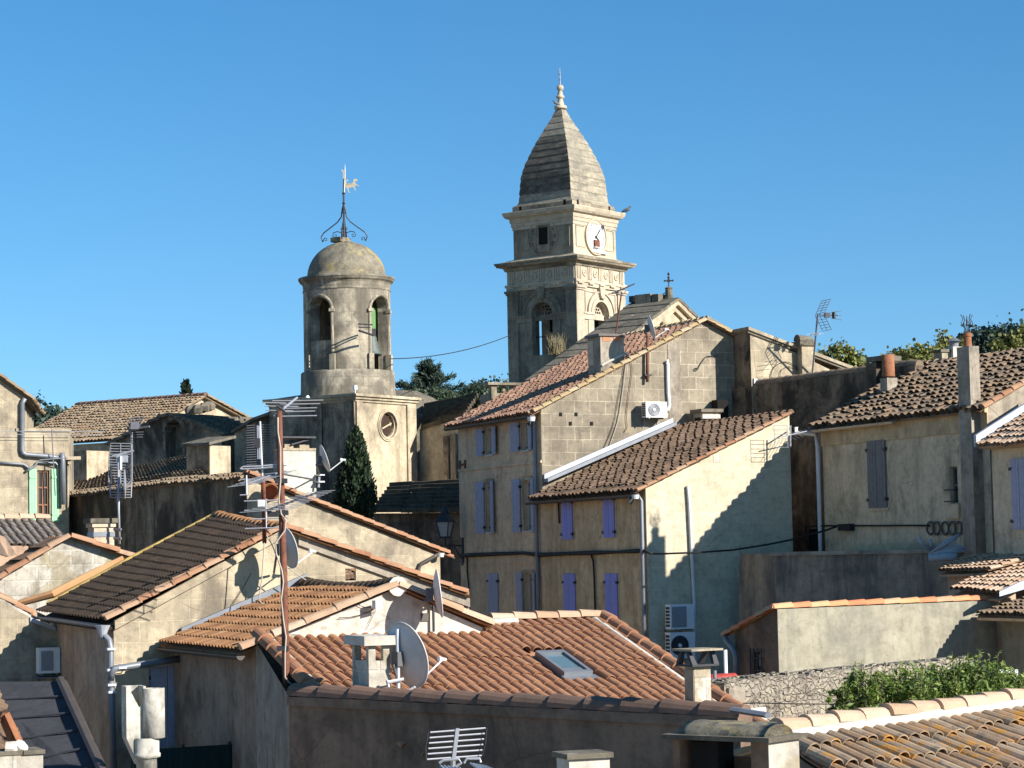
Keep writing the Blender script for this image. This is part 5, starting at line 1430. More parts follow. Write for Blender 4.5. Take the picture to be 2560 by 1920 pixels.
for pl, mt in ((PR, 'tower'), (PLf, 'tower_shade_grime')):
    mb = MB()
    zc0, zc1 = zy(716), zy(708)
    for (a, b) in ((-.09, .62), (SIDE - .62, SIDE + .09)):
        mb.wbox(pl, a, b, zsill - 3.0, zy(722), .003, .09)
        mb.wbox(pl, a - .05, b + .05, zy(722), zy(717), .003, .15); mb.wbox(pl, a - .1, b + .1, zy(717), zy(711), .003, .22)
        mb.wbox(pl, a - .06, b + .06, zsill - 3.6, zsill - 3.0, .003, .15)
    mb.build('pilaster', M[mt], ct)
    mb = MB(); arcband(mb, pl, cu, zspring, hw + .02, hw + .26, .003, .10); arcband(mb, pl, cu, zspring, hw + .26, hw + .5, .003, .05); arcband(mb, pl, cu, zspring, hw + .5, hw + .58, .003, .12)
    for s_ in (-1, 1):
        a, b = (cu - hw - .95, cu - hw) if s_ < 0 else (cu + hw, cu + hw + .95)
        mb.wbox(pl, a, b, zspring - .32, zspring - .05, .003, .08); mb.wbox(pl, a - .03, b + .03, zspring - .05, zspring + .06, .003, .13)
        mb.wbox(pl, a + .45 if s_ < 0 else b - .95, a + .95 if s_ < 0 else b - .45, zsill, zspring - .32, .003, .05)
    mb.build('archivolt', M[mt], ct)
    mb = MB(); kz0, kz1 = zspring + hw + .2, zy(708) - .02
    mb.prism([pl.w(cu - .16, kz0, .004), pl.w(cu + .16, kz0, .004), pl.w(cu + .26, kz1, .004), pl.w(cu - .26, kz1, .004)], pl.n * .2); mb.wbox(pl, cu - .2, cu + .2, kz0 - .02, kz0 + .12, .2, .26)
    mb.build('keystone', M[mt], ct)
    # sunk panels: thin raised frames either side of the arch
    for (a, b) in ((.78, cu - .36), (cu + .36, SIDE - .78)):
        mb = MB(); z1_, z0_ = zy(722), zspring + .12
        mb.wbox(pl, a, b, z1_ - .05, z1_, .003, .05); mb.wbox(pl, a if a < cu else b - .05, a + .05 if a < cu else b, z0_, z1_ - .05, .003, .05); mb.build('panel_frame', M[mt], ct)
    # pierced lunette in the arch head and lintel
    pin = pl.sh(-.3); mb = MB()
    hexes = []
    for (x, z, r_) in [(-.38, .14, .085), (-.19, .14, .085), (0, .14, .085), (.19, .14, .085), (.38, .14, .085), (-.28, .31, .085), (-.095, .31, .085), (.095, .31, .085), (.28, .31, .085), (-.17, .48, .08), (0, .48, .08), (.17, .48, .08)]:
        hexes.append([(cu + x + r_ * math.cos(R(30 + 60 * k)), zspring + z + r_ * math.sin(R(30 + 60 * k))) for k in range(6)])
    rim = [(cu - hw + .003, zspring + .02), (cu + hw - .003, zspring + .02)] + arc_pts(cu, zspring + .02, hw - .02, .03, math.pi - .03, 16)
    mb.wall(pin, rim, hexes, .08); mb.wbox(pin, cu - hw + .002, cu + hw - .002, zspring - .26, zspring + .02, -.1, .08)
    mb.build('lunette', M[mt], ct)
# iron bar in the shaded opening
bf_ = axis(zsill); MB().box(bf_ - tr * 1.1 - tl * .35 - UZ * .6, tr * 2.3, tl * .75, UZ * (zspring - zsill + .6 + hw * .8)).build('sky_blocker', M['black'], ct)  # added black box, hides the sky behind the bell openings
MB().rod(PLf.w(cu - hw, zsill + 1.0, -.3), PLf.w(cu + hw, zsill + 1.0, -.3), .03, 5).build('tie_bar', M['iron'], ct)
# entablature and main cornice
mb = MB(); stage(mb, [(Z_AR, SIDE + .22), (Z_FR - .02, SIDE + .22)]); stage(mb, [(Z_FR - .02, SIDE + .34), (Z_FR + .12, SIDE + .34)]); stage(mb, [(Z_FR + .12, SIDE + .14), (Z_MC1, SIDE + .14)])
mb.build('frieze', M['tower'], ct)
mb = MB()
for pl in faces(SIDE + .14, Z_FR):
    zf0, zf1 = Z_FR + .16, Z_MC1 - .05; w = SIDE + .14
    for i in range(5):
        u = .3 + (w - .6) * i / 4; 
        for k in range(3): mb.wbox(pl, u - .2 + .14 * k, u - .1 + .14 * k, zf0, zf1, .003, .045)
        if i < 4:
            um = u + (w - .6) / 8
            mb.lathe(pl.w(um, (zf0 + zf1) / 2, .003), [(.2, 0), (.2, .04), (.13, .05), (.12, .02), (.05, .02), (.04, .06), (.001, .06)], 18, axis=pl.n)
        mb.wbox(pl, u - .22, u + .22, Z_FR - .12, Z_FR - .03, .1, .14)
mb.build('frieze_ornament', M['tower'], ct)
mb = MB(); stage(mb, [(Z_MC1 - .02, SIDE + .3), (Z_MC1 + .15, SIDE + .45), (Z_MC1 + .2, SIDE + .95), (Z_MC0 - .16, SIDE + 1.0), (Z_MC0 - .13, SIDE + 1.1), (Z_MC0 - .02, SIDE + 1.14), (Z_MC0 + .02, SIDE + .6), (Z_MC0 + .16, 4.3)])
mb.build('main_cornice', M['tower_shade_grime'], ct)
# clock stage
S2 = 3.98
mb = MB(); stage(mb, [(Z_MC0, S2 + .18), (Z_CK, S2 + .18), (Z_CK + .12, S2)]); stage(mb, [(Z_CK + .1, S2), (Z_UC1 + .05, S2)])
PR2, PL2 = faces(S2, (Z_CK + Z_UC1) / 2)
for pl in (PR2, PL2):
    pass
mb.build('clock_stage', M['tower'], ct)
gl_ = MB(); gl_.wbox(PL2, .01, S2 - .01, Z_CK + .13, Z_UC1 + .04, .003, .012); 
cc_u, cc_z = PR2.hit(q('D', 988, 342)); cl_u, cl_z = PL2.hit(q('D', 515, 342))
gl_.build('shade_tone_face', M['tower_shade_grime'], ct)  # thin plate of the darker stone: shade painted on the left side
for pl, u_ in ((PR2, S2 / 2), (PL2, S2 / 2)):
    for (a, b) in ((.22, S2 / 2 - .98), (S2 / 2 + .98, S2 - .22)):
        mb = MB()
        for z_ in (Z_CK + .5, Z_UC1 - .35): mb.wbox(pl, a, b, z_ - .02, z_ + .02, .013, .045)
        e_ = a if a < S2 / 2 else b - .04
        mb.wbox(pl, e_, e_ + .04, Z_CK + .52, Z_UC1 - .37, .013, .045); mb.build('panel_frame', M['tower' if pl is PR2 else 'tower_shade_grime'], ct)
# enamel clock, lit side
cz = (cc_z + cl_z) / 2; cu2 = S2 / 2 + .03; rc = .90
ck = MB().lathe(PR2.w(cu2, cz, .02), [(rc, -.01), (rc, .03), (.001, .03)], 48, axis=PR2.n).build('clock_face', M['clock_white'], ct)
rg = MB(); arcband(rg, PR2, cu2, cz, rc, rc + .09, .003, .11, 0, 2 * math.pi, 48); rg.build('clock_surround', M['tower'], ct)
num = MB(); xr = PR2.t
for i, s_ in enumerate(('XII', 'I', 'II', 'III', 'IIII', 'V', 'VI', 'VII', 'VIII', 'IX', 'X', 'XI')):
    a = R(90 - 30 * i); rd_ = xr * math.cos(a) + UZ * math.sin(a); td = xr * math.sin(a) - UZ * math.cos(a)
    text_mesh(num, s_, .31, PR2.w(cu2, cz, .056) + rd_ * rc * .8, td, rd_)
num.build('numerals', M['iron'], ck)
hd = MB()
def hand(ang, L, w, back, o):
    a = R(90 - ang); d = xr * math.cos(a) + UZ * math.sin(a); s_ = xr * math.sin(a) - UZ * math.cos(a); c = PR2.w(cu2, cz, o)
    hd.prism([c - d * back - s_ * w * .5, c - d * back + s_ * w * .5, c + d * L * .75 + s_ * w, c + d * L, c + d * L * .75 - s_ * w], PR2.n * .02)
hand(42, .68, .035, .1, .075); hand(123, .42, .05, .08, .06)
hd.lathe(PR2.w(cu2, cz, .05), [(.08, 0), (.08, .06), (.001, .06)], 14, axis=PR2.n)
hd.build('clock_hands', M['iron'], ck)
bx = MB().wbox(PR2, cu2 - .24, cu2 + .22, cz - .55, cz - .18, .055, .16); bx.build('rusty_box', M['rust'], ct)
bx = MB().wbox(PR2, cu2 - .28, cu2 + .26, cz - .585, cz - .555, .055, .2); bx.build('box_shelf', M['clock_white'], ct)
MB().wbox(PR2, cu2 - .3, cu2 + .95, Z_CK + .26, Z_CK + .36, .02, .16).build('floodlight_bar', M['ac_white'], ct)
# carved dial with a window, shaded side
for r_0, r_1, o_ in ((rc + .04, rc + .1, .05), (.56, .6, .03)): arcband(rg := MB(), PL2, S2 / 2, cz, r_0, r_1, .012, o_, 0, 2 * math.pi, 44); rg.build('dial_ring', M['tower_shade_grime'], ct)
num = MB(); xl = -PL2.t
for i, s_ in enumerate(('XII', 'I', 'II', 'III', 'IIII', 'V', 'VI', 'VII', 'VIII', 'IX', 'X', 'XI')):
    a = R(90 - 30 * i); rd_ = xl * math.cos(a) + UZ * math.sin(a); td = xl * math.sin(a) - UZ * math.cos(a)
    if i not in (6,): text_mesh(num, s_, .27, PL2.w(S2 / 2, cz, .03) + rd_ * .76, td, rd_)
num.build('carved_numerals', M['iron'], ct)
h = PL2.rect(q('D', 456, 238), q('D', 576, 470))
mb = MB(); mb.wbox(PL2, h[0], h[2], h[1], h[3], .013, .03); mb.build('dial_window', M['black'], ct)
mb = MB()
for (a, b, c, d) in ((h[0], h[0] + .1, h[1], h[3]), (h[2] - .1, h[2], h[1], h[3]), (h[0] + .1, h[2] - .1, h[3] - .1, h[3]), (h[0] + .1, h[2] - .1, h[1], h[1] + .38)): mb.wbox(PL2, a, b, c, d, .03, .09)
mb.build('window_frame', M['tower_shade_grime'], ct)
# upper cornice, attic, spire
mb = MB(); stage(mb, [(Z_UC1 - .3, S2 + .08), (Z_UC1 - .14, S2 + .08), (Z_UC1 - .12, S2 + .16), (Z_UC1 + .06, S2 + .18), (Z_UC1 + .1, S2 + .26), (Z_UC0 - .36, S2 + .3), (Z_UC0 - .31, S2 + .6), (Z_UC0 - .2, S2 + .76), (Z_UC0 - .04, S2 + .86), (Z_UC0 + .0, S2 + .84), (Z_UC0 + .08, S2 + .0)])
mb.build('upper_cornice', M['tower'], ct)
zA1 = zy(496)
mb = MB(); stage(mb, [(Z_UC0, S2 + .02), (zA1, S2 + .02), (zA1 + .08, S2 - .1)]); mb.build('attic_block', M['tower_shade_grime'], ct)
# spire: widths from the silhouette (half width in photo px per y)
prof = [(1440, 905), (1400, 903), (1330, 893), (1200, 853), (1080, 770), (930, 615), (840, 512), (700, 330), (600, 190), (560, 140), (512, 104)]
def spx(y):  # zoom C row -> photo row
    return 150 + y / 4.1475
kpx = 3.42 / 903
lv = []
for y, w in prof: lv.append((P((1425, spx(y)), ctr0.y - w * kpx * .69 * (.25 if y < 1300 else .9)).z, w * kpx))
zs = [l[0] for l in lv]; ws = [l[1] for l in lv]
def wid(z): return float(np.interp(z, zs, ws))
mb = MB(); stage(mb, [(zA1, S2 - .15), (zA1 + .16, 3.62), (zA1 + .3, wid(zA1 + .3) + .02)])
zb_, zt_ = zA1 + .28, zs[-1]
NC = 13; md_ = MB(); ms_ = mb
edges = [zb_ + (zt_ - zb_) * (i / NC) ** .96 for i in range(NC + 1)]
for i in range(NC):
    za, zb2 = edges[i], edges[i + 1]; wa, wb = wid(za) + .07, wid(zb2)
    lo, hi = sq(za, wa), sq(zb2, wb)
    ml = sq((za + zb2) / 2, wid((za + zb2) / 2) + .05)
    for j in range(4):
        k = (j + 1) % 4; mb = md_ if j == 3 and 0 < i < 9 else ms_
        mb.quad(lo[j], lo[k], ml[k], ml[j]); mb.quad(ml[j], ml[k], hi[k], hi[j])
        inn = sq(za, wa - .12)
        mb.quad(inn[j], inn[k], lo[k], lo[j])
        nt_ = max(3, int(wa / .36)); e = lo[k] - lo[j]
        if j in (0, 3) and i > 0:
            for t in range(nt_):
                a_, b_ = lo[j] + e * (t / nt_), lo[j] + e * ((t + 1) / nt_)
                out = (ml[j] - hi[j]).normalized()
                mb.add([a_, b_, a_ * .25 + b_ * .75 - UZ * .06 , a_ * .75 + b_ * .25 - UZ * .06], [[0, 1, 2, 3]])
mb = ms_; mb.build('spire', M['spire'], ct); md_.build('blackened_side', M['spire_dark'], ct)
for f in (.18, .0):
    pass
mb = MB(); 
for i, pl in enumerate(faces(S2 + .02, zA1)):
    mb.wbox(pl, .42, .58, Z_UC0 + .1, Z_UC0 + .38, .003, .02); mb.wbox(pl, S2 - .6, S2 - .46, Z_UC0 + .1, Z_UC0 + .32, .003, .02)
mb.build('vent_hole', M['black'], ct)
ax_ = axis(zt_)
def zc_(y): return P((1402, 150 + y / 4.1475), ctr0.y).z
fin = [(.0, 512), (.33, 510), (.36, 500), (.33, 478), (.22, 470), (.17, 440), (.14, 410), (.17, 400), (.22, 395), (.235, 385), (.21, 372), (.14, 365), (.15, 345), (.1, 322), (.12, 318), (.18, 305), (.195, 290), (.17, 270), (.1, 260), (.03, 256), (.03, 210), (.05, 205), (.025, 195), (.02, 150), (.06, 150), (.06, 145), (.015, 140), (.008, 82), (.001, 80)]
c_ax = axis(zc_(380))
fb = MB(); fb.lathe(V((c_ax.x, c_ax.y, 0)), [(r_, zc_(y)) for r_, y in fin if y >= 256], 16); fb.build('finial', M['tower'], ct, True)
fb = MB(); fb.lathe(V((c_ax.x, c_ax.y, 0)), [(r_ + .012, zc_(y)) for r_, y in fin if y <= 260], 8); fb.build('lightning_rod', M['alu_dark'], ct)
bird('dark pigeon perched on the right tip of the upper tower cornice', P((1566, 533), 123.5), 100, .5)
bird('dark pigeon perched on the stone finial below the spire tip', P((1391.5, 264), 124.6), 250, .38)
# roof terrace with balustrade left of the tower foot
tb = P(q(5, 345, 850), 119)
pt_ = Pl(tb, 66)
pr_ = thing('church_parapet', 'small stone parapet with a moulded cap at the foot of the clock tower', 'parapet', (tb.x, tb.y, 0))
u1 = pt_.hit(q(5, 600, 850))[0] + 2
mb = MB(); mb.wbox(pt_, .1, u1, tb.z - 6, tb.z - .55, -1.5, 0); 
for i in range(7): mb.lathe(pt_.w(.35 + i * .5, tb.z - .55, -.2), [(.06, 0), (.12, .12), (.07, .3), (.1, .42)], 8)
mb.wbox(pt_, .1, .4, tb.z - .55, tb.z - .12, -.4, 0)
mb.build('balustrade', M['tower_shade_grime'], pr_)
mb = MB(); mb.wbox(pt_, -.15, u1, tb.z - .13, tb.z, -.5, .15); mb.build('parapet_cap', M['tower_shade_grime'], pr_)

# ================================================================== gabled chapel with cross next to the clock tower
r0 = P(q('H', 958, 292), 110); CP = Pl(r0, 37)
uN, zN = CP.hit(q('H', 480, 655)); uS, zS = CP.hit(q('H', 1148, 436))
slope = (r0.z - zN) / (0 - uN)
Lr = Pl(r0, -53).hit(q('H', 545, 338))[0]
uLow = uN * 2.15; zLow = r0.z + slope * uLow
bk = dv(-53) * Lr
ch = thing('gabled_chapel', 'church gable with grey slab roof, sunlit pediment and iron cross', 'chapel', (r0.x, r0.y, 0))
mb = MB(); mb.wall(CP, [(uLow, GZ), (-uLow, GZ), (-uLow, zLow), (0, r0.z - .05), (uLow, zLow)]); mb.poly([CP.w(*p) + bk for p in ((uLow, GZ), (-uLow, GZ), (-uLow, zLow), (0, r0.z - .05), (uLow, zLow))])
mb.build('pediment_wall', M['church'], ch)
rf = MB()
g = random.Random(77)
for sgn in (1, -1):
    n = 11
    for i in range(n):
        ua, ub2 = uLow * sgn * (1 - i / n) * 1.03, uLow * sgn * (1 - (i + 1) / n) * 1.0
        za, zb2 = r0.z + slope * -abs(ua), r0.z + slope * -abs(ub2)
        a_, b_ = CP.w(ua, za, .38), CP.w(ub2, zb2 - .05, .38)
        rf.prism([a_, b_, b_ + bk * 1.05 - CP.n * .3, a_ + bk * 1.05 - CP.n * .3], UZ * (.14 + g.uniform(0, .03)), g.random())
rf.build('roof', M['slab'], ch)
mb = MB()
for sgn in (1, -1):
    for (o0, o1, dz0, dz1) in ((.003, .16, -.55, -.35), (.003, .34, -.24, -.02)):
        mb.prism([CP.w(uLow * sgn, zLow + dz0, o0), CP.w(0, r0.z + dz0, o0), CP.w(0, r0.z + dz1, o0), CP.w(uLow * sgn, zLow + dz1, o0)], CP.n * (o1 - o0))
mb.build('raking_cornice', M['church'], ch)
# sculpted niche under the gable point
u_, z_ = CP.hit(q('H', 935, 480)); mb = MB(); arcband(mb, CP, u_ * .0, z_ - .1, .62, .78, .003, .14, 0, math.pi, 16); mb.wbox(CP, -.78, -.62, z_ - 1.2, z_ - .1, .003, .14); mb.wbox(CP, .62, .78, z_ - 1.2, z_ - .1, .003, .14)
mb.lathe(CP.w(-.95, z_ - .25, .12), [(.001, -.3), (.16, -.2), (.2, 0), (.14, .18), (.001, .3)], 10); mb.build('niche', M['church'], ch)
# blocks, lamp and cross on the ridge
L0 = Pl(r0, -53)
for (xa, xb, y0, y1, m_) in ((612, 772, 228, 335, 'church_dark'), (785, 852, 232, 300, 'slab')):
    h = L0.rect(q('H', xa, y1), q('H', xb, y0)); mb = MB(); mb.wbox(L0, h[0], h[2], h[1] - .1, h[3], -.45, .35); mb.build('ridge_block', M[m_], ch)
h = L0.rect(q('H', 556, 322), q('H', 606, 252)); mb = MB(); mb.wbox(L0, h[0], h[2], h[1], h[3], .0, .4); 
for i in range(2): mb.rod(L0.w(h[0] + .1, h[1] - .25, .1 + .2 * i), L0.w(h[0] + .1, h[1], .1 + .2 * i), .03, 4)
mb.build('floodlight', M['iron'], ch)
cb_ = P(q('H', 924, 285), 110.4); cz0, cz1 = cb_.z, P(q('H', 931, 22), 110.4).z
mb = MB(); mb.lathe(cb_, [(.26, -.2), (.26, .05), (.2, .08), (.17, .5), (.2, .55), (.12, .6), (.001, .6)], 10); mb.build('cross_pedestal', M['slab'], ch)
cr = MB(); Hc = cz1 - cz0; tr_ = dv(90 + 8)
t0 = cb_ + UZ * .5
cr.rod(t0, cb_ + UZ * Hc, .03, 6); zc = Hc * .74
for s_ in (1, -1):
    cr.rod(cb_ + UZ * zc, cb_ + UZ * zc + tr_ * s_ * .17, .03, 5)
    cr.lathe(cb_ + UZ * zc + tr_ * s_ * .19, [(.001, -.06), (.06, 0), (.001, .06)], 8)
for p_ in (Hc, Hc * .86): cr.lathe(cb_ + UZ * p_, [(.001, -.09), (.07, 0), (.001, .12)], 8)
cr.lathe(cb_ + UZ * zc, [(.09, 0), (.07, .02), (.05, 0), (.07, -.02), (.09, 0)], 12, axis=dv(180))
cr.lathe(cb_ + UZ * Hc * .34, [(.001, -.12), (.09, 0), (.001, .14)], 8)
cr.rod(cb_ + UZ * Hc * .34, cb_ - tr_ * .95 - UZ * .05, .02, 5)
cr.build('cross', M['iron'], ch)
# slab tip with dry grass at the low left corner
g0 = P(q(5, 905, 605), 109)
gr = thing('dry_grass_tuft', 'tuft of dry grass growing on the grey chapel roof edge', 'grass', g0)
mb = MB(); g = random.Random(8)
for i in range(170):
    b = g0 + V((g.gauss(0, .17), g.gauss(0, .15), -.1)); d = V((g.gauss(0, .25), g.gauss(0, .25), 1)).normalized(); L = g.uniform(.3, 1.25); s_ = d.orthogonal().normalized() * .011
    e = b + d * L + V((g.gauss(0, .12), 0, 0)); mb.add([b - s_, b + s_, b + d * L * .6 + s_ * .8, e, b + d * L * .6 - s_ * .8], [[0, 1, 2, 3, 4]], g.random())
mb.build('blades', M['dry_grass'], gr)

# ================================================================== old bell tower (round, domed)
BD = 35.0
br_, bl_ = dv(BD), dv(BD - 90)
BC = P((888, 985), 104.0)
PB_R, PB_L = Pl(BC, BD), Pl(BC, BD - 90)
wR = PB_R.hit((1035, 1010))[0]; wL = PB_L.hit((676, 1005))[0]
bc = BC + (br_ + bl_) * 2.14
bc.z = 0
bt = thing('old_bell_tower', 'round domed stone bell tower standing on a square base with a dark clock', 'bell tower', (bc.x, bc.y, 0))
zf = bc.y - 2.1
def zb(y, x=866): return P((x, y), zf).z
ztop = BC.z
def oval(cu, cz, r, n=28): return [(cu + r * math.cos(2 * math.pi * i / n), cz + r * math.sin(2 * math.pi * i / n)) for i in range(n)]
ocu, ocz = PB_R.hit(q(3, 1226, 540)); orr = .60
mb = MB(); mb.wall(PB_R, [(0, GZ), (wR, GZ), (wR, ztop), (0, ztop)], [oval(ocu, ocz, orr)], .28)
e0, e1 = PB_R.w(wR, GZ), PB_R.w(wR, ztop); mb.quad(e0, e0 + bl_ * wL, e1 + bl_ * wL, e1)
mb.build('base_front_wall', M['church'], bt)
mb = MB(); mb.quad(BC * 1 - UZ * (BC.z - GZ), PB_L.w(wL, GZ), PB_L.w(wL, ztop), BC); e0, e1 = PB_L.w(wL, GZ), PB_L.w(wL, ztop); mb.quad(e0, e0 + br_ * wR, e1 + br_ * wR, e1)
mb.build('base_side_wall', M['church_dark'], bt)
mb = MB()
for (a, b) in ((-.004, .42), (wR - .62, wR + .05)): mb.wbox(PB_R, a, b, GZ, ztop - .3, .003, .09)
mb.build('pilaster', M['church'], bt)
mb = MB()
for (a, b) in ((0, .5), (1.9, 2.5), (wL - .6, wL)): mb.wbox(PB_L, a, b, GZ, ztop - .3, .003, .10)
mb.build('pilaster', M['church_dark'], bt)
mb = MB()
def sq2(z0, z1, o, m): 
    p = [BC - (br_ + bl_) * o, BC + br_ * (wR + o) - bl_ * o, BC + br_ * (wR + o) + bl_ * (wL + o), BC + bl_ * (wL + o) - br_ * o]
    m.prism([V((k.x, k.y, z0)) for k in p], UZ * (z1 - z0))
sq2(ztop - .34, ztop - .22, .07, mb); sq2(ztop - .22, ztop - .1, .16, mb); sq2(ztop - .1, ztop + .02, .26, mb)
mb.build('base_cornice', M['church'], bt)
mb = MB(); q4 = [BC, BC + br_ * wR, BC + br_ * wR + bl_ * wL, BC + bl_ * wL]; mid = bc + UZ * (ztop + .5)
for i in range(4): mb.add([q4[i] + UZ * .03, q4[(i + 1) % 4] + UZ * .03, mid], [[0, 1, 2]])
mb.build('base_top', M['slab'], bt)
# dark clock in the oculus
mb = MB().lathe(PB_R.w(ocu, ocz, -.2), [(orr, -.02), (orr, .02), (.001, .02)], 40, axis=PB_R.n); ck = mb.build('clock_face', M['clock_dark'], bt)
mb = MB(); arcband(mb, PB_R, ocu, ocz, orr, orr + .08, .003, .08, 0, 2 * math.pi, 40); arcband(mb, PB_R, ocu, ocz, orr + .08, orr + .16, .003, .05, 0, 2 * math.pi, 40); arcband(mb, PB_R, ocu, ocz, orr - .06, orr, -.17, -.05, 0, 2 * math.pi, 40)
mb.build('clock_surround', M['church'], bt)
hd = MB(); tx = PB_R.t
def hnd(x0, y0, x1, y1, w):
    a, b = PB_R.sh(-.14).hit(q(3, x0, y0)), PB_R.sh(-.14).hit(q(3, x1, y1)); a, b = PB_R.w(*a, -.14), PB_R.w(*b, -.14); d = (b - a).normalized(); s_ = d.cross(PB_R.n) * w
    hd.prism([a - s_, a + s_, b + s_, b - s_], PB_R.n * .03); 
    hd.prism([b - d * .12 - s_ * 3.2, b + d * .06, b - d * .12 + s_ * 3.2, b - d * .06], PB_R.n * .03); hd.prism([a - d * .1 - s_ * 3, a, a - d * .1 + s_ * 3, a + d * .03], PB_R.n * .03)
hnd(1180, 568, 1250, 527, .03)
hd.build('clock_hand', M['gilt'], ck)
wm = MB()
for i in range(12):
    a = R(30 * i); wm.cbox(PB_R.w(ocu + .47 * math.cos(a), ocz + .47 * math.sin(a), -.165), tx, .035, .02, .035)
wm.build('hour_marks', M['wood_brown'], ck)
fl = P(q(3, 955, 228), 103.6); mb = MB(); mb.cbox(fl, br_, .18, .1, .2); mb.rod(fl - UZ * .1, V((fl.x, fl.y, ztop)), .03, 5); mb.build('floodlight', M['ac_white'], bt)
mb = MB()
fx = P(q(3, 560, 296), 104.4); mb.lathe(fx, [(.001, .02), (.06, .0), (.1, -.1), (.001, -.12)], 8); mb.build('side_floodlight', M['ac_white'], bt)
# ring base and drum
rU, rB = 2.02, 2.17
zr0, zr1, zc0, zc1 = ztop - .05, zb(922), zb(702), zb(683)
mb = MB().lathe(bc, [(rB + .05, zr0), (rB + .02, zr0 + .4), (rB, zr1 - .05), (rB - .05, zr1), (rU - .6, zr1 + .01)], 64); mb.build('drum_plinth', M['drum'], bt, True)
ops = [(125, .62, zb(925), zb(772)), (215, .60, zb(848), zb(772))]
mb = MB(); step = 3
def optop(phi):
    for az, w, zs_, zp in ops:
        s_ = R((phi - az + 180) % 360 - 180) * rU
        if abs(s_) < w + 1e-6: return zs_, zp + math.sqrt(max(0, w * w - s_ * s_))
    return None
brk = sorted(set([round(a, 3) for a in range(0, 360, 4)] + [round((az + math.degrees(w * k / 8 / rU)) % 360, 3) for az, w, _, _ in ops for k in range(-8, 9)]))
brk.append(brk[0] + 360)
r_in = rU - .5
def dp(phi, r_, z): return bc + dv(phi) * r_ + UZ * z
def dquad(p0, p1, za0, za1, zb0, zb1, r_):
    mb.add([dp(p0, r_, za0), dp(p1, r_, za1), dp(p1, r_, zb1), dp(p0, r_, zb0)], [[0, 1, 2, 3]], .5, [[(R(p0) * rU, za0), (R(p1) * rU, za1), (R(p1) * rU, zb1), (R(p0) * rU, zb0)]])
for p0, p1 in zip(brk, brk[1:]):
    if p1 - p0 < .01: continue
    m_ = optop((p0 + p1) / 2)
    for r_ in (rU, r_in):
        if m_ is None: dquad(p0, p1, zr1, zr1, zc1, zc1, r_)
        else:
            e0, e1 = optop(p0 + 1e-3) or (m_[0], m_[1]), optop(p1 - 1e-3) or (m_[0], m_[1])
            if m_[0] > zr1 + .05: dquad(p0, p1, zr1, zr1, m_[0], m_[0], r_)
            dquad(p0, p1, e0[1], e1[1], zc1, zc1, r_)
    if m_:
        e0, e1 = optop(p0 + 1e-3) or m_, optop(p1 - 1e-3) or m_
        mb.quad(dp(p0, rU, e0[1]), dp(p1, rU, e1[1]), dp(p1, r_in, e1[1]), dp(p0, r_in, e0[1]))
        mb.quad(dp(p0, rU, m_[0]), dp(p1, rU, m_[0]), dp(p1, r_in, m_[0]), dp(p0, r_in, m_[0]))
for az, w, zs_, zp in ops:
    for s_ in (-1, 1):
        a = az + math.degrees(s_ * w / rU); mb.quad(dp(a, rU, zs_), dp(a, rU, zp), dp(a, r_in, zp), dp(a, r_in, zs_))
mb.build('drum', M['drum'], bt)
mb = MB(); mb.lathe(bc, [(r_in, zr1 + .02), (.001, zr1 + .02)], 24); mb.build('bell_floor', M['church_dark'], bt)
for az, w, zs_, zp in ops[:2]:
    mb = MB(); zl = zr1 + .01
    path = [dp(az - math.degrees((w + .09) / rU), rU + .01, zl + .7)] + [dp(az - math.degrees((w + .09) / rU), rU + .01, zp)] + \
        [dp(az + math.degrees((w + .09) * math.cos(t) / rU), rU + .01, zp + (w + .09) * math.sin(t)) for t in [math.pi - math.pi * i / 16 for i in range(1, 16)]] + \
        [dp(az + math.degrees((w + .09) / rU), rU + .01, zp), dp(az + math.degrees((w + .09) / rU), rU + .01, zl + .7)]
    mb.tube(path, .075, 8)
    for s_ in (-1, 1):
        a = az + math.degrees(s_ * (w + .09) / rU); t = dv(a + 90)
        mb.cbox(dp(a, rU - .0, zl + .36), t, .26, .26, .72); mb.cbox(dp(a, rU, zp - .02), t, .24, .24, .14)
    mb.build('opening_moulding', M['drum'], bt)
mb = MB().lathe(bc, [(rU - .3, zc0 - .32), (rU + .03, zc0 - .30), (rU + .03, zc0 - .24), (rU + .0, zc0 - .22), (rU + .02, zc0 + .0), (rU + .06, zc0 + .08), (rU + .15, zc1 - .2), (rU + .19, zc1 - .13), (rU + .19, zc1 - .1), (rU + .22, zc1 - .09), (rU + .22, zc1 - .01), (1.9, zc1 + .05)], 64); mb.build('drum_cornice', M['drum'], bt)
rD = 1.82; hD = 1.66
mb = MB().lathe(bc, [(rD + .05, zc1 - .05), (rD + .04, zc1 + .06)] + [(rD * math.cos(R(a)), zc1 + .06 + hD * math.sin(R(a))) for a in range(0, 88, 6)] + [(.28, zc1 + hD + .07), (.001, zc1 + hD + .08)], 64); mb.build('dome', M['dome'], bt, True)
zd = zc1 + .06 + hD
mb = MB(); mb.cbox(bc + UZ * (zd + .09) - V((.25, 0, 0)), br_, .75, .6, .22); mb.build('dome_block', M['dome'], bt)
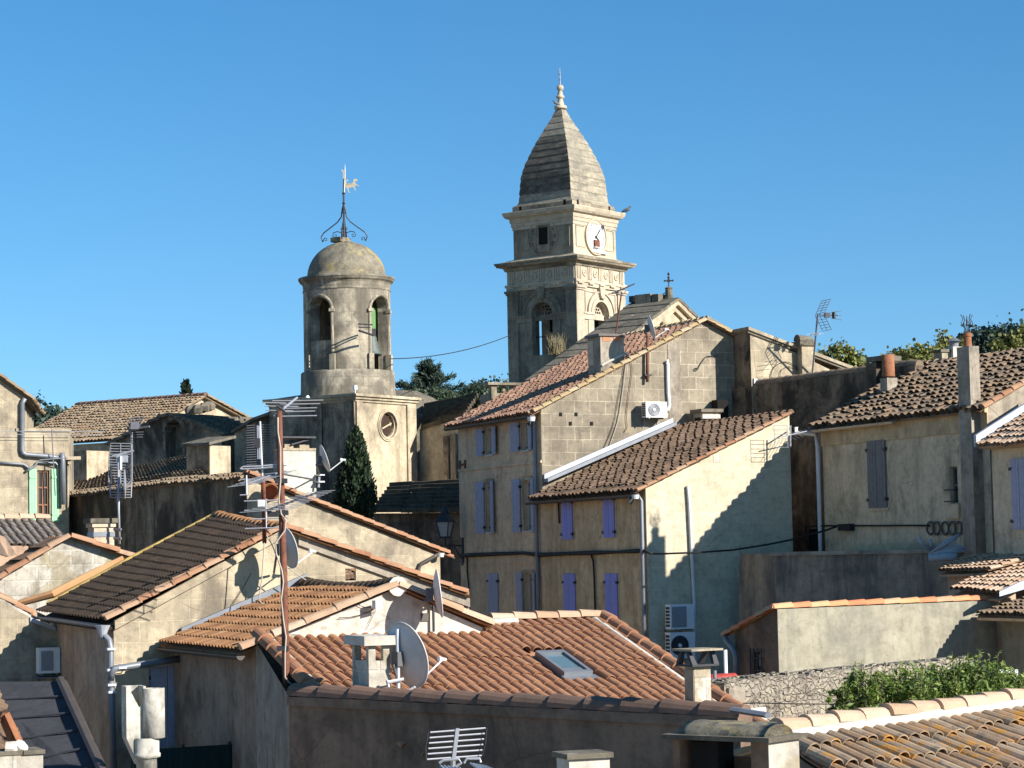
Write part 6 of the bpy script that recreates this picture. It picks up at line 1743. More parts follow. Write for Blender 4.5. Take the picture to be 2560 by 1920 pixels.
# wrought iron campanile and vane
def za(y): return P((866, 390 + y / 4.608), bc.y).z
pxm = bc.y / 5790 / 4.608
ca = MB(); ax_x = V((bc.x, bc.y, 0)) + V((-.08, 0, 0))
ca.tube([ax_x + UZ * za(930), ax_x + UZ * za(660), ax_x + V((.0, 0, za(430))), ax_x + V((.02, 0, za(260)))], [.06, .05, .04, .03], 8)
for i in range(4):
    d = dv(BD + 45 + 90 * i + 12)
    ca.tube([ax_x + d * 1.0 + UZ * za(985), ax_x + d * 1.08 + UZ * za(930), ax_x + d * .95 + UZ * za(880), ax_x + d * .62 + UZ * za(820), ax_x + d * .3 + UZ * za(760), ax_x + d * .12 + UZ * za(700), ax_x + d * .1 + UZ * za(655), ax_x + d * .06 + UZ * za(600), ax_x + UZ * za(545)], .03, 6)
    ca.tube([ax_x + d * 1.0 + UZ * za(985), ax_x + d * .92 + UZ * za(940), ax_x + d * .82 + UZ * za(945), ax_x + d * .82 + UZ * za(968), ax_x + d * .9 + UZ * za(972)], .022, 5)
    ca.tube([ax_x + d * .1 + UZ * za(885), ax_x + d * .32 + UZ * za(868), ax_x + d * .5 + UZ * za(880), ax_x + d * .54 + UZ * za(920), ax_x + d * .4 + UZ * za(935), ax_x + d * .36 + UZ * za(908), ax_x + d * .44 + UZ * za(902)], .022, 5)
    ca.tube([ax_x + UZ * za(850), ax_x + d * .12 + UZ * za(825), ax_x + d * .16 + UZ * za(840), ax_x + d * .1 + UZ * za(848)], .02, 5)
for y in (545, 655, 430): ca.lathe(ax_x + UZ * za(y), [(.05, -.05), (.08, 0), (.05, .05)], 10)
ca.build('iron_cage', M['iron'], bt)
vn = MB(); tv_ = dv(96)
px_ = lambda x, y: ax_x + tv_ * ((x - 745) * pxm) + UZ * za(y)
vn.tube([px_(752, 430), px_(762, 260)], .025, 5); vn.tube([px_(762, 260), px_(765, 180), px_(767, 95)], [.03, .025, .006], 6)
vn.tube([px_(748, 430), px_(745, 260), px_(744, 190), px_(735, 170), px_(722, 152)], [.02, .02, .02, .045, .005], 5)
horse = [(765, 328), (800, 322), (850, 318), (862, 300), (866, 275), (885, 265), (905, 270), (914, 290), (908, 296), (890, 290), (882, 300), (886, 318), (900, 330), (930, 350), (926, 355), (895, 340), (880, 348), (878, 362), (890, 405), (884, 408), (866, 366), (850, 360), (815, 368), (800, 375), (806, 400), (818, 425), (810, 426), (796, 402), (788, 372), (768, 360)]
vn.prism([px_(x, y) for x, y in horse], dv(6) * .03)
vn.tube([px_(768, 330), px_(772, 300), px_(785, 270), px_(800, 290)], .018, 5); vn.tube([px_(745, 262), px_(775, 262)], .02, 5); vn.tube([px_(745, 322), px_(850, 321)], .02, 5)
vn.build('horse_vane', M['gilt'], bt)
# the bell, headstock and frame
bo = bc + dv(112) * 1.2
def zB(y): return P((945, 660 + y / 3.771), bo.y).z
bell = thing('church_bell', 'bronze bell with a green headstock hanging in the old bell tower', 'bell', V((bo.x, bo.y, zB(855))))
zbt, zbb = zB(672), zB(855); Hb = zbb - zbt
mb = MB().lathe(V((bo.x, bo.y, 0)), [(.001, zbt), (.22, zbt - .02), (.27, zbt + Hb * .12), (.29, zbt + Hb * .35), (.33, zbt + Hb * .6), (.42, zbt + Hb * .85), (.53, zbb), (.48, zbb), (.42, zbt + Hb * .8), (.3, zbt + Hb * .3)], 28); mb.build('bell', M['bronze'], bell, True)
hs = MB(); zy0, zy1 = zB(610), zB(412); t = dv(128 - 90)
hs.prism([bo.xy.to_3d() + t * .25 + UZ * zy0 - dv(128) * .1, bo.xy.to_3d() - t * .25 + UZ * zy0 - dv(128) * .1, bo.xy.to_3d() - t * .42 + UZ * zy1 - dv(128) * .1, bo.xy.to_3d() + t * .42 + UZ * zy1 - dv(128) * .1], dv(128) * .24)
hs.build('headstock', M['bell_green'], bell)
mb = MB(); mb.cbox(V((bo.x, bo.y, zB(640))), t, .42, .3, zB(610) - zB(672)); mb.rod(V((bo.x, bo.y, zB(640))) - t * .95, V((bo.x, bo.y, zB(640))) + t * .95, .06, 8); mb.build('yoke', M['iron'], bell)
fr_ = MB()
for (x0, y0, x1, y1, rr_) in ((740, 565, 870, 572, .035), (745, 596, 850, 600, .03), (745, 628, 880, 672, .05)):
    fr_.rod(P(q('B', x0, y0), 103.9), P(q('B', x1, y1), 104.6), rr_, 6)
fr_.build('frame_rods', M['iron'], bell)
cab = sagline(P(q('B', 1045, 893), 105), P((1275, 838), 121), .3, 16)
tag(MB().tube(cab, .022, 5).build('overhead_cable', M['cable_b'], None, True, org=cab[5]), 'thin cable slung across the sky between the bell tower and clock tower', 'cable', 'overhead cables')

# ================================================================== slab roofed chapels between the bell tower and the tall house
def slab_roof(root, A, B, C, D, n, th, mat='slab', over=.12, seed=1, name='roof'):
    g = random.Random(seed); mb = MB()
    for i in range(n):
        v0, v1 = i / n, (i + 1) / n
        p0, p1, p2, p3 = A + (D - A) * v0, B + (C - B) * v0, B + (C - B) * v1, A + (D - A) * v1
        d = (p0 - p3).normalized()
        j = V((0, 0, g.uniform(-.015, .015)))
        k = max(2, int((p1 - p0).length / 1.1)); 
        for m in range(k):
            f0, f1 = m / k, (m + 1) / k - .006; dz = UZ * g.uniform(-.02, .02); ov = over * g.uniform(.7, 1.2)
            a_, b_ = p0 + (p1 - p0) * f0 + d * ov, p0 + (p1 - p0) * f1 + d * ov; c_, e_ = p3 + (p2 - p3) * f1, p3 + (p2 - p3) * f0
            c_ = c_ - UZ * 0; top = th
            mb.add([a_ + dz, b_ + dz, c_ + dz - UZ * th, e_ + dz - UZ * th, a_ + UZ * top + dz, b_ + UZ * top + dz, c_ + dz + UZ * .01, e_ + dz + UZ * .01], [[0, 3, 2, 1], [4, 5, 6, 7], [0, 1, 5, 4], [1, 2, 6, 5], [2, 3, 7, 6], [3, 0, 4, 7]], g.random())
    return mb.build(name, M[mat], root)
lc = thing('side_chapel', 'low church side chapel roofed with stepped stone slabs behind the cypress', 'chapel', P((1050, 1300), 95))
A, B = P(q(3, 1840, 1256), 92.5), P(q(3, 1080, 1262), 94.5); Cq, Dq = P(q(3, 1255, 1020), 101.8), P(q(3, 1830, 985), 99)
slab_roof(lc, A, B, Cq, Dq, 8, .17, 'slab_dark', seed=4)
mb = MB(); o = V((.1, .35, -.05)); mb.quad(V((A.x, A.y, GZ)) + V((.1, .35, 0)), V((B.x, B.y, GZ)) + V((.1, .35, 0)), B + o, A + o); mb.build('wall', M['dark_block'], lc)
uc = thing('nave_bay', 'upper church bay in shade with a stepped slab roof beside the bell tower', 'church bay', P((1100, 1150), 103))
A, B = P(q(3, 1860, 465), 105.5), P(q(3, 1500, 572), 107.8)
Cq, Dq = P(q(3, 1528, 372), 116), P(q(3, 1980, 285), 113)
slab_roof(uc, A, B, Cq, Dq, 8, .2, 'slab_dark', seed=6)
mb = MB(); B2, A2 = P(q(3, 1490, 575), 107.9), P(q(3, 1905, 475), 105.3)
mb.quad(V((A2.x, A2.y, GZ)), V((B2.x, B2.y, GZ)), B2, A2); mb.build('wall', M['church'], uc)
mb = MB(); t_ = (A2 - B2); t_.z = 0; t_.normalize(); n_ = V((t_.y, -t_.x, 0)); n_ = -n_ if n_.y > 0 else n_
for f in (.52, .66): 
    p = B2 + (A2 - B2) * f; mb.box(V((p.x, p.y, GZ)) + n_ * .005, t_ * .35, n_ * .15, UZ * (p.z - GZ - .6))
mb.build('buttress', M['church_dark'], uc)
# domed slab roof behind the bell tower base
sb = P(q(3, 1560, 330), 112); 
ap_ = thing('apse_roof', 'rounded grey slab roof just behind the bell tower base', 'apse', (sb.x, sb.y, 0))
mb = MB(); cc = P(q(3, 1330, 255), 118); mb.lathe(V((cc.x, cc.y, 0)), [(2.7, cc.z - 5), (2.65, cc.z - 1.6), (2.4, cc.z - 1.0), (1.7, cc.z - .4), (.9, cc.z - .06), (.001, cc.z + .05)], 28); mb.build('roof', M['slab'], ap_)

# ================================================================== nave gables left of the bell tower
NGp = P((425, 1033), 111); NG = Pl(NGp, BD + 90)
uRt, zRt = NG.hit((554, 1081)); uLt, zLt = NG.hit(q(1, 930, 690))
ng = thing('nave_gable', 'dark shaded church gable with an arched niche and grey slab roof', 'church bay', (NGp.x, NGp.y, 0))
ncu, ncz = NG.hit(q(1, 1440, 680)); hwN = NG.rect(q(1, 1372, 680), q(1, 1515, 690)); wN = (hwN[2] - hwN[0]) / 2; ncu = (hwN[0] + hwN[2]) / 2
arc_ = [(ncu - wN, ncz - 1.5), (ncu + wN, ncz - 1.5)] + arc_pts(ncu, ncz + .5, wN, 0, math.pi, 14)
mb = MB(); mb.wall(NG, [(uLt, GZ), (uRt, GZ), (uRt, zRt), (0, NGp.z), (uLt, zLt)], [arc_], .7)
mb.poly([NG.w(u, z, -.7) for u, z in arc_])
e_ = br_ * 16
p0, p1 = NG.w(uRt, GZ), NG.w(uRt, zRt); mb.quad(p0, p0 + e_, p1 + e_, p1)
mb.build('gable_wall', M['church_dark'], ng)
mb = MB(); arcband(mb, NG, ncu, ncz + .5, wN, wN + .25, .003, .06, 0, math.pi, 14); mb.build('niche_moulding', M['church_dark'], ng); MB().wbox(NG, ncu - wN - .3, ncu + wN + .3, ncz - 1.7, ncz - 1.5, .003, .2).build('niche_sill', M['church_dark'], ng)
up_ = UZ * .02
slab_roof(ng, NG.w(uRt + .15, zRt - .06, .25) + e_, NG.w(uRt + .15, zRt - .06, .25), NG.w(0, NGp.z, .25), NG.w(0, NGp.z, .25) + e_, 9, .13, seed=9)
slab_roof(ng, NG.w(uLt - .15, zLt - .06, .25), NG.w(uLt - .15, zLt - .06, .25) + e_, NG.w(0, NGp.z, .25) + e_, NG.w(0, NGp.z, .25), 7, .13, seed=10, name='roof')
N2 = PB_L.sh(-.35)
a0, a1, a2 = N2.hit((586, 1083)), N2.hit((640, 1052)), N2.hit((700, 1030))
n2 = thing('transept', 'dark church wall rising under the bell tower cornice with slab coping', 'church bay', N2.w(a0[0], 0))
mb = MB(); mb.wall(N2, [(a0[0], GZ), (a2[0], GZ), (a2[0], a2[1]), a1, a0]); mb.quad(N2.w(a0[0], GZ), N2.w(*a0), N2.w(*a0) + br_ * 6, N2.w(a0[0], GZ) + br_ * 6); mb.build('wall', M['church_dark'], n2)
mb = MB(); mb.prism([N2.w(*a0), N2.w(*a1), N2.w(*a2), N2.w(a2[0], a2[1] + .14), N2.w(a1[0], a1[1] + .14), N2.w(a0[0], a0[1] + .14)], N2.n * .22); mb.prism([N2.w(*a0), N2.w(*a1), N2.w(*a2), N2.w(a2[0], a2[1] + .13), N2.w(a1[0], a1[1] + .13), N2.w(a0[0], a0[1] + .13)], br_ * 6); mb.build('slab_roof', M['slab'], n2)
# buttresses
def buttress(label, cpx, ytop, wl, wr, d, ybot, cap=True):
    c = P((cpx, ytop), d); L, Rr = Pl(c, BD - 90), Pl(c, BD); ul = L.hit((wl, ytop))[0]; ur = Rr.hit((wr, ytop))[0]
    b = thing('buttress', label, 'buttress', (c.x, c.y, 0), 'church buttresses')
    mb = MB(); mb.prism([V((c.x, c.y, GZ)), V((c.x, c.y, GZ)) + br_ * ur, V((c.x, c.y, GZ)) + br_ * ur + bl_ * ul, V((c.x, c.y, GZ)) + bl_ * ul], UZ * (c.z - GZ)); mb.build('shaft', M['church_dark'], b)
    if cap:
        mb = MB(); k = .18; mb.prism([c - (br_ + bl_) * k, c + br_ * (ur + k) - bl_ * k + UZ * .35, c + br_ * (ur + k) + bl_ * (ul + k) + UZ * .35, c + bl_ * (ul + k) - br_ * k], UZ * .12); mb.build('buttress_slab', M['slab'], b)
    mb = MB(); mb.wbox(Rr, .02, ur - .02, GZ, c.z - .02, .003, .02); mb.build('lit_face', M['church'], b)  # sunny side clad in paler stone: sunlight put into the colour
buttress('square church buttress with a sloping slab top, pale on its sunny side', 523, 1113, 466, 576, 101, 1200)
buttress('low church buttress under the eave of the big tan church roof', 215.5, 1126, 176, 273, 106, 1190, False)
# big tan church roof
kR = P((515, 990), 128)
KV = Pl(kR, BD - 90)
kL = KV.at((191, 1020)); kL.z = kR.z
# roof plane: falls towards az BD+180, 27 degrees
sl = math.tan(R(24)); nrm = V((-br_.x * sl, -br_.y * sl, 1)); 
eA = hitp((330, 1096), kR, nrm)
dirE = bl_ 
eavew = eA; eR = kR - br_ * ((kR - eA).dot(br_)) ; eR.z = eA.z; eLf = kL - br_ * ((kR - eA).dot(br_)); eLf.z = eA.z
cr_ = thing('church_hall', 'long church hall with a big tan barrel tile roof at the left', 'church', (kR.x, kR.y, 0))
roof_part(cr_, eR, eLf, kL, kR, 't_church', .24, .42, seed=91, lift=.05, jit=.025)
mb = MB(); ridge(mb, kR + UZ * .02, kL + UZ * .02, .17, .45, seed=92); mb.build('ridge_tiles', M['t_coping'], cr_)
bk2 = kR + br_ * 6.5; bk2.z = eR.z + .4; bkL = kL + br_ * 6.5; bkL.z = bk2.z
roof_part(cr_, bkL, bk2, kR, kL, 't_church', .24, .42, seed=93, lift=.05)
mb = MB(); dz = UZ * -.12
o1, o2 = eR + br_ * .3 + dz, bk2 - br_ * .3 + dz
ins = bl_ * .3
mb.poly([V((o1.x, o1.y, GZ)) + ins, V((o2.x, o2.y, GZ)) + ins, o2 + ins, kR + dz + ins, o1 + ins])
l1 = eLf + br_ * .3 + dz; mb.quad(V((o1.x, o1.y, GZ)), V((l1.x, l1.y, GZ)), l1, o1); mb.build('wall', M['church'], cr_)
mb = MB(); ridge(mb, bk2, kR, .15, .45, seed=94); mb.build('edge_tiles', M['t_church'], cr_)
st = P(q(1, 1640, 412), 116.0); 
for i, (x, y) in enumerate(((1590, 425), (1650, 418), (1705, 402), (1730, 392))):
    c = hitp(q(1, x, y), kR, nrm); g = random.Random(i); tag(MB().lathe(c, [(.001, -.2), (.34, -.15), (.4, .1), (.25, .3), (.001, .33)], 6).build('stone_block', M['slab'], None, org=c), 'loose rough stones lying on the tan church roof', 'stone', 'loose stones on the church roof')
# aisle roof in front of the dark gable
al = thing('church_aisle', 'low church aisle with a half shaded tan tile roof below the dark gable', 'church aisle', P((330, 1200), 100))
roof_part(al, P((560, 1240), 96.5), P((140, 1232), 103.5), P(q(1, 600, 975), 109.5), P(q(1, 1560, 795), 104.5), 't_church', .24, .42, seed=95, lift=.05, jit=.025)
mb = MB(); a_, b_ = P((560, 1246), 96.7), P((140, 1240), 103.7); mb.quad(V((a_.x, a_.y, GZ)), V((b_.x, b_.y, GZ)), b_, a_); mb.build('wall', M['church_dark'], al)

# ================================================================== left edge house with its lower wing
c0 = P((58, 1010), 84); W_1 = Pl(c0, AZB)
le = thing('left_house', 'sunlit pale stone house cut by the left picture edge', 'house', (c0.x, c0.y, 0))
ue, zt = W_1.hit((57, 992)); ur, zr = W_1.hit((0, 950)); s_ = (zt - zr) / (ue - ur); ul = ur - 3.0; zl = zr - s_ * 3.0
mb = MB(); mb.wall(W_1, [(ul, GZ), (ue, GZ), (ue, zt - .05), (ul, zl - .05)]); bk = dv(-9) * 8
mb.quad(W_1.w(ue, GZ), W_1.w(ue, zt), W_1.w(ue, zt) + bk, W_1.w(ue, GZ) + bk); mb.build('gable_wall', M['stone_house'], le)
e0, e1 = W_1.w(ue + .3, zt - .1, .15), W_1.w(ul, zl + .05, .15)
roof_part(le, e0, e0 + bk, e1 + bk, e1, 't_church', seed=101)
mb = MB(); ridge(mb, e0, e1, .11, .4, seed=102); mb.build('edge_tiles', M['t_church'], le)
W_2 = W_1.sh(-.02)
u0 = W_2.hit((60, 1150))[0] - .3; u1 = W_2.hit((171, 1150))[0]; zt2 = W_2.hit(q(1, 380, 590))[1]; wz = W_2.rect(q(1, 308, 915), q(1, 412, 1115)); wz = (wz[0], wz[1] - 1.0, wz[2], wz[3])
mb = MB(); mb.wall(W_2, [(u0, GZ), (u1, GZ), (u1, zt2), (u0, zt2)], [wz], .18); mb.quad(W_2.w(u1, GZ), W_2.w(u1, zt2), W_2.w(u1, zt2) + dv(-9) * 6, W_2.w(u1, GZ) + dv(-9) * 6)
mb.build('wing_wall', M['stone_house'], le)
MB().wbox(W_2, u0, u1 + .1, zt2, zt2 + .1, -.4, .08).build('wing_coping', M['stone_house'], le)
win_pane(le, W_2, wz, M['glass'], M['wood_brown'], .12, (1, 2), .07)
for i, (xa, xb) in enumerate(((240, 304), (425, 488))):
    h = W_2.rect(q(1, xa, 915), q(1, xb, 1115)); leaf_shutter(le, W_2, h[0], h[2], wz[1], h[3] + .05, M['shutter_green'], .02, planks=3)
zs = W_2.hit(q(1, 590, 830))[1]; us0, us1 = W_2.hit(q(1, 530, 830))[0], W_2.hit(q(1, 655, 830))[0]
mb = MB(); mb.wbox(W_2, us0, us1, zs - .0, zs + .12, -.3, .3); mb.wbox(W_2, us0 + .1, us1 - .35, zs - .16, zs, -.2, .2); mb.wbox(W_2, us0 + .15, us1 - .45, GZ, zs - .16, -.1, .1); mb.build('corner_pier', M['stone_house'], le)
pipe(le, [W_1.at(q(1, 208, 318), .15), W_1.at(q(1, 185, 360), .1), W_1.at(q(1, 184, 740), .1), W_1.at(q(1, 192, 772), .1), W_1.at(q(1, 215, 785), .1), W_1.at(q(1, 320, 792), .1), W_1.at(q(1, 430, 802), .1), W_1.at(q(1, 505, 812), .12)], .085, 'zinc_dark')
pipe(le, [W_1.at(q(1, 515, 770), .2), W_1.at(q(1, 520, 840), .2), W_1.at(q(1, 528, 1200), .2)], .10, 'zinc_dark', 'soil_pipe')
pipe(le, [W_1.at(q(1, *p), .08) for p in ((-20, 850), (100, 858), (195, 866), (225, 885), (242, 905))], .05, 'zinc_dark', 'wall_pipe')
pipe(le, [W_1.at(q(1, *p), .08) for p in ((215, 925), (245, 905), (290, 880), (310, 848), (350, 850), (400, 855), (460, 852), (485, 880), (492, 1100))], .045, 'zinc_dark', 'wall_pipe')
m0 = W_2.w(W_2.hit(q(1, 438, 1130))[0], W_2.hit(q(1, 438, 1130))[1], .4)
r_ = thing('television_antenna', 'thin antenna mast with long rods before the green shutters', 'antenna', m0, 'television antennas')
MB().tube([m0, P(q(1, 428, 575), m0.y)], .022, 5).build('mast', M['alu_dark'], r_)
mb = MB(); rods(mb, P(q(1, 430, 592), m0.y), P(q(1, 430, 618), m0.y), B_, 3.9, 3.6, 2, .01); MB().rod(P(q(1, 330, 830), m0.y), P(q(1, 560, 812), m0.y), .02, 5).build('cross_arm', M['alu'], r_); mb.build('rods', M['alu'], r_)

# ================================================================== long house with black stained side wall
c0 = P((617, 1192), 72); F_D0, G_D0 = Pl(c0, -30), Pl(c0, 60)
dl = thing('stained_house', 'house with a black stained long side wall and sunlit stone gable', 'house', (c0.x, c0.y, 0))
tp = [F_D0.hit(p) for p in ((617, 1192), (392, 1209), (271, 1226), (181, 1237), (82, 1240))]
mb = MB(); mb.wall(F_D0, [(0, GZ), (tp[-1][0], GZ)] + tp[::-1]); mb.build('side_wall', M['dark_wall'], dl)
bw = MB(); h = F_D0.rect(q(1, 1065, 1150), q(1, 1285, 1600)); bw.wbox(F_D0, h[0], h[2], h[1] - 1, h[3], .004, .03); bw.build('stone_panel', M['dark_block'], dl)
uR, zR_ = G_D0.hit((1100, 1390)); uM, zM = G_D0.hit((760, 1254))
mb = MB(); mb.wall(G_D0, [(0, GZ), (uR, GZ), (uR, zR_), (uM, zM), (0, c0.z)]); mb.quad(G_D0.w(uR, GZ), G_D0.w(uR, zR_), G_D0.w(uR, zR_) + dv(-30) * 9, G_D0.w(uR, GZ) + dv(-30) * 9)
mb.build('gable_wall', M['stone_house'], dl)
mb = MB(); t3 = [F_D0.w(u, z + .02, -.12) for u, z in tp]
nF = F_D0.n
for i_, (a_, b_) in enumerate(zip(t3, t3[1:])): tiles(mb, a_ + nF * .3 - UZ * .1, b_ + nF * .3 - UZ * .1, b_ - nF * .3 + UZ * .12, a_ - nF * .3 + UZ * .12, .23, .4, seed=111 + i_, lift=.03, jit=.025)
mb.build('coping_tiles', M['t_church'], dl)
e_ = dv(-30) * 9; ed = dv(60) * .25
rp = [G_D0.w(uR, zR_, .1) + ed - UZ * .05, G_D0.w(0, c0.z, .1)]
roof_part(dl, rp[0] + UZ * .06, rp[0] + e_ + UZ * .06, rp[1] + e_ + UZ * .06, rp[1] + UZ * .06, 't_rake', .21, .4, seed=112)
mb = MB(); k_ = dv(-30)
for i, o in enumerate((-.02, .24)):
    pm = G_D0.w(uM, zM, .12) + UZ * .1 + k_ * o
    ridge(mb, rp[0] + UZ * (.1 + .05 * i) + k_ * o, pm + UZ * .05 * i, .115, .42, seed=113 + i); ridge(mb, pm + UZ * .05 * i, rp[1] + UZ * (.1 + .05 * i) + k_ * o, .115, .42, seed=116 + i)
mb.build('edge_tiles', M['t_rake'], dl)
pe = G_D0.at(q(4, 1515, 20), .25)
pipe(dl, [pe, pe - UZ * .06 - dv(60) * .1, G_D0.at(q(4, 1390, 90), .1), G_D0.at(q(4, 1372, 130), .1), G_D0.at(q(4, 1372, 260), .1)], .06, 'brown_gutter')
mb = MB(); mb.lathe(pe + dv(60) * .12, [(.001, -.08), (.1, -.08), (.13, .05), (.001, .05)], 12); mb.build('gutter_end', M['pvc'], dl)
# plastered chimney with a broken cap
ckp = G_D0.sh(-.15); h = ckp.rect(q('I', 755, 1640), q('I', 1308, 850))
mb = MB(); mb.wbox(ckp, h[0], h[2], h[1] - .6, h[3], -.75, 0); c_ = mb.build('chimney', M['chim_plaster'], dl)
mb = MB(); mb.wbox(ckp, h[0] - .04, h[2] + .0, h[3] - .05, h[3] + .03, -.78, .03); mb.wbox(ckp, h[0] + .1, h[0] + .4, h[3], h[3] + .16, -.6, -.1); mb.wbox(ckp, h[0] + .62, h[0] + .95, h[3], h[3] + .14, -.6, -.1); mb.build('chimney_top', M['stone_house'], c_)
mb = MB(); mb.box(ckp.w(h[0] - .05, h[3] + .34, -.75), ckp.t * 1.15 + UZ * .0, ckp.n * .85, UZ * .06); mb.box(ckp.w(h[0] + .3, h[3] + .12, -.5), ckp.t * .75 + UZ * .2, ckp.n * .5, UZ * .05); 
for u in (.02, .78): mb.wbox(ckp, h[0] + u, h[0] + u + .09, h[3], h[3] + .34, -.6, -.2)
mb.build('cap_tiles', M['iron'], c_)
MB().box(ckp.w(h[0] - .012, h[1], -.74), ckp.t * .01, ckp.n * .73, UZ * (h[3] - h[1] - .06)).build('shaded_side', M['grey_plaster'], c_)  # darker plate: this side's shade put into the colour
mb = MB(); 
for y in (1130, 1225, 1265): mb.rod(ckp.at(q('I', 740, y), .03), ckp.at(q('I', 810, y - 4), .03), .014, 4)
mb.rod(ckp.at(q('I', 770, 1272), .04), ckp.at(q('I', 1290, 1362), .04), .022, 5)
mb.wbox(ckp, *(lambda a, b: (a[0], b[0], b[1], a[1]))(ckp.hit(q('I', 1290, 1290)), ckp.hit(q('I', 1395, 1312))), .0, .3); mb.wbox(ckp, *(lambda a, b: (a[0], b[0], b[1], a[1]))(ckp.hit(q('I', 1290, 1405)), ckp.hit(q('I', 1395, 1430))), .0, .3)
px0, px1 = ckp.at(q('I', 1358, 1510), .2), ckp.at(q('I', 1372, 1290), .2); mb.rod(px0, px1, .035, 6); mb.build('bracket', M['alu'], c_)
dish('white dish seen edge on beside the pale plastered chimney', P(q('I', 1468, 1010), 70.6), 76, 18, .86, px1, True)
tv0 = P(q('E', 207, 640), 71.2); tag(MB().lathe(tv0, [(.16, -.5), (.24, -.45), (.26, 0), (.29, .06), (.25, .06), (.2, -.3), (.001, -.3)], 20, axis=dv(172)).build('terracotta_pipe', M['terracotta'], None, True, org=tv0), 'round terracotta flue opening on the stone gable beside the antenna mast', 'flue')

# ================================================================== dark tiled house (big roof left of centre)
C_H = P((284, 1560), 50.3); F_H, G_H = Pl(C_H, AZA), Pl(C_H, AZB)
La_H = F_H.hit((100, 1550))[0]
aH = G_H.hit((712, 1327)); rH = G_H.hit((1172, 1496))
hole = G_H.rect(q(4, 808, 128), q(4, 890, 218))
blind = G_H.rect(q(2, 1142, 882), q(2, 1448, 1490))
dk = thing('dark_roof_house', 'stone house with a blackened tile roof and terracotta gable edge tiles', 'house', (C_H.x, C_H.y, 0))
mb = MB(); mb.wall(G_H, [(0, GZ), (rH[0], GZ), rH, aH, (0, C_H.z)], [hole, blind], .22); mb.quad(G_H.w(rH[0], GZ), G_H.w(*rH), G_H.w(*rH) + A_ * 6, G_H.w(rH[0], GZ) + A_ * 6)
mb.build('gable_wall', M['stone_house'], dk)
MB().wbox(G_H, hole[0], hole[2], hole[1], hole[3], -.24, -.2).build('hole_back', M['black'], dk)
mb = MB(); g = random.Random(4)
for i in range(16):
    u, z = g.uniform(hole[0] - .03, hole[2]), g.uniform(hole[1], hole[3]); mb.box(G_H.w(u, z, -.19), G_H.t * g.uniform(.05, .12), G_H.n * .16, UZ * g.uniform(.05, .1))
mb.build('hole_rubble', M['brown_plaster'], dk)
mb = MB(); mb.wall(F_H, [(0, GZ), (La_H, GZ), (La_H, C_H.z), (0, C_H.z)]); mb.build('front_wall', M['pink_plaster'], dk)
fA, fB = P((264, 1556), 50.0), F_H.at((92, 1532), .35)
fD, fC = G_H.at((712, 1322), .15), Pl(G_H.at((712, 1322)), AZA).at((540, 1290))
roof_part(dk, fA, fB, fC, fD, 't_dark', .24, .27, 'wave', seed=121, lift=.045, r=.075)
mb = MB(); tiles(mb, rd0 := G_H.at((1168, 1488), .15), rd0 + A_ * 6, fC, fD, .21, .4, seed=122); slab_under(mb, rd0, rd0 + A_ * 6, fC, fD); mb.build('roof', M['t_orange'], dk)
mb = MB(); ridge(mb, fD, fC, .13, .30, seed=123, sag=.05); mb.build('ridge_tiles', M['t_orange'], dk)
mb = MB(); ridge(mb, fA - A_ * .05 + UZ * .04, fD + UZ * .04, .10, .42, seed=124); ridge(mb, fA + A_ * .17 + UZ * .06, fA + A_ * .17 + (fD - fA) * .96 + UZ * .06, .085, .42, seed=125); mb.build('edge_tiles', M['t_rake'], dk)
mb = MB(); rb0 = G_H.at((1166, 1490), .15); ridge(mb, rb0 + UZ * .05, fD + UZ * .03, .10, .42, seed=126); mb.build('edge_tiles', M['t_rake'], dk)
mb = MB(); mb.prism([G_H.w(aH[0] + .3, aH[1] - .32), G_H.w(*rH) - UZ * .2, G_H.w(*rH), G_H.w(aH[0] + .3, aH[1] - .1)], G_H.n * .07); mb.build('verge_mortar', M['grey_plaster'], dk); MB().prism([G_H.w(0, C_H.z - .12), G_H.w(aH[0], aH[1] - .12), G_H.w(aH[0], aH[1] + .07), G_H.w(0, C_H.z + .07)], G_H.n * .12).build('verge_mortar', M['stone_house'], dk)
# flashing along the far edge: orange mortar and ochre strip
f1, f2, f3 = P((48, 1503), 57.5), fB + (fC - fB) * .62, fC
mb = MB(); f0 = P(q('J', 265, 1262), 57.8); f1 = P(q('J', 740, 1130), 57.6); f2 = P(q('J', 1700, 640), 58.3)
mb.tube([f0, f1, (f1 + f2) / 2, f2], [.12, .15, .15, .1], 8, flat=.7); mb.build('orange_flashing', M['t_cap'], dk)
mb = MB(); mb.tube([fB + (fC - fB) * .06 + UZ * .06, fB + (fC - fB) * .5 + UZ * .09, fC + UZ * .05], .10, 8, flat=.6); mb.build('ochre_flashing', M['ochre_patch'], dk)
gp0, gp1 = fA - B_ * .06 - UZ * .06 - A_ * .1, fB - B_ * .06 - UZ * .06
gutter(mb := MB(), gp0, gp1, .085); mb.build('gutter', M['zinc_dark'], dk)
MB().lathe(gp0 + A_ * .12 - UZ * .1, [(.001, -.2), (.05, -.18), (.12, .0), (.17, .1), (.001, .1)], 12).build('hopper', M['zinc'], dk)
tp = gp0 + A_ * .12 - UZ * .28
pH = lambda x, y, o=.14: G_H.at(q(2, x, y), o)
cx_ = G_H.hit(q(2, 850, 800))[0]
pipe(dk, [tp, P(q(2, 790, 625), 50.0), P(q(2, 840, 680), 49.95), P(q(2, 850, 740), 49.9), P(q(2, 850, 900), 49.9), P(q(2, 858, 1160), 49.9), P(q(2, 880, 1900), 49.9)], .07, 'zinc_dark')
pipe(dk, [P(q(2, 852, 980), 49.9), P(q(2, 858, 930), 49.8), P(q(2, 880, 895), 49.8), P(q(2, 940, 888), 49.9), P(q(2, 1230, 842), 50.2), P(q(2, 1385, 820), 50.5)], .075, 'zinc_dark')
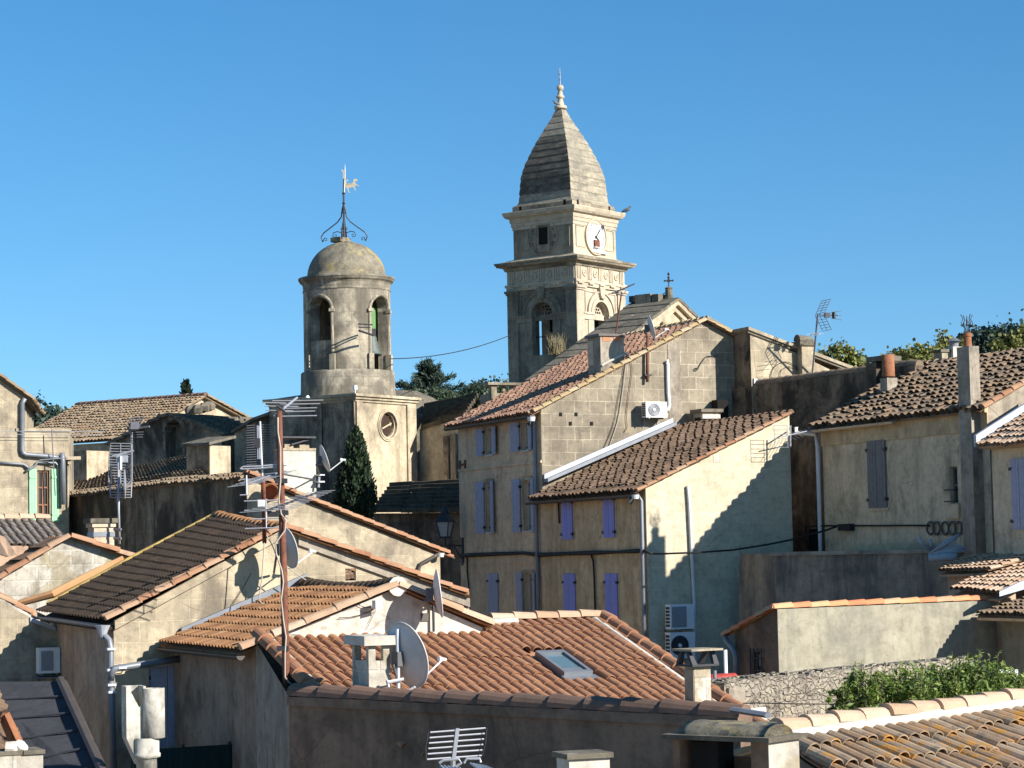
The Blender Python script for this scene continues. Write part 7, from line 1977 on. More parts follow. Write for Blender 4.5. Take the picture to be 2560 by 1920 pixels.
mb = MB()
for (x, y) in ((850, 745), (850, 905), (855, 1020), (858, 1075), (935, 888)): mb.cbox(P(q(2, x, y), 49.88), A_, .18, .18, .05)
mb.build('pipe_clamp', M['zinc'], dk)
shutters_closed(dk, G_H, blind, M['shutter_lilac'], -.12, slats=True)
wall_cord('pale cable looped around the grey downpipe of the dark roof house', G_H, [q(2, 840, 895), q(2, 860, 858), q(2, 910, 856), q(2, 945, 880), q(2, 930, 930), q(2, 880, 945), q(2, 885, 1050), q(2, 890, 1200), q(2, 905, 1400)], .012, 'cable_w', off=.25)
wall_cord('short white cable stub under the horizontal grey pipe', G_H, [q(2, 1085, 892), q(2, 1110, 897), q(2, 1180, 892)], .012, 'cable_w', off=.2)
wall_cord('thin twin wires sloping down the stone gable left of the big dish shadow', G_H, [q(2, 1930, 160), q(2, 1860, 290), q(2, 1790, 400), q(2, 1740, 520)], .008, 'cable_b', off=.06)
# two dishes' mounts: the big dish on the gable
mt = G_H.at(q('E', 225, 1195), .02)
dish('large grey dish in shade on the stone gable behind the rusty mast', P(q('E', 332, 1020), 50.9), 58, 14, .93, mt + G_H.n * .1, True)
wall_cord('white cable hanging in loops from the antenna mast across the stone gable', G_H, [q('E', 170, 900), q('E', 168, 1000), q('E', 150, 1250), q('E', 135, 1390), q('E', 200, 1405), q('E', 270, 1370), q('E', 295, 1300), q('E', 290, 1180), q('E', 240, 1050)], .014, 'cable_w', off=.9)
wall_cord('second thin white cable from the mast to the foot of the gable', G_H, [q('E', 172, 920), q('E', 215, 990), q('E', 270, 1110), q('E', 330, 1160), q('E', 480, 1262)], .012, 'cable_w', off=.7)

# ================================================================== orange tiled house
g0 = None
RAZ, RSL = -27.0, 17.5
o_R = P((1497, 1548), 49.5)
up_R = dv(RAZ) * math.cos(R(RSL)) + UZ * math.sin(R(RSL)); e_R = dv(RAZ + 90); n_R = e_R.cross(up_R)
def RRh(p, off=0.0): return hitp(p, o_R + n_R * off, n_R)
gp = RRh((700, 1598)); G_O = Pl(gp, AZB)
uC_, zC_ = G_O.hit((640, 1616)); C_O = G_O.w(uC_, zC_)
F_O = Pl(C_O, AZA); La_O = (G_H.o - C_O).dot(A_) 
aO = G_O.hit((988, 1472)); aO = (aO[0] - uC_, aO[1]); rO = G_O.hit((1206, 1569)); rO = (rO[0] - uC_, rO[1])
oh = house('orange_roof_house', 'low white gabled house with an ochre orange tile roof and sagging dark ridge', 'house', C_O, La_O, aO[0], aO[1], rO[0], rO[1], gm='white_plaster', fm='ochre_plaster', roofL=None, rakes=None, back=False)
root = oh['root']; A, B, Cc, D = oh['roofpts']
B2 = B - A_ * .2; C2 = Cc - A_ * .2
roof_part(root, A, B2, C2, D, 't_orange', .22, .38, 'wave', seed=131, lift=.045, r=.075)
s2 = (rO[1] - aO[1]) / (rO[0] - aO[0]); E = oh['G'].w(rO[0], rO[1]) + B_ * .15 + UZ * (.15 * s2 + .07) - A_ * .12
roof_part(root, E, E + (B2 - A), C2, D, 't_orange', .21, .38, seed=132)
mb = MB(); ridge(mb, D + UZ * .02, C2 + UZ * .02, .17, .32, seed=133, sag=.12); mb.build('ridge_tiles', M['t_dark'], root)
mb = MB(); ridge(mb, A - A_ * .03 + UZ * .03, D + UZ * .04, .125, .75, seed=134, lift=.02); ridge(mb, E + UZ * .03, D + UZ * .04, .125, .75, seed=135, lift=.02); mb.build('edge_tiles', M['t_tan'], root)
MB().lathe(D - A_ * .02 + UZ * .02, [(.2, -.03), (.2, .03), (.001, .04)], 12, axis=-A_).build('ridge_plug', M['white_plaster'], root)
add_gutter(oh, 'brown_gutter', .085, .1, -.2, .07)
z0, z1 = G_H.at(q(2, 1385, 640), .03), G_H.at(q(4, 500, 222), .03)
MB().prism([z0 - UZ * .12, z0 + UZ * .16, z1 + UZ * .16, z1 - UZ * .12], G_H.n * .12).build('flashing', M['zinc_dark'], root)
MB().prism([z0 - UZ * .0 - B_ * .0, z0 + B_ * .3 - UZ * .04, z1 + B_ * .25 - UZ * .04, z1], G_H.n * .36).build('flashing', M['zinc'], root)
G_O2 = oh['G']
fx = G_O2.at(q(4, 1055, 402), .25); mb = MB(); mb.cbox(fx, dv(40), .2, .1, .16); mb.rod(fx, fx - G_O2.n * .24 - UZ * .08, .02, 5); tag(mb.build('floodlight', M['pvc'], None, org=fx), 'small pale floodlight fixed on the white gable', 'floodlight')
wall_cord('thin cable drooping from the floodlight over the white gable', G_O2, [q(4, 1030, 420), q(4, 960, 425), q(4, 900, 400), q(4, 860, 385)], .008, 'cable_b', off=.05)
wall_cord('thin cable drooping down the white gable to the mauve flashing', G_O2, [q(4, 1045, 440), q(4, 1010, 510), q(4, 970, 600)], .006, 'cable_b', off=.05)
wall_cord('second drooping cable on the white gable under the edge tiles', G_O2, [q(4, 1040, 435), q(4, 950, 475), q(4, 850, 500), q(4, 760, 505)], .008, 'cable_b', off=.05)
mt = G_O2.at(q(4, 1470, 420), .0)
dish('white dish seen nearly edge on at the right end of the white gable', P(q(4, 1530, 318), G_O2.at(q(4, 1480, 350)).y - .75), 84, 6, .95, mt, False)
bk_ = MB(); bk_.tube([mt + G_O2.n * .1 - UZ * .5, mt + G_O2.n * .1 + UZ * .4], .03, 6); tag(bk_.build('dish_post', M['iron'], None, org=mt), 'short iron post holding the edge on dish', 'post')
h = G_O2.rect(q(4, 1388, 470), q(4, 1448, 530)); MB().wbox(G_O2, h[0], h[2], h[1], h[3], .003, .03).build('vent_plate', M['brown_gutter'], root)
# corrugated fence in the dark yard
fp = Pl(P(q(2, 1350, 1560), 46.2), 60); h = fp.rect(q(2, 1010, 1800), q(2, 1780, 1475))
fe = thing('sheet_fence', 'dark green ribbed sheet fence in the shaded yard', 'fence', fp.w(h[0], 0))
mb = MB(); n = 26
for i in range(n):
    a_, b_ = h[0] + (h[2] - h[0]) * i / n, h[0] + (h[2] - h[0]) * (i + 1) / n; mb.wbox(fp, a_, b_, GZ, h[3], 0, .03 if i % 3 else .07)
mb.build('ribbed_sheet', M['fence_green'], fe)
for u in (h[0], (h[0] + h[2]) / 2, h[2] - .06): MB().wbox(fp, u, u + .06, GZ, h[3] + .05, -.08, -.01).build('post', M['iron'], fe)

# ================================================================== red tiled house with the skylight
polyR = [RRh(p) for p in ((652, 1592), (1200, 1574), (1236, 1556), (1500, 1546), (1848, 1790), (780, 1744))]
q0 = RRh((722, 1741)); W_C = Pl(q0, 130); q1 = W_C.at((1850, 1793))
def downto(p, k, inset=.1):   # follow a roof line from p along k down to the coping wall
    d = (p - W_C.o).dot(W_C.n) + inset; return p - k * (d / k.dot(W_C.n))
kr = (polyR[4] - polyR[3]).normalized(); polyR[4] = downto(polyR[3], kr)
polyR[5] = downto(RRh((790, 1735)), -up_R)
uvR = [((p - o_R).dot(e_R), (p - o_R).dot(up_R)) for p in polyR]
def inpoly(pt, poly):
    x, y = pt; c = False; j = len(poly) - 1
    for i in range(len(poly)):
        xi, yi = poly[i]; xj, yj = poly[j]
        if (yi > y) != (yj > y) and x < (xj - xi) * (y - yi) / (yj - yi) + xi: c = not c
        j = i
    return c
u0, u1 = min(a for a, b in uvR), max(a for a, b in uvR); v0, v1 = min(b for a, b in uvR), max(b for a, b in uvR)
PRR = lambda u, v, o=0: o_R + e_R * u + up_R * v + n_R * o
rr = thing('red_roof_house', 'house with a clean red barrel tile roof, skylight and brown coping wall', 'house', (o_R.x, o_R.y, 0))
sk = [RRh(q(6, *p), .1) for p in ((765, 1424), (988, 1410), (1165, 1588), (932, 1606))]
sku = [((p - o_R).dot(e_R), (p - o_R).dot(up_R)) for p in sk]
su0, su1 = (sku[0][0] + sku[3][0]) / 2, (sku[1][0] + sku[2][0]) / 2; sv0, sv1 = (sku[2][1] + sku[3][1]) / 2, (sku[0][1] + sku[1][1]) / 2
def clipR(c):
    a = ((c - o_R).dot(e_R), (c - o_R).dot(up_R))
    return inpoly(a, uvR) and not (su0 - .05 < a[0] < su1 + .05 and sv0 - .1 < a[1] < sv1 + .15)
mb = MB(); tiles(mb, PRR(u0, v0), PRR(u1, v0), PRR(u1, v1), PRR(u0, v1), .23, .46, r=.10, seed=141, lift=.016, clip=clipR, jit=.004)
mb.prism([p - n_R * .05 for p in polyR], -n_R * .08)
mb.build('roof', M['t_red'], rr)
# back slope
pb0, pb1 = polyR[2], polyR[3]; bd = dv(RAZ) * 5 - UZ * 1.4
roof_part(rr, pb1 + bd, pb0 + bd, pb0, pb1, 't_red', .212, .37, seed=142)
mb = MB(); ridge(mb, pb0 - e_R * .1 + UZ * .05, pb1 + UZ * .05, .135, .5, seed=143, lift=.015); mb.build('ridge_tiles', M['t_tan'], rr)
mb = MB(); re = polyR[4]; ridge(mb, re + UZ * .06 + e_R * .05, pb1 + UZ * .06 + e_R * .05, .135, .48, seed=144, lift=.02); mb.build('edge_tiles', M['t_red'], rr); mb = MB(); le_ = RRh((800, 1744)); ls = RRh((650, 1592)); ridge(mb, le_ + UZ * .05 - e_R * .05, ls + UZ * .05 - e_R * .05, .15, .5, seed=145, lift=.02); mb.build('edge_tiles', M['t_red'], rr)
mb = MB(); mb.tube([re - e_R * .18 + n_R * .04, pb1 - e_R * .18 + n_R * .04], .07, 6, flat=.6); mb.build('verge_mortar', M['white_plaster'], rr); mb = MB(); mb.tube([le_ + e_R * .16 + n_R * .03, ls + e_R * .16 + n_R * .03], .06, 6, flat=.6); mb.build('verge_mortar', M['white_plaster'], rr)
# mauve flashing along the white gable
m0, m1 = RRh(q(4, 445, 650)), RRh(q(4, 1830, 600))
mb = MB(); mb.tube([m0 + n_R * .1, m0 + (m1 - m0) * .5 + n_R * .12, m1 + n_R * .1], .10, 7, flat=.8); mb.build('mauve_flashing', M['mauve'], rr)
m0, m1 = RRh(q(4, 240, 660)), RRh(q(4, 440, 655)); mb = MB(); mb.tube([m0 + n_R * .08, m1 + n_R * .08], .10, 7); mb.build('mortar_fillet', M['white_plaster'], rr); mb = MB(); m0, m1, m2 = RRh(q(6, 0, 1245)), RRh(q(6, 235, 1225)), RRh(q(6, 560, 1195)); mb.tube([m0 + n_R * .08, m1 + n_R * .1, m2 + n_R * .06], .12, 7, flat=.7); mb.build('mortar_fillet', M['white_plaster'], rr)
# skylight
sb = rr
def rbx(mb, a, b, c, d, o0, o1): mb.prism([PRR(a, c, o0), PRR(b, c, o0), PRR(b, d, o0), PRR(a, d, o0)], n_R * (o1 - o0))
mb = MB(); w = .075
for (a, b, c, d) in ((su0, su0 + w, sv0, sv1), (su1 - w, su1, sv0, sv1), (su0 + w, su1 - w, sv1 - w * 1.6, sv1), (su0 + w, su1 - w, sv0, sv0 + w * 1.2)): rbx(mb, a, b, c, d, -.04, .12)
sf = mb.build('skylight', M['zinc_dark'], rr)
mb = MB(); rbx(mb, su0 + w, su1 - w, sv0 + w * 1.2, sv1 - w * 1.6, .04, .07); mb.build('pane', M['glass_sky'], sf)
mb = MB(); rbx(mb, su0 - .06, su1 + .06, sv0 - .16, sv0, .0, .045); mb.build('apron', M['zinc_dark'], sf)
mb = MB(); rbx(mb, su0 + w, su1 - w, sv0 + w * 1.2, sv0 + .34, .072, .078); rbx(mb, su0 + w, su0 + w + .05, sv0 + .34, sv1 - w * 1.6, .072, .078); mb.build('sash', M['zinc_dark'], sf)
# walls
wn = W_C.n
mb = MB(); mb.quad(V((q0.x, q0.y, GZ)), V((q1.x, q1.y, GZ)), q1, q0)
mb.quad(*[p - wn * .34 for p in (V((q0.x, q0.y, GZ)), V((q1.x, q1.y, GZ)), q1, q0)]); mb.quad(V((q1.x, q1.y, GZ)), V((q1.x, q1.y, GZ)) - wn * .34, q1 - wn * .34, q1); mb.build('coping_wall', M['brown_plaster'], rr)
wt = RRh((640, 1592)) - UZ * .1; wl = P((641, 1592), wt.y)
mb = MB(); mb.quad(V((wt.x, wt.y, GZ)), V((q0.x, q0.y, GZ)), q0, wt); mb.build('side_wall', M['grey_plaster'], rr)
r1 = pb1 + bd; mb = MB(); re_ = polyR[4]; mb.add([V((re_.x, re_.y, GZ)), V((r1.x, r1.y, GZ)), r1, pb1 - UZ * .1, re_ - UZ * .1], [[0, 1, 2, 3, 4]]); mb.build('side_wall', M['stone_house'], rr)
mb = MB(); ridge(mb, q0 + UZ * .0 - wn * .15, q1 + UZ * .0 - wn * .15, .2, .75, seed=146, lift=.02); mb.build('coping_tiles', M['t_coping'], rr)
jn = MB(); ps = [q0 + (q1 - q0) * f - UZ * .12 for f in (0, .25, .5, .75, 1)]; nq = (q1 - q0).cross(UZ).normalized(); nq = nq if nq.y < 0 else -nq
jn.prism([q0 - UZ * .16, q1 - UZ * .16, q1, q0], nq * .06); jn.build('coping_bed', M['brown_plaster'], rr)
# slab topped chimney by the coping
d_c = W_C.at((923, 1742)).y + .35
cc = P((923, 1742), d_c); L_, R_ = Pl(cc, AZA), Pl(cc, AZB)
cl_, cr2 = L_.hit((882, 1742))[0], R_.hit((977, 1742))[0]; zt_c = P(q(4, 985, 718), d_c).z; zo = P(q(4, 1000, 838), d_c).z
mb = MB()
def cb4(mb, z0, z1, k=0.0, inn=None):
    p = [cc - (B_ + A_) * k, cc + B_ * (cr2 + k) - A_ * k, cc + B_ * (cr2 + k) + A_ * (cl_ + k), cc + A_ * (cl_ + k) - B_ * k]
    mb.prism([V((x.x, x.y, z0)) for x in p], UZ * (z1 - z0))
cb4(mb, cc.z - .6, zo)
for fu, fv in ((0, 0), (1, 0), (0, 1), (1, 1)):
    s_ = .13; o = cc + B_ * ((cr2 - s_) * fu) + A_ * ((cl_ - s_) * fv); mb.box(V((o.x, o.y, zo)), B_ * s_, A_ * s_, UZ * (zt_c - zo))
c_ = mb.build('chimney', M['rough_plaster'], rr)
mb = MB(); zz = P(q(4, 985, 645), d_c).z; cb4(mb, zt_c, zz, .12); mb.build('chimney_slab', M['white_plaster'], c_)
# big dish with bracket next to it
dc = P(q(4, 1285, 792), d_c + .25); dm = P(q(4, 1215, 1000), d_c + .1)
big = dish('large white dish seen from behind beside the slab topped chimney', dc, 50, 15, 1.22, dm, True)
mb = MB(); mb.rod(dm - UZ * .55, dm + UZ * .95, .035, 8); mb.build('pole', M['zinc'], big)
mb = MB(); 
for y in (985, 1075): mb.rod(P(q(4, 1010 if y > 1000 else 1130, y + 15), d_c - .08), P(q(4, 1255, y - 10), d_c + .05), .03, 6)
mb.rod(P(q(4, 1130, 985), d_c - .05), P(q(4, 1155, 1100), d_c - .05), .03, 6); mb.rod(P(q(4, 1110, 1110), d_c - .1), P(q(4, 1255, 1112), d_c - .1), .035, 6)
mb.build('wall_frame', M['zinc'], big)
arm_ = MB(); arm_.rod(P(q(4, 1245, 1095), d_c - .1), P(q(4, 1345, 1035), d_c - .15), .022, 6); arm_.build('strut', M['pvc'], big)
# capped chimney at the right end
cc = P((1738, 1782), W_C.at((1738, 1786)).y + .3); L_, R_ = Pl(cc, AZA - 8), Pl(cc, AZB - 8)
cl_, cr2 = L_.hit((1714, 1780))[0], R_.hit((1779, 1780))[0]; a8, b8 = dv(AZA - 8), dv(AZB - 8)
zt_c = P(q('L', 505, 965), cc.y).z
def cb5(mb, z0, z1, k=0.0):
    p = [cc - (b8 + a8) * k, cc + b8 * (cr2 + k) - a8 * k, cc + b8 * (cr2 + k) + a8 * (cl_ + k), cc + a8 * (cl_ + k) - b8 * k]
    mb.prism([V((x.x, x.y, z0)) for x in p], UZ * (z1 - z0))
mb = MB(); cb5(mb, cc.z - .7, zt_c); c_ = mb.build('chimney', M['rough_plaster'], rr)
mb = MB(); mb.box(cc + a8 * .01 - b8 * .012 - UZ * .6, a8 * (cl_ - .02), b8 * .01, UZ * (zt_c - cc.z + .55)); mb.build('pink_side', M['pink_plaster'], c_)
zA, zB_ = P(q('L', 490, 940), cc.y).z, P(q('L', 490, 765), cc.y).z
mb = MB(); cb5(mb, zt_c, zA, .10)
for fu, fv in ((0, 0), (1, 0), (0, 1), (1, 1)):
    o = cc + b8 * (cr2 * fu + .1 * (2 * fu - 1)) + a8 * (cl_ * fv + .1 * (2 * fv - 1)); i = cc + b8 * (cr2 * fu - .02 * (2 * fu - 1)) + a8 * (cl_ * fv - .02 * (2 * fv - 1))
    mb.prism([V((o.x, o.y, zA)), V((o.x, o.y, zA)) + b8 * .1 * (1 - 2 * fu), V((i.x, i.y, zB_)) + b8 * .06 * (1 - 2 * fu) * -1, V((i.x, i.y, zB_)) + b8 * .12 * (2 * fu - 1)], a8 * .07 * (1 - 2 * fv))
mb.build('metal_cap', M['iron'], c_)
mb = MB(); cb5(mb, zB_, P(q('L', 490, 738), cc.y).z, .15); mb.build('cap_plate', M['stone_house'], c_)

# ================================================================== rusty mast with its antennas
d_m = 43.6
ms = [P((728, 2050), d_m), P((714, 1640), d_m), P(q('E', 305, 1280), d_m), P(q('E', 290, 780), d_m), P(q('E', 278, 400), d_m), P(q('I', 680, 190), d_m)]
am = thing('rusty_mast', 'tall rusty pipe mast carrying several television antennas', 'mast', (ms[0].x, ms[0].y, 0))
MB().tube([V((ms[0].x, ms[0].y, 0))] + ms, [.075, .075, .07, .068, .064, .06, .055], 10).build('pole', M['rust'], am, True)
cbm = [P(q('E', *p), d_m - .1) for p in ((262, 120), (262, 220), (280, 330), (280, 560), (268, 690), (285, 790), (318, 830), (312, 900), (245, 990), (250, 1060), (290, 1180), (300, 1260), (285, 1380), (300, 1520), (318, 1640))] + [P(q(4, *p), d_m - .1) for p in ((345, 780), (345, 960), (375, 1000), (402, 1022))]
MB().tube(cbm, .016, 5).build('cable', M['cable_w'], am, True)
cl_b = MB()
for (k, x, y) in (('E', 285, 560), ('E', 292, 780), (4, 372, 1565), (4, 330, 740)): MB().cbox(P(q(k, x, y), d_m), V((1, 0, 0)), .22, .2, .09).build('clamp', M['iron'], am)
RD = (RT * 1.0).normalized(); RDt = (RT + UP * .05).normalized()
# top yagi
r_ = thing('television_antenna', 'topmost antenna on the rusty mast with wide spaced rods', 'antenna', ms[-1], 'antennas on the rusty mast')
b0, b1 = P(q('I', 600, 270), d_m), P(q('I', 985, -40), d_m + 2.3)
MB().rod(b0, b1, .024, 6).build('boom', M['alu'], r_)
mb = MB()
for i, (x0, x1, y) in enumerate(((655, 1330, 275), (740, 1300, 196), (720, 1330, 140), (690, 1385, 68), (560, 1440, 8), (420, 1010, 110), (440, 920, 185), (380, 800, 50))):
    f = min(1, max(0, (270 - y) / 310)); dd = d_m + 2.3 * f; dl_ = 8 if i < 5 else -6
    mb.rod(P(q('I', x0, y + dl_), dd), P(q('I', x1, y - dl_ * .6), dd), .011, 5)
mb.build('rods', M['alu'], r_)
mb = MB(); c = P(q('I', 690, 140), d_m + .2); mb.cbox(c, RD, .13, .12, .14); MB().rod(P(q('I', 640, 100), d_m), P(q('I', 780, 200), d_m), .02, 5).build('clamp_rod', M['iron'], r_); mb.build('clamp_box', M['iron'], r_)
# grid panel left of the mast
pb0, pb1 = P(q('I', 385, 1170), d_m + .1), P(q('I', 345, 370), d_m + .1)
r_ = thing('television_antenna', 'upright panel antenna of many thin rods left of the rusty mast', 'antenna', pb0, 'antennas on the rusty mast')
mb = MB(); mb.rod(pb0 - UZ * .15, pb1, .022, 6); mb.rod(P(q('I', 345, 1020), d_m - .1), P(q('I', 325, 450), d_m - .1), .018, 5); mb.rod(P(q('I', 310, 1020), d_m - .1), P(q('I', 300, 440), d_m - .1), .012, 5); mb.build('spine', M['alu'], r_)
mb = MB()
for i in range(17):
    y = 435 + i * 42; xa, xb = 112 + (i % 3) * 2, 605
    mb.rod(P(q('I', xa, y + 10), d_m + .15), P(q('I', xb, y - 16), d_m + .15), .008, 4)
mb.build('rods', M['alu_dark'], r_)
mb = MB(); mb.cbox(P(q('I', 300, 740), d_m - .12), RD, .1, .1, .17); mb.build('junction_box', M['iron'], r_)
mb = MB()
lp_ = [P(q('I', *p), d_m) for p in ((0, 1185), (30, 1195), (360, 1180), (660, 1150))]; l2 = [P(q('I', *p), d_m) for p in ((660, 1112), (360, 1140), (60, 1150), (25, 1165), (40, 1195))]
mb.tube(lp_, .016, 5); mb.tube(l2, .016, 5); mb.build('folded_dipole', M['alu'], r_)
# descending comb yagi
def comb(label, p0, p1, d0, d1, n, l, tilt, mat='alu_dark', r=.010, l1=None, grp_='antennas on the rusty mast', vert=None):
    a_, b_ = P(p0, d0), P(p1, d1)
    rt_ = thing('television_antenna', label, 'antenna', (a_ + b_) / 2, grp_)
    MB().rod(a_, b_, .022, 6).build('boom', M[mat], rt_)
    mb = MB(); rods(mb, a_, b_, RT + UP * tilt if vert is None else vert, l, l1 or l, n, r); mb.build('rods', M['alu'], rt_)
    return rt_
c1 = comb('short comb antenna crossing in front of the dark church wall by the mast', q('I', 70, 1470), q('I', 690, 1250), d_m - .6, d_m + .3, 10, .62, .12, r=.006)
MB().rod(P(q('I', 110, 1300), d_m - .6), P(q('I', 115, 1640), d_m - .6), .018, 5).build('dipole_post', M['alu'], c1)
c2 = comb('long comb antenna low on the rusty mast below the pale chimney', q('E', 185, 765), q('E', 560, 632), d_m - 1.0, d_m + 1.3, 12, 1.0, .07, 'iron', .006, .55)
mb = MB(); mb.cbox(P(q('E', 228, 790), d_m - .5), RD, .2, .1, .1); mb.build('dipole_box', M['iron'], c2)
# second thin mast
tm = thing('thin_mast', 'thin brown mast with crossing rods left of the rusty mast', 'mast', P(q('E', 172, 980), 49))
MB().tube([P(q('E', 170, 985), 50.8), P(q('E', 165, 700), 50.0), P(q('E', 160, 560), 49.6)], .05, 7).build('pole', M['rust'], tm, True)
mb = MB()
for (x0, y0, x1, y1) in ((28, 700, 330, 690), (30, 765, 330, 752), (80, 825, 330, 815), (35, 890, 305, 882), (178, 688, 182, 885), (40, 545, 45, 650), (0, 550, 120, 548), (0, 658, 60, 655)):
    mb.rod(P(q('E', x0, y0), 48.5), P(q('E', x1, y1), 48.5), .014, 5)
mb.build('cross_rods', M['alu'], tm)
mb = MB(); mb.cbox(P(q('E', 148, 715), 48.4), RD, .14, .1, .15); mb.build('junction_box', M['pvc'], tm)

# ================================================================== little gabled house at the left and its neighbours
C_S = P((-70, 1490), 61); G_S = Pl(C_S, AZB)
aS = G_S.hit((172, 1345)); rS = G_S.hit((345, 1402))
sl_ = house('small_gable_house', 'small house with a patchy white and stone gable under terracotta edge tiles', 'house', C_S, 5.2, aS[0], aS[1], rS[0] + .5, rS[1] - .2, gm='rough_plaster', fm='pink_plaster', roofL=dict(mat='t_brown', pitch=.24, row=.6, seed=151, lift=.06, kind='wave', r=.02), roofR=dict(mat='t_orange', pitch=.21, row=.4, seed=152), rakes='t_rake', rr=.13, rake_row=.62, eo=.2, ro=.15)
# brick chimney behind
kb = P(q('J', 1440, 470), 66.5); K_ = Pl(kb, AZB); h = K_.rect(q('J', 1300, 210), q('J', 1580, 500))
bc_ = thing('brick_chimney', 'pale brick chimney with a flat slab cap behind the small gable', 'chimney', (kb.x, kb.y, 0))
mb = MB(); mb.wbox(K_, h[0], h[2], GZ, h[3], -.7, 0); mb.build('shaft', M['brick'], bc_)
mb = MB(); mb.wbox(K_, h[0] - .06, h[2] + .04, h[3], K_.hit(q('J', 1440, 150))[1], -.74, .05); mb.build('brick_band', M['brick'], bc_)
mb = MB(); z_ = K_.hit(q('J', 1440, 150))[1]; mb.wbox(K_, h[0] - .12, h[2] + .1, z_, z_ + .13, -.8, .1); mb.build('chimney_cap', M['slab'], bc_)
mb = MB(); zz = K_.hit(q('J', 1440, 308)); mb.wbox(K_, h[0] - .02, h[2] + .02, zz[1] - .07, zz[1] + .07, -.72, .02); mb.build('metal_strap', M['zinc_dark'], bc_)
# curved grid antenna on a mast strapped to it
m0, m1 = P(q('J', 1655, 440), 66.3), P(q(1, 995, 640), 66.3)
r_ = thing('television_antenna', 'tall mast with curved grid antennas strapped to the brick chimney', 'antenna', m0, 'television antennas')
MB().tube([m0, P(q(1, 985, 1240), 66.3), P(q(1, 983, 850), 66.3)], .034, 7).build('mast', M['alu'], r_, True)
mb = MB(); mb.tube([P(q(1, 1000, 1080), 66.3), P(q(1, 1092, 1000), 66.4), P(q(1, 1092, 600), 66.4)], .035, 6); 
for y in (1405, 1480): mb.rod(P(q(1, 945, y), 66.4), P(q(1, 1005, y), 66.25), .04, 5)
mb.build('bracket', M['alu_dark'], r_)
mb = MB()
for i in range(21):
    y = 692 + i * 22.4; b_ = math.sin(math.pi * i / 20); x0 = 918 - 18 * b_; x1 = 1088 + 6 * b_
    if 8 < i < 12: x1 -= 20
    mb.rod(P(q(1, x0, y), 66.2 + .3 * b_), P(q(1, x1, y + 2), 66.2 + .3 * b_), .013, 4)
for sx in (918, 1000, 1088): mb.tube([P(q(1, sx - (18 if sx < 950 else -6 if sx > 1050 else 0) * math.sin(math.pi * i / 10), 692 + i * 44.8), 66.2 + .3 * math.sin(math.pi * i / 10)) for i in range(11)], .014, 4)
mb.build('grid', M['alu'], r_)
mb = MB()
for (x0, y0, x1, y1) in ((1092, 480, 1195, 472), (1082, 500, 1185, 493), (1074, 520, 1176, 513), (1064, 540, 1166, 533), (1054, 560, 1158, 553), (1105, 600, 1190, 598), (1110, 620, 1188, 619), (1112, 640, 1186, 640), (1048, 545, 1092, 478), (1150, 560, 1195, 472)): mb.rod(P(q(1, x0, y0), 66.2), P(q(1, x1, y1), 66.2), .013, 4)
mb.rod(P(q(1, 1060, 560), 66.2), P(q(1, 1092, 620), 66.3), .035, 5); mb.rod(P(q(1, 1090, 575), 66.2), P(q(1, 1240, 552), 65.9), .03, 5); mb.cbox(P(q(1, 1120, 545), 66.1), RD, .22, .15, .2); mb.build('corner_reflector', M['alu_dark'], r_)
mb = MB(); mb.rod(P(q(1, 930, 800), 66.0), P(q(1, 1110, 752), 66.0), .03, 5); mb.rod(P(q(1, 1000, 800), 65.8), P(q(1, 1000, 910), 65.8), .05, 5); mb.lathe(P(q(1, 1040, 1030), 65.9), [(.001, -.05), (.42, -.03), (.43, 0), (.001, .03)], 16, axis=dv(82)); mb.cbox(P(q(1, 1015, 820), 65.9), RD, .3, .15, .2); mb.build('dipole', M['alu'], r_)
# grey corrugated roof and soot dark shed
fo = P((60, 1296), 66); 
fn = dv(RAZ + 90).cross(dv(RAZ) * math.cos(R(20)) + UZ * math.sin(R(20)))
f4 = [hitp(p, fo, fn) for p in ((122, 1366), (-60, 1366), (-60, 1295), (124, 1298))]
eF = dv(RAZ + 90); uF = (dv(RAZ) * math.cos(R(20)) + UZ * math.sin(R(20)))
gt_ = thing('grey_tile_roof', 'low lean-to with a grey weathered barrel tile roof below the sunlit left house', 'lean-to', (fo.x, fo.y, 0))
a0 = f4[1]; wv_ = (f4[0] - fo).dot(eF) - (a0 - fo).dot(eF); lv_ = (f4[3] - fo).dot(uF) - (a0 - fo).dot(uF)
wv_ = (f4[3] - fo).dot(eF) - (a0 - fo).dot(eF)
roof_part(gt_, a0 + eF * wv_, a0, a0 + uF * lv_, a0 + uF * lv_ + eF * wv_, 't_fibre', .215, .4, seed=161, lift=.02)
mb = MB(); ridge(mb, a0 + uF * lv_ + UZ * .02, a0 + uF * lv_ + eF * wv_ + UZ * .02, .13, .45, seed=162); mb.build('ridge_tiles', M['t_tan'], gt_)
mb = MB(); w0_, w1_ = a0 + eF * wv_, a0; mb.quad(V((w0_.x, w0_.y, GZ)), V((w1_.x, w1_.y, GZ)), w1_, w0_); mb.build('wall', M['pink_plaster'], gt_)
# pink plastered parapet bits by it
pk = P(q('J', 120, 560), 62.5); mb = MB(); 
mb.prism([P(q('J', -60, 300), 62.6), P(q('J', 70, 345), 62.6), P(q('J', 230, 590), 62.2), P(q('J', 120, 620), 62.2), P(q('J', -60, 560), 62.4)], A_ * .3)
tag(mb.build('pink_parapet', M['pink_plaster'], None, org=pk), 'bit of pink plastered parapet between the grey tiles and the small gable', 'parapet')

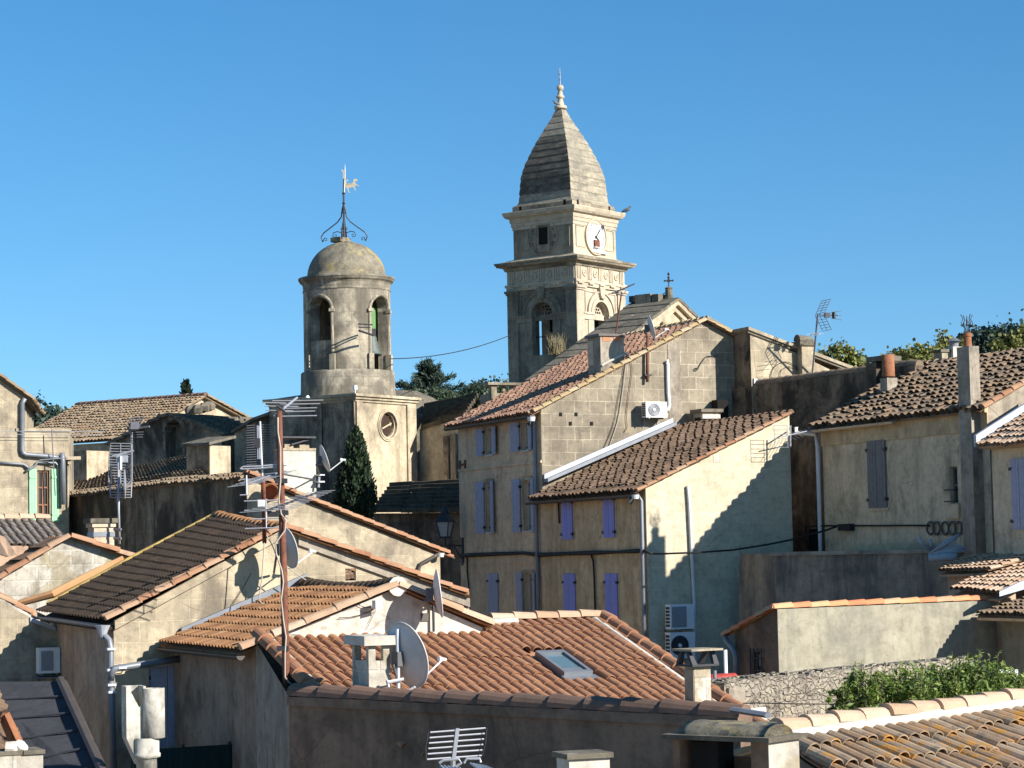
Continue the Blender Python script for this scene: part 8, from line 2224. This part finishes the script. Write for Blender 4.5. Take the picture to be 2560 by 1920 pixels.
# lower left wall with its condenser, slate lean-to
uM_ = F_H.hit((142, 1600))[0]; wp = F_H.w(uM_, 8); W_3 = Pl(wp, AZB)
p0, p1 = W_3.hit((-10, 1497)), W_3.hit((112, 1563))
ll = thing('low_left_wall', 'sunlit plaster wall with a tile edged top at the left, half in shadow', 'wall', W_3.w(p0[0], 0))
ue_ = W_3.hit((142, 1600))[0]; s_ = (p1[1] - p0[1]) / (p1[0] - p0[0])
mb = MB(); mb.wall(W_3, [(p0[0] - 2, GZ), (ue_, GZ), (ue_, p1[1] + s_ * (ue_ - p1[0])), p1, (p0[0] - 2, p0[1] - 2 * s_)]); mb.build('wall', M['stone_house'], ll)
mb = MB(); ridge(mb, W_3.w(p1[0] + .1, p1[1] + .02, -.05), W_3.w(p0[0] - 2, p0[1] - 2 * s_ + .05, -.05), .11, .45, seed=171); ridge(mb, W_3.w(p1[0], p1[1] + .1, -.3), W_3.w(p0[0] - 2, p0[1] - 2 * s_ + .12, -.3), .11, .45, seed=172); mb.build('edge_tiles', M['t_rake'], ll)
MB().prism([W_3.w(p1[0] - .35, p1[1] + .1, .05), W_3.w(p1[0] + .25, p1[1] - .14, .05), W_3.w(p1[0] + .25, p1[1] - .06, .05), W_3.w(p1[0] - .35, p1[1] + .2, .05)], -W_3.n * .4).build('valley_flashing', M['zinc'], ll)
ac_unit('cream air conditioner in shade on the left wall above the slate lean-to', W_3, q(2, 298, 738), q(2, 462, 928), .32, .12, side=1, fanmat='ac_grey', grille='square', group='air conditioners on walls')
mb = MB(); h = W_3.sh(.44).rect(q(2, 275, 935), q(2, 505, 955)); mb.wbox(W_3, h[0], h[2], h[1] - .03, h[1], .003, .5); mb.build('ledge', M['alu_dark'], ll)
sA, sB, sC, sD = P((292, 2010), 44.6), P((205, 2010), 45.2), P((-45, 1705), 51.5), P((152, 1703), 50.6)
sl = thing('slate_lean_to', 'slate grey sheet lean-to roof in shade beside the pinkish wall', 'lean-to', (sA.x, sA.y, 0))
sB = P((150, 2080), 44.6)
mb = MB(); mb.prism([sA, sB, sC, sD], -UZ * .08); 
for i in range(1, 7):
    f = i / 7; a_, b_ = sA + (sD - sA) * f, sB + (sC - sB) * f; mb.prism([a_, b_, b_ + (sC - sB).normalized() * .05, a_ + (sD - sA).normalized() * .05], UZ * .025)
mb.build('sheet_roof', M['slate_sheet'], sl)
mb = MB(); mb.tube([sD + UZ * .05, sA + UZ * .05], .11, 6, flat=.6); mb.build('edge_flashing', M['brown_gutter'], sl)
mb = MB(); mb.quad(V((sA.x, sA.y, GZ)), V((sB.x, sB.y, GZ)), sB - UZ * .08, sA - UZ * .08); mb.build('wall', M['brown_plaster'], sl)
tA, tB, tC, tD = P((-160, 2080), 43.5), P((150, 2085), 44.4), P((-20, 1718), 51.0), P((-220, 1700), 50.6)
tl2 = thing('brown_tile_slope', 'brown tile roof slope in deep shade left of the slate lean-to', 'roof', (tB.x, tB.y, 0))
tA.z += .9; tD.z += .9
roof_part(tl2, tB, tC, tD, tA, 't_brown', .22, .4, seed=181, lift=.03)
mb = MB(); mb.quad(V((tA.x, tA.y, GZ)), V((tB.x, tB.y, GZ)), tB - UZ * .1, tA - UZ * .1); mb.build('wall', M['brown_plaster'], tl2)

# ================================================================== nearest things along the bottom edge
# lichened barrel tile roof, bottom right
LAZ, LSL = -40.0, 17.0
up_L = dv(LAZ) * math.cos(R(LSL)) + UZ * math.sin(R(LSL)); e_L = dv(LAZ + 90); n_L = e_L.cross(up_L); o_L = P((2550, 1768), 30)
def Lh(p): return hitp(p, o_L, n_L)
a_, b_ = Lh((1975, 1848)), Lh((2555, 1768)); uvl = lambda p: ((p - o_L).dot(e_L), (p - o_L).dot(up_L))
PL_ = lambda u, v, o=0: o_L + e_L * u + up_L * v + n_L * o
ua, va = uvl(a_); ub, vb = uvl(b_); vt = max(va, vb)
lr = thing('lichen_roof_house', 'near roof of old barrel tiles spotted with orange lichen and white ridge mortar', 'house', (o_L.x, o_L.y, 0))
u0 = uvl(Lh((1950, 1960)))[0]
L0, L1 = PL_(ub + 2.2, -5.2), PL_(u0 - .1, -5.2); Rg0, Rg1 = PL_(ua - .15, vt * 0 + va), PL_(ub + 2.2, vb + (vb - va) / (ub - ua) * 2.2)
mb = MB(); tiles(mb, L1, L0, Rg1, Rg0, .24, .56, seed=191, lift=.034, jit=.026, r=.108); mb.prism([p - n_L * .06 for p in (L1, L0, Rg1, Rg0)], -n_L * .08); mb.build('roof', M['t_lichen'], lr)
mb = MB(); mb.tube([Rg0 + n_L * .05 - up_L * .04, (Rg0 + Rg1) / 2 + n_L * .06 - up_L * .04, Rg1 + n_L * .05 - up_L * .04], .085, 8, flat=.9); mb.build('ridge_mortar', M['white_plaster'], lr)
mb = MB(); ridge(mb, Rg0 + n_L * .08 + up_L * .08, Rg1 + n_L * .08 + up_L * .08, .125, .5, seed=192, lift=.02, jit=.025); mb.build('ridge_tiles', M['t_tan'], lr)
mb = MB(); g = dv(LAZ) * 3 - UZ * .9; roofb = [Rg1 + g, Rg0 + g]; tiles(mb, roofb[0], roofb[1], Rg0, Rg1, .205, .42, seed=193); mb.build('roof', M['t_lichen'], lr)
mb = MB(); mb.quad(V((L1.x, L1.y, GZ)), V((L0.x, L0.y, GZ)), L0 - UZ * .15, L1 - UZ * .15); mb.quad(V((L1.x, L1.y, GZ)), V((Rg0.x, Rg0.y, GZ)), Rg0 - UZ * .15, L1 - UZ * .15); mb.build('wall', M['stone_house'], lr)
# zinc strip at the ridge's left end
z0, z1 = P(q(8, 420, 1165), 30.6), P(q(8, 640, 1200), 30.2); mb = MB(); mb.tube([z0, z1], .08, 6, flat=.5); mb.build('flashing', M['zinc_dark'], lr)
# big chimney with a mossy barrel top
cc = P((1921, 1842), 24.5); FA, FB = -52, 38; fa, fb = dv(FA), dv(FB)
wl_ = Pl(cc, FA).hit((1668, 1812))[0]; wr_ = Pl(cc, FB).hit((2004, 1824))[0]
fc = thing('mossy_chimney', 'wide rendered chimney with sooty openings and a mossy barrel shaped top', 'chimney', (cc.x, cc.y, 0))
zs0 = cc.z - .06; zo = cc.z - .46
def fcb(mb, u0, u1, v0, v1, z0, z1): o = cc + fa * u0 + fb * v0; mb.box(V((o.x, o.y, z0)), fa * (u1 - u0), fb * (v1 - v0), UZ * (z1 - z0))
mb = MB(); fcb(mb, .03, wl_ - .05, .03, wr_ - .03, GZ, zo - .12)
fcb(mb, .03, .24, .03, wr_ - .03, zo - .12, zs0); fcb(mb, wl_ - .13, wl_ - .05, .03, wr_ - .03, zo - .12, zs0); fcb(mb, .33, wl_ - .22, wr_ - .12, wr_ - .03, zo - .12, zs0 - .22)
mb.build('shaft', M['brown_plaster'], fc); fcb(mb := MB(), .02, .028, .03, wr_ - .03, GZ, zs0); mb.build('lit_face', M['rough_plaster'], fc)  # dark shaft, pale cladding: shade and sunlight put into the colours
MB().box(cc + fa * .36 + fb * .05 - UZ * (cc.z - GZ), fa * .01, fb * .01, UZ * .1).build('base_stone', M['slab'], fc)
mb = MB(); fcb(mb, wl_ * .55, wl_ * .66, .1, .25, zo - .12, zs0); fcb(mb, .25, wl_ - .24, .06, wr_ - .14, zo - .125, zo - .11); fcb(mb, wl_ - .5, wl_ - .24, .12, wr_ - .14, zo - .12, zs0 - .03); mb.build('sooty_opening', M['black'], fc)
mb = MB(); fcb(mb, -.04, wl_ + .04, -.06, wr_ + .05, zs0, zs0 + .05); mb.build('top_slab', M['slab'], fc)
mb = MB(); p0 = cc + fa * (.08) + fb * (wr_ * .5) + UZ * -.02; p1 = cc + fa * (wl_ - .1) + fb * (wr_ * .5) + UZ * -.02
n = 10; vs = []; k = 12; g = random.Random(6)
for i in range(n + 1):
    o = p0 + (p1 - p0) * (i / n)
    for j in range(k + 1):
        th_ = math.pi * j / k; rr_ = wr_ * .47 * (1 + g.uniform(-.04, .04)) * (.9 if i in (0, n) else 1)
        vs.append(o + fb * (rr_ * math.cos(th_)) + UZ * (rr_ * .46 * math.sin(th_)))
fs = [[i * (k + 1) + j, i * (k + 1) + j + 1, (i + 1) * (k + 1) + j + 1, (i + 1) * (k + 1) + j] for i in range(n) for j in range(k)] + [list(range(k + 1)), [n * (k + 1) + j for j in range(k + 1)]]
mb.add(vs, fs); mb.build('barrel_top', M['dome'], fc, True)
# white capped chimney at the bottom edge
cc = P((1466, 1925), 27); w1 = thing('white_chimney', 'small white chimney with a thin dark slab at the bottom edge', 'chimney', (cc.x, cc.y, 0))
K1 = Pl(cc, 70); h = K1.rect((1424, 1960), (1524, 1893))
mb = MB(); mb.wbox(K1, h[0], h[2], GZ, h[3], -.4, 0); mb.build('shaft', M['white_plaster'], w1)
mb = MB(); mb.wbox(K1, h[0] - .04, h[2] + .03, h[3], h[3] + .06, -.46, .05); mb.build('chimney_cap', M['slab'], w1)
# grid antenna at the bottom edge
ca_ = P(q(4, 1640, 1640), 25); r_ = thing('television_antenna', 'nearest grid antenna with six thick rods at the bottom edge', 'antenna', ca_, 'television antennas')
MB().rod(V((ca_.x, ca_.y, 0)), P(q(4, 1635, 1600), 25), .03, 8).build('mast', M['alu_dark'], r_)
mb = MB()
for i in range(6):
    y0, y1 = 1385 + i * 41.5, 1352 + i * 42.2; x0, x1 = 1462 - i * 5, 1885 - i * 6; mb.rod(P(q(4, x0, y0), 25), P(q(4, x1, y1), 25.15), .0095, 6)
mb.build('rods', M['alu'], r_)
mb = MB(); a_, b_ = P(q(4, 1672, 1355), 25.05), P(q(4, 1640, 1610), 25.05); mb.prism([a_ - RT * .02, a_ + RT * .02, b_ + RT * .02, b_ - RT * .02], FW * .02); mb.build('spine', M['alu'], r_)
mb = MB(); mb.tube([P(q(4, 1450, 1375), 25), P(q(4, 1425, 1500), 25), P(q(4, 1432, 1600), 25)], .006, 4); mb.tube([P(q(4, 1895, 1350), 25.1), P(q(4, 1885, 1470), 25.1), P(q(4, 1860, 1565), 25.1)], .006, 4); mb.build('edge_wires', M['iron'], r_)
mb = MB(); e_ = [P(q(4, *p), 24.8) for p in ((1530, 1620), (1560, 1600), (1680, 1590), (1700, 1620), (1640, 1660))]; mb.tube(e_, .014, 5); mb.build('front_dipole', M['alu'], r_); mb = MB(); e_ = [P(q(4, *p), 24.4) for p in ((1720, 1620), (1740, 1588), (1840, 1585), (1848, 1615))]; mb.tube(e_, .014, 5)
for i in range(6): mb.rod(P(q(4, 1540 + i * 28, 1640 + i * 3), 24.6), P(q(4, 1600 + i * 30, 1700), 24.3), .012, 5); mb.rod(P(q(4, 1770 + i * 22, 1622 + i * 4), 24.4), P(q(4, 1850 + i * 24, 1680), 24.2), .012, 5)
mb.build('dipole_rods', M['alu'], r_)
# cement flues, left bottom
fx = P((384, 1900), 38); fl = thing('cement_flue', 'round cement flue beside a broken square duct near the bottom left', 'flue', (fx.x, fx.y, 0))
px = lambda x, y, d=38: P(q(2, x, y), d)
s_m = 38 / 5790 / 3.072
rC = 85 * s_m; c1 = px(1180, 1045)
mb = MB(); z = lambda y: px(1180, y).z; cx_ = px(1180, 1240); cv = V((cx_.x, cx_.y, 0))
mb.lathe(cv, [(rC - .03, z(1300)), (rC - .03, z(1045)), (rC, z(1045)), (rC, z(1425)), (rC * .75, z(1432))], 24); mb.build('round_flue', M['cement_pipe'], fl, True)
c2_ = px(1125, 1500); cv2 = V((c2_.x, c2_.y, 0)); mb = MB(); r2 = 97 * s_m
mb.lathe(cv2, [(r2, z(1425)), (r2, z(1540)), (r2 + .02, z(1545)), (r2 + .02, z(1572)), (r2 - .04, z(1580)), (r2 - .04, 0)], 24); mb.build('lower_flue', M['cement_pipe'], fl, True)
# square broken duct
dq = px(1050, 1250, 37.9); K2 = Pl(dq, 70); h = K2.rect(q(2, 972, 1430), q(2, 1120, 1030)); mb = MB()
tk_ = .045; dep = .42
mb.wbox(K2, h[0], h[0] + tk_, h[1], h[3], -dep, 0); mb.wbox(K2, h[2] - tk_, h[2], h[1], h[3], -dep, 0); mb.wbox(K2, h[0] + tk_, h[2] - tk_, h[1], h[3], -dep, -dep + tk_)
uu = (h[0] + tk_, h[2] - tk_); mb.prism([K2.w(uu[0], h[1]), K2.w(uu[1], h[1]), K2.w(uu[1], h[3] - .28), K2.w((uu[0] + uu[1]) / 2 + .05, h[3] - .34), K2.w(uu[0], h[3] - .03)], -K2.n * tk_)
mb.prism([K2.w(h[0] + .0, h[1]), K2.w(h[2], h[1]), K2.w(h[2] - .05, h[1] - .3), K2.w(h[0] + .2, h[1] - .45)], -K2.n * dep)
mb.build('square_duct', M['cement_pipe'], fl)
# chimney with tilted terracotta tiles, bottom left corner
cc = P(q('K', 0, 1270), 30); K3 = Pl(cc, AZB); h = K3.rect(q('K', -500, 1800), q('K', 745, 1270))
tc = thing('tile_topped_chimney', 'white rendered chimney topped with leaning terracotta tiles in the lower left corner', 'chimney', (cc.x, cc.y, 0))
mb = MB(); mb.wbox(K3, h[0], h[2], GZ, h[3], -.5, 0); mb.build('shaft', M['rough_plaster'], tc)
h2 = K3.rect(q('K', 400, 1270), q('K', 772, 1200)); mb = MB(); mb.wbox(K3, h2[0], h2[2], h[3], h2[3], -.54, .04); mb.wbox(K3, h[0], h2[0], h[3], h[3] + .05, -.5, .02); mb.build('cap_slab', M['slab'], tc)
mb = MB(); a_, b_ = K3.w(*K3.hit(q('K', 110, 600)), -.2), K3.w(*K3.hit(q('K', 300, 1130)), -.2)
ridge(mb, b_, a_, .09, .9, up=(b_ - a_).cross(K3.n) * -1, seed=5); mb.prism([a_ - K3.t * .02, a_ + K3.t * .03, b_ + K3.t * .05, b_], -K3.n * .35); c3 = K3.w(*K3.hit(q('K', -200, 1150)), -.2); mb.prism([a_ - UZ * .03, a_ + UZ * .02, c3 + UZ * .04, c3], -K3.n * .35)
mb.build('leaning_tiles', M['terracotta'], tc)
mb = MB(); mb.tube([K3.w(*K3.hit(q('K', 300, 1080)), -.1), K3.w(*K3.hit(q('K', 360, 1160)), -.08), K3.w(*K3.hit(q('K', 480, 1210)), -.1)], [.05, .09, .05], 8); mb.tube([K3.w(*K3.hit(q('K', 120, 1190)), -.12), K3.w(*K3.hit(q('K', 260, 1195)), -.1), K3.w(*K3.hit(q('K', 380, 1240)), -.1)], [.08, .1, .05], 8); mb.build('mortar', M['white_plaster'], tc)
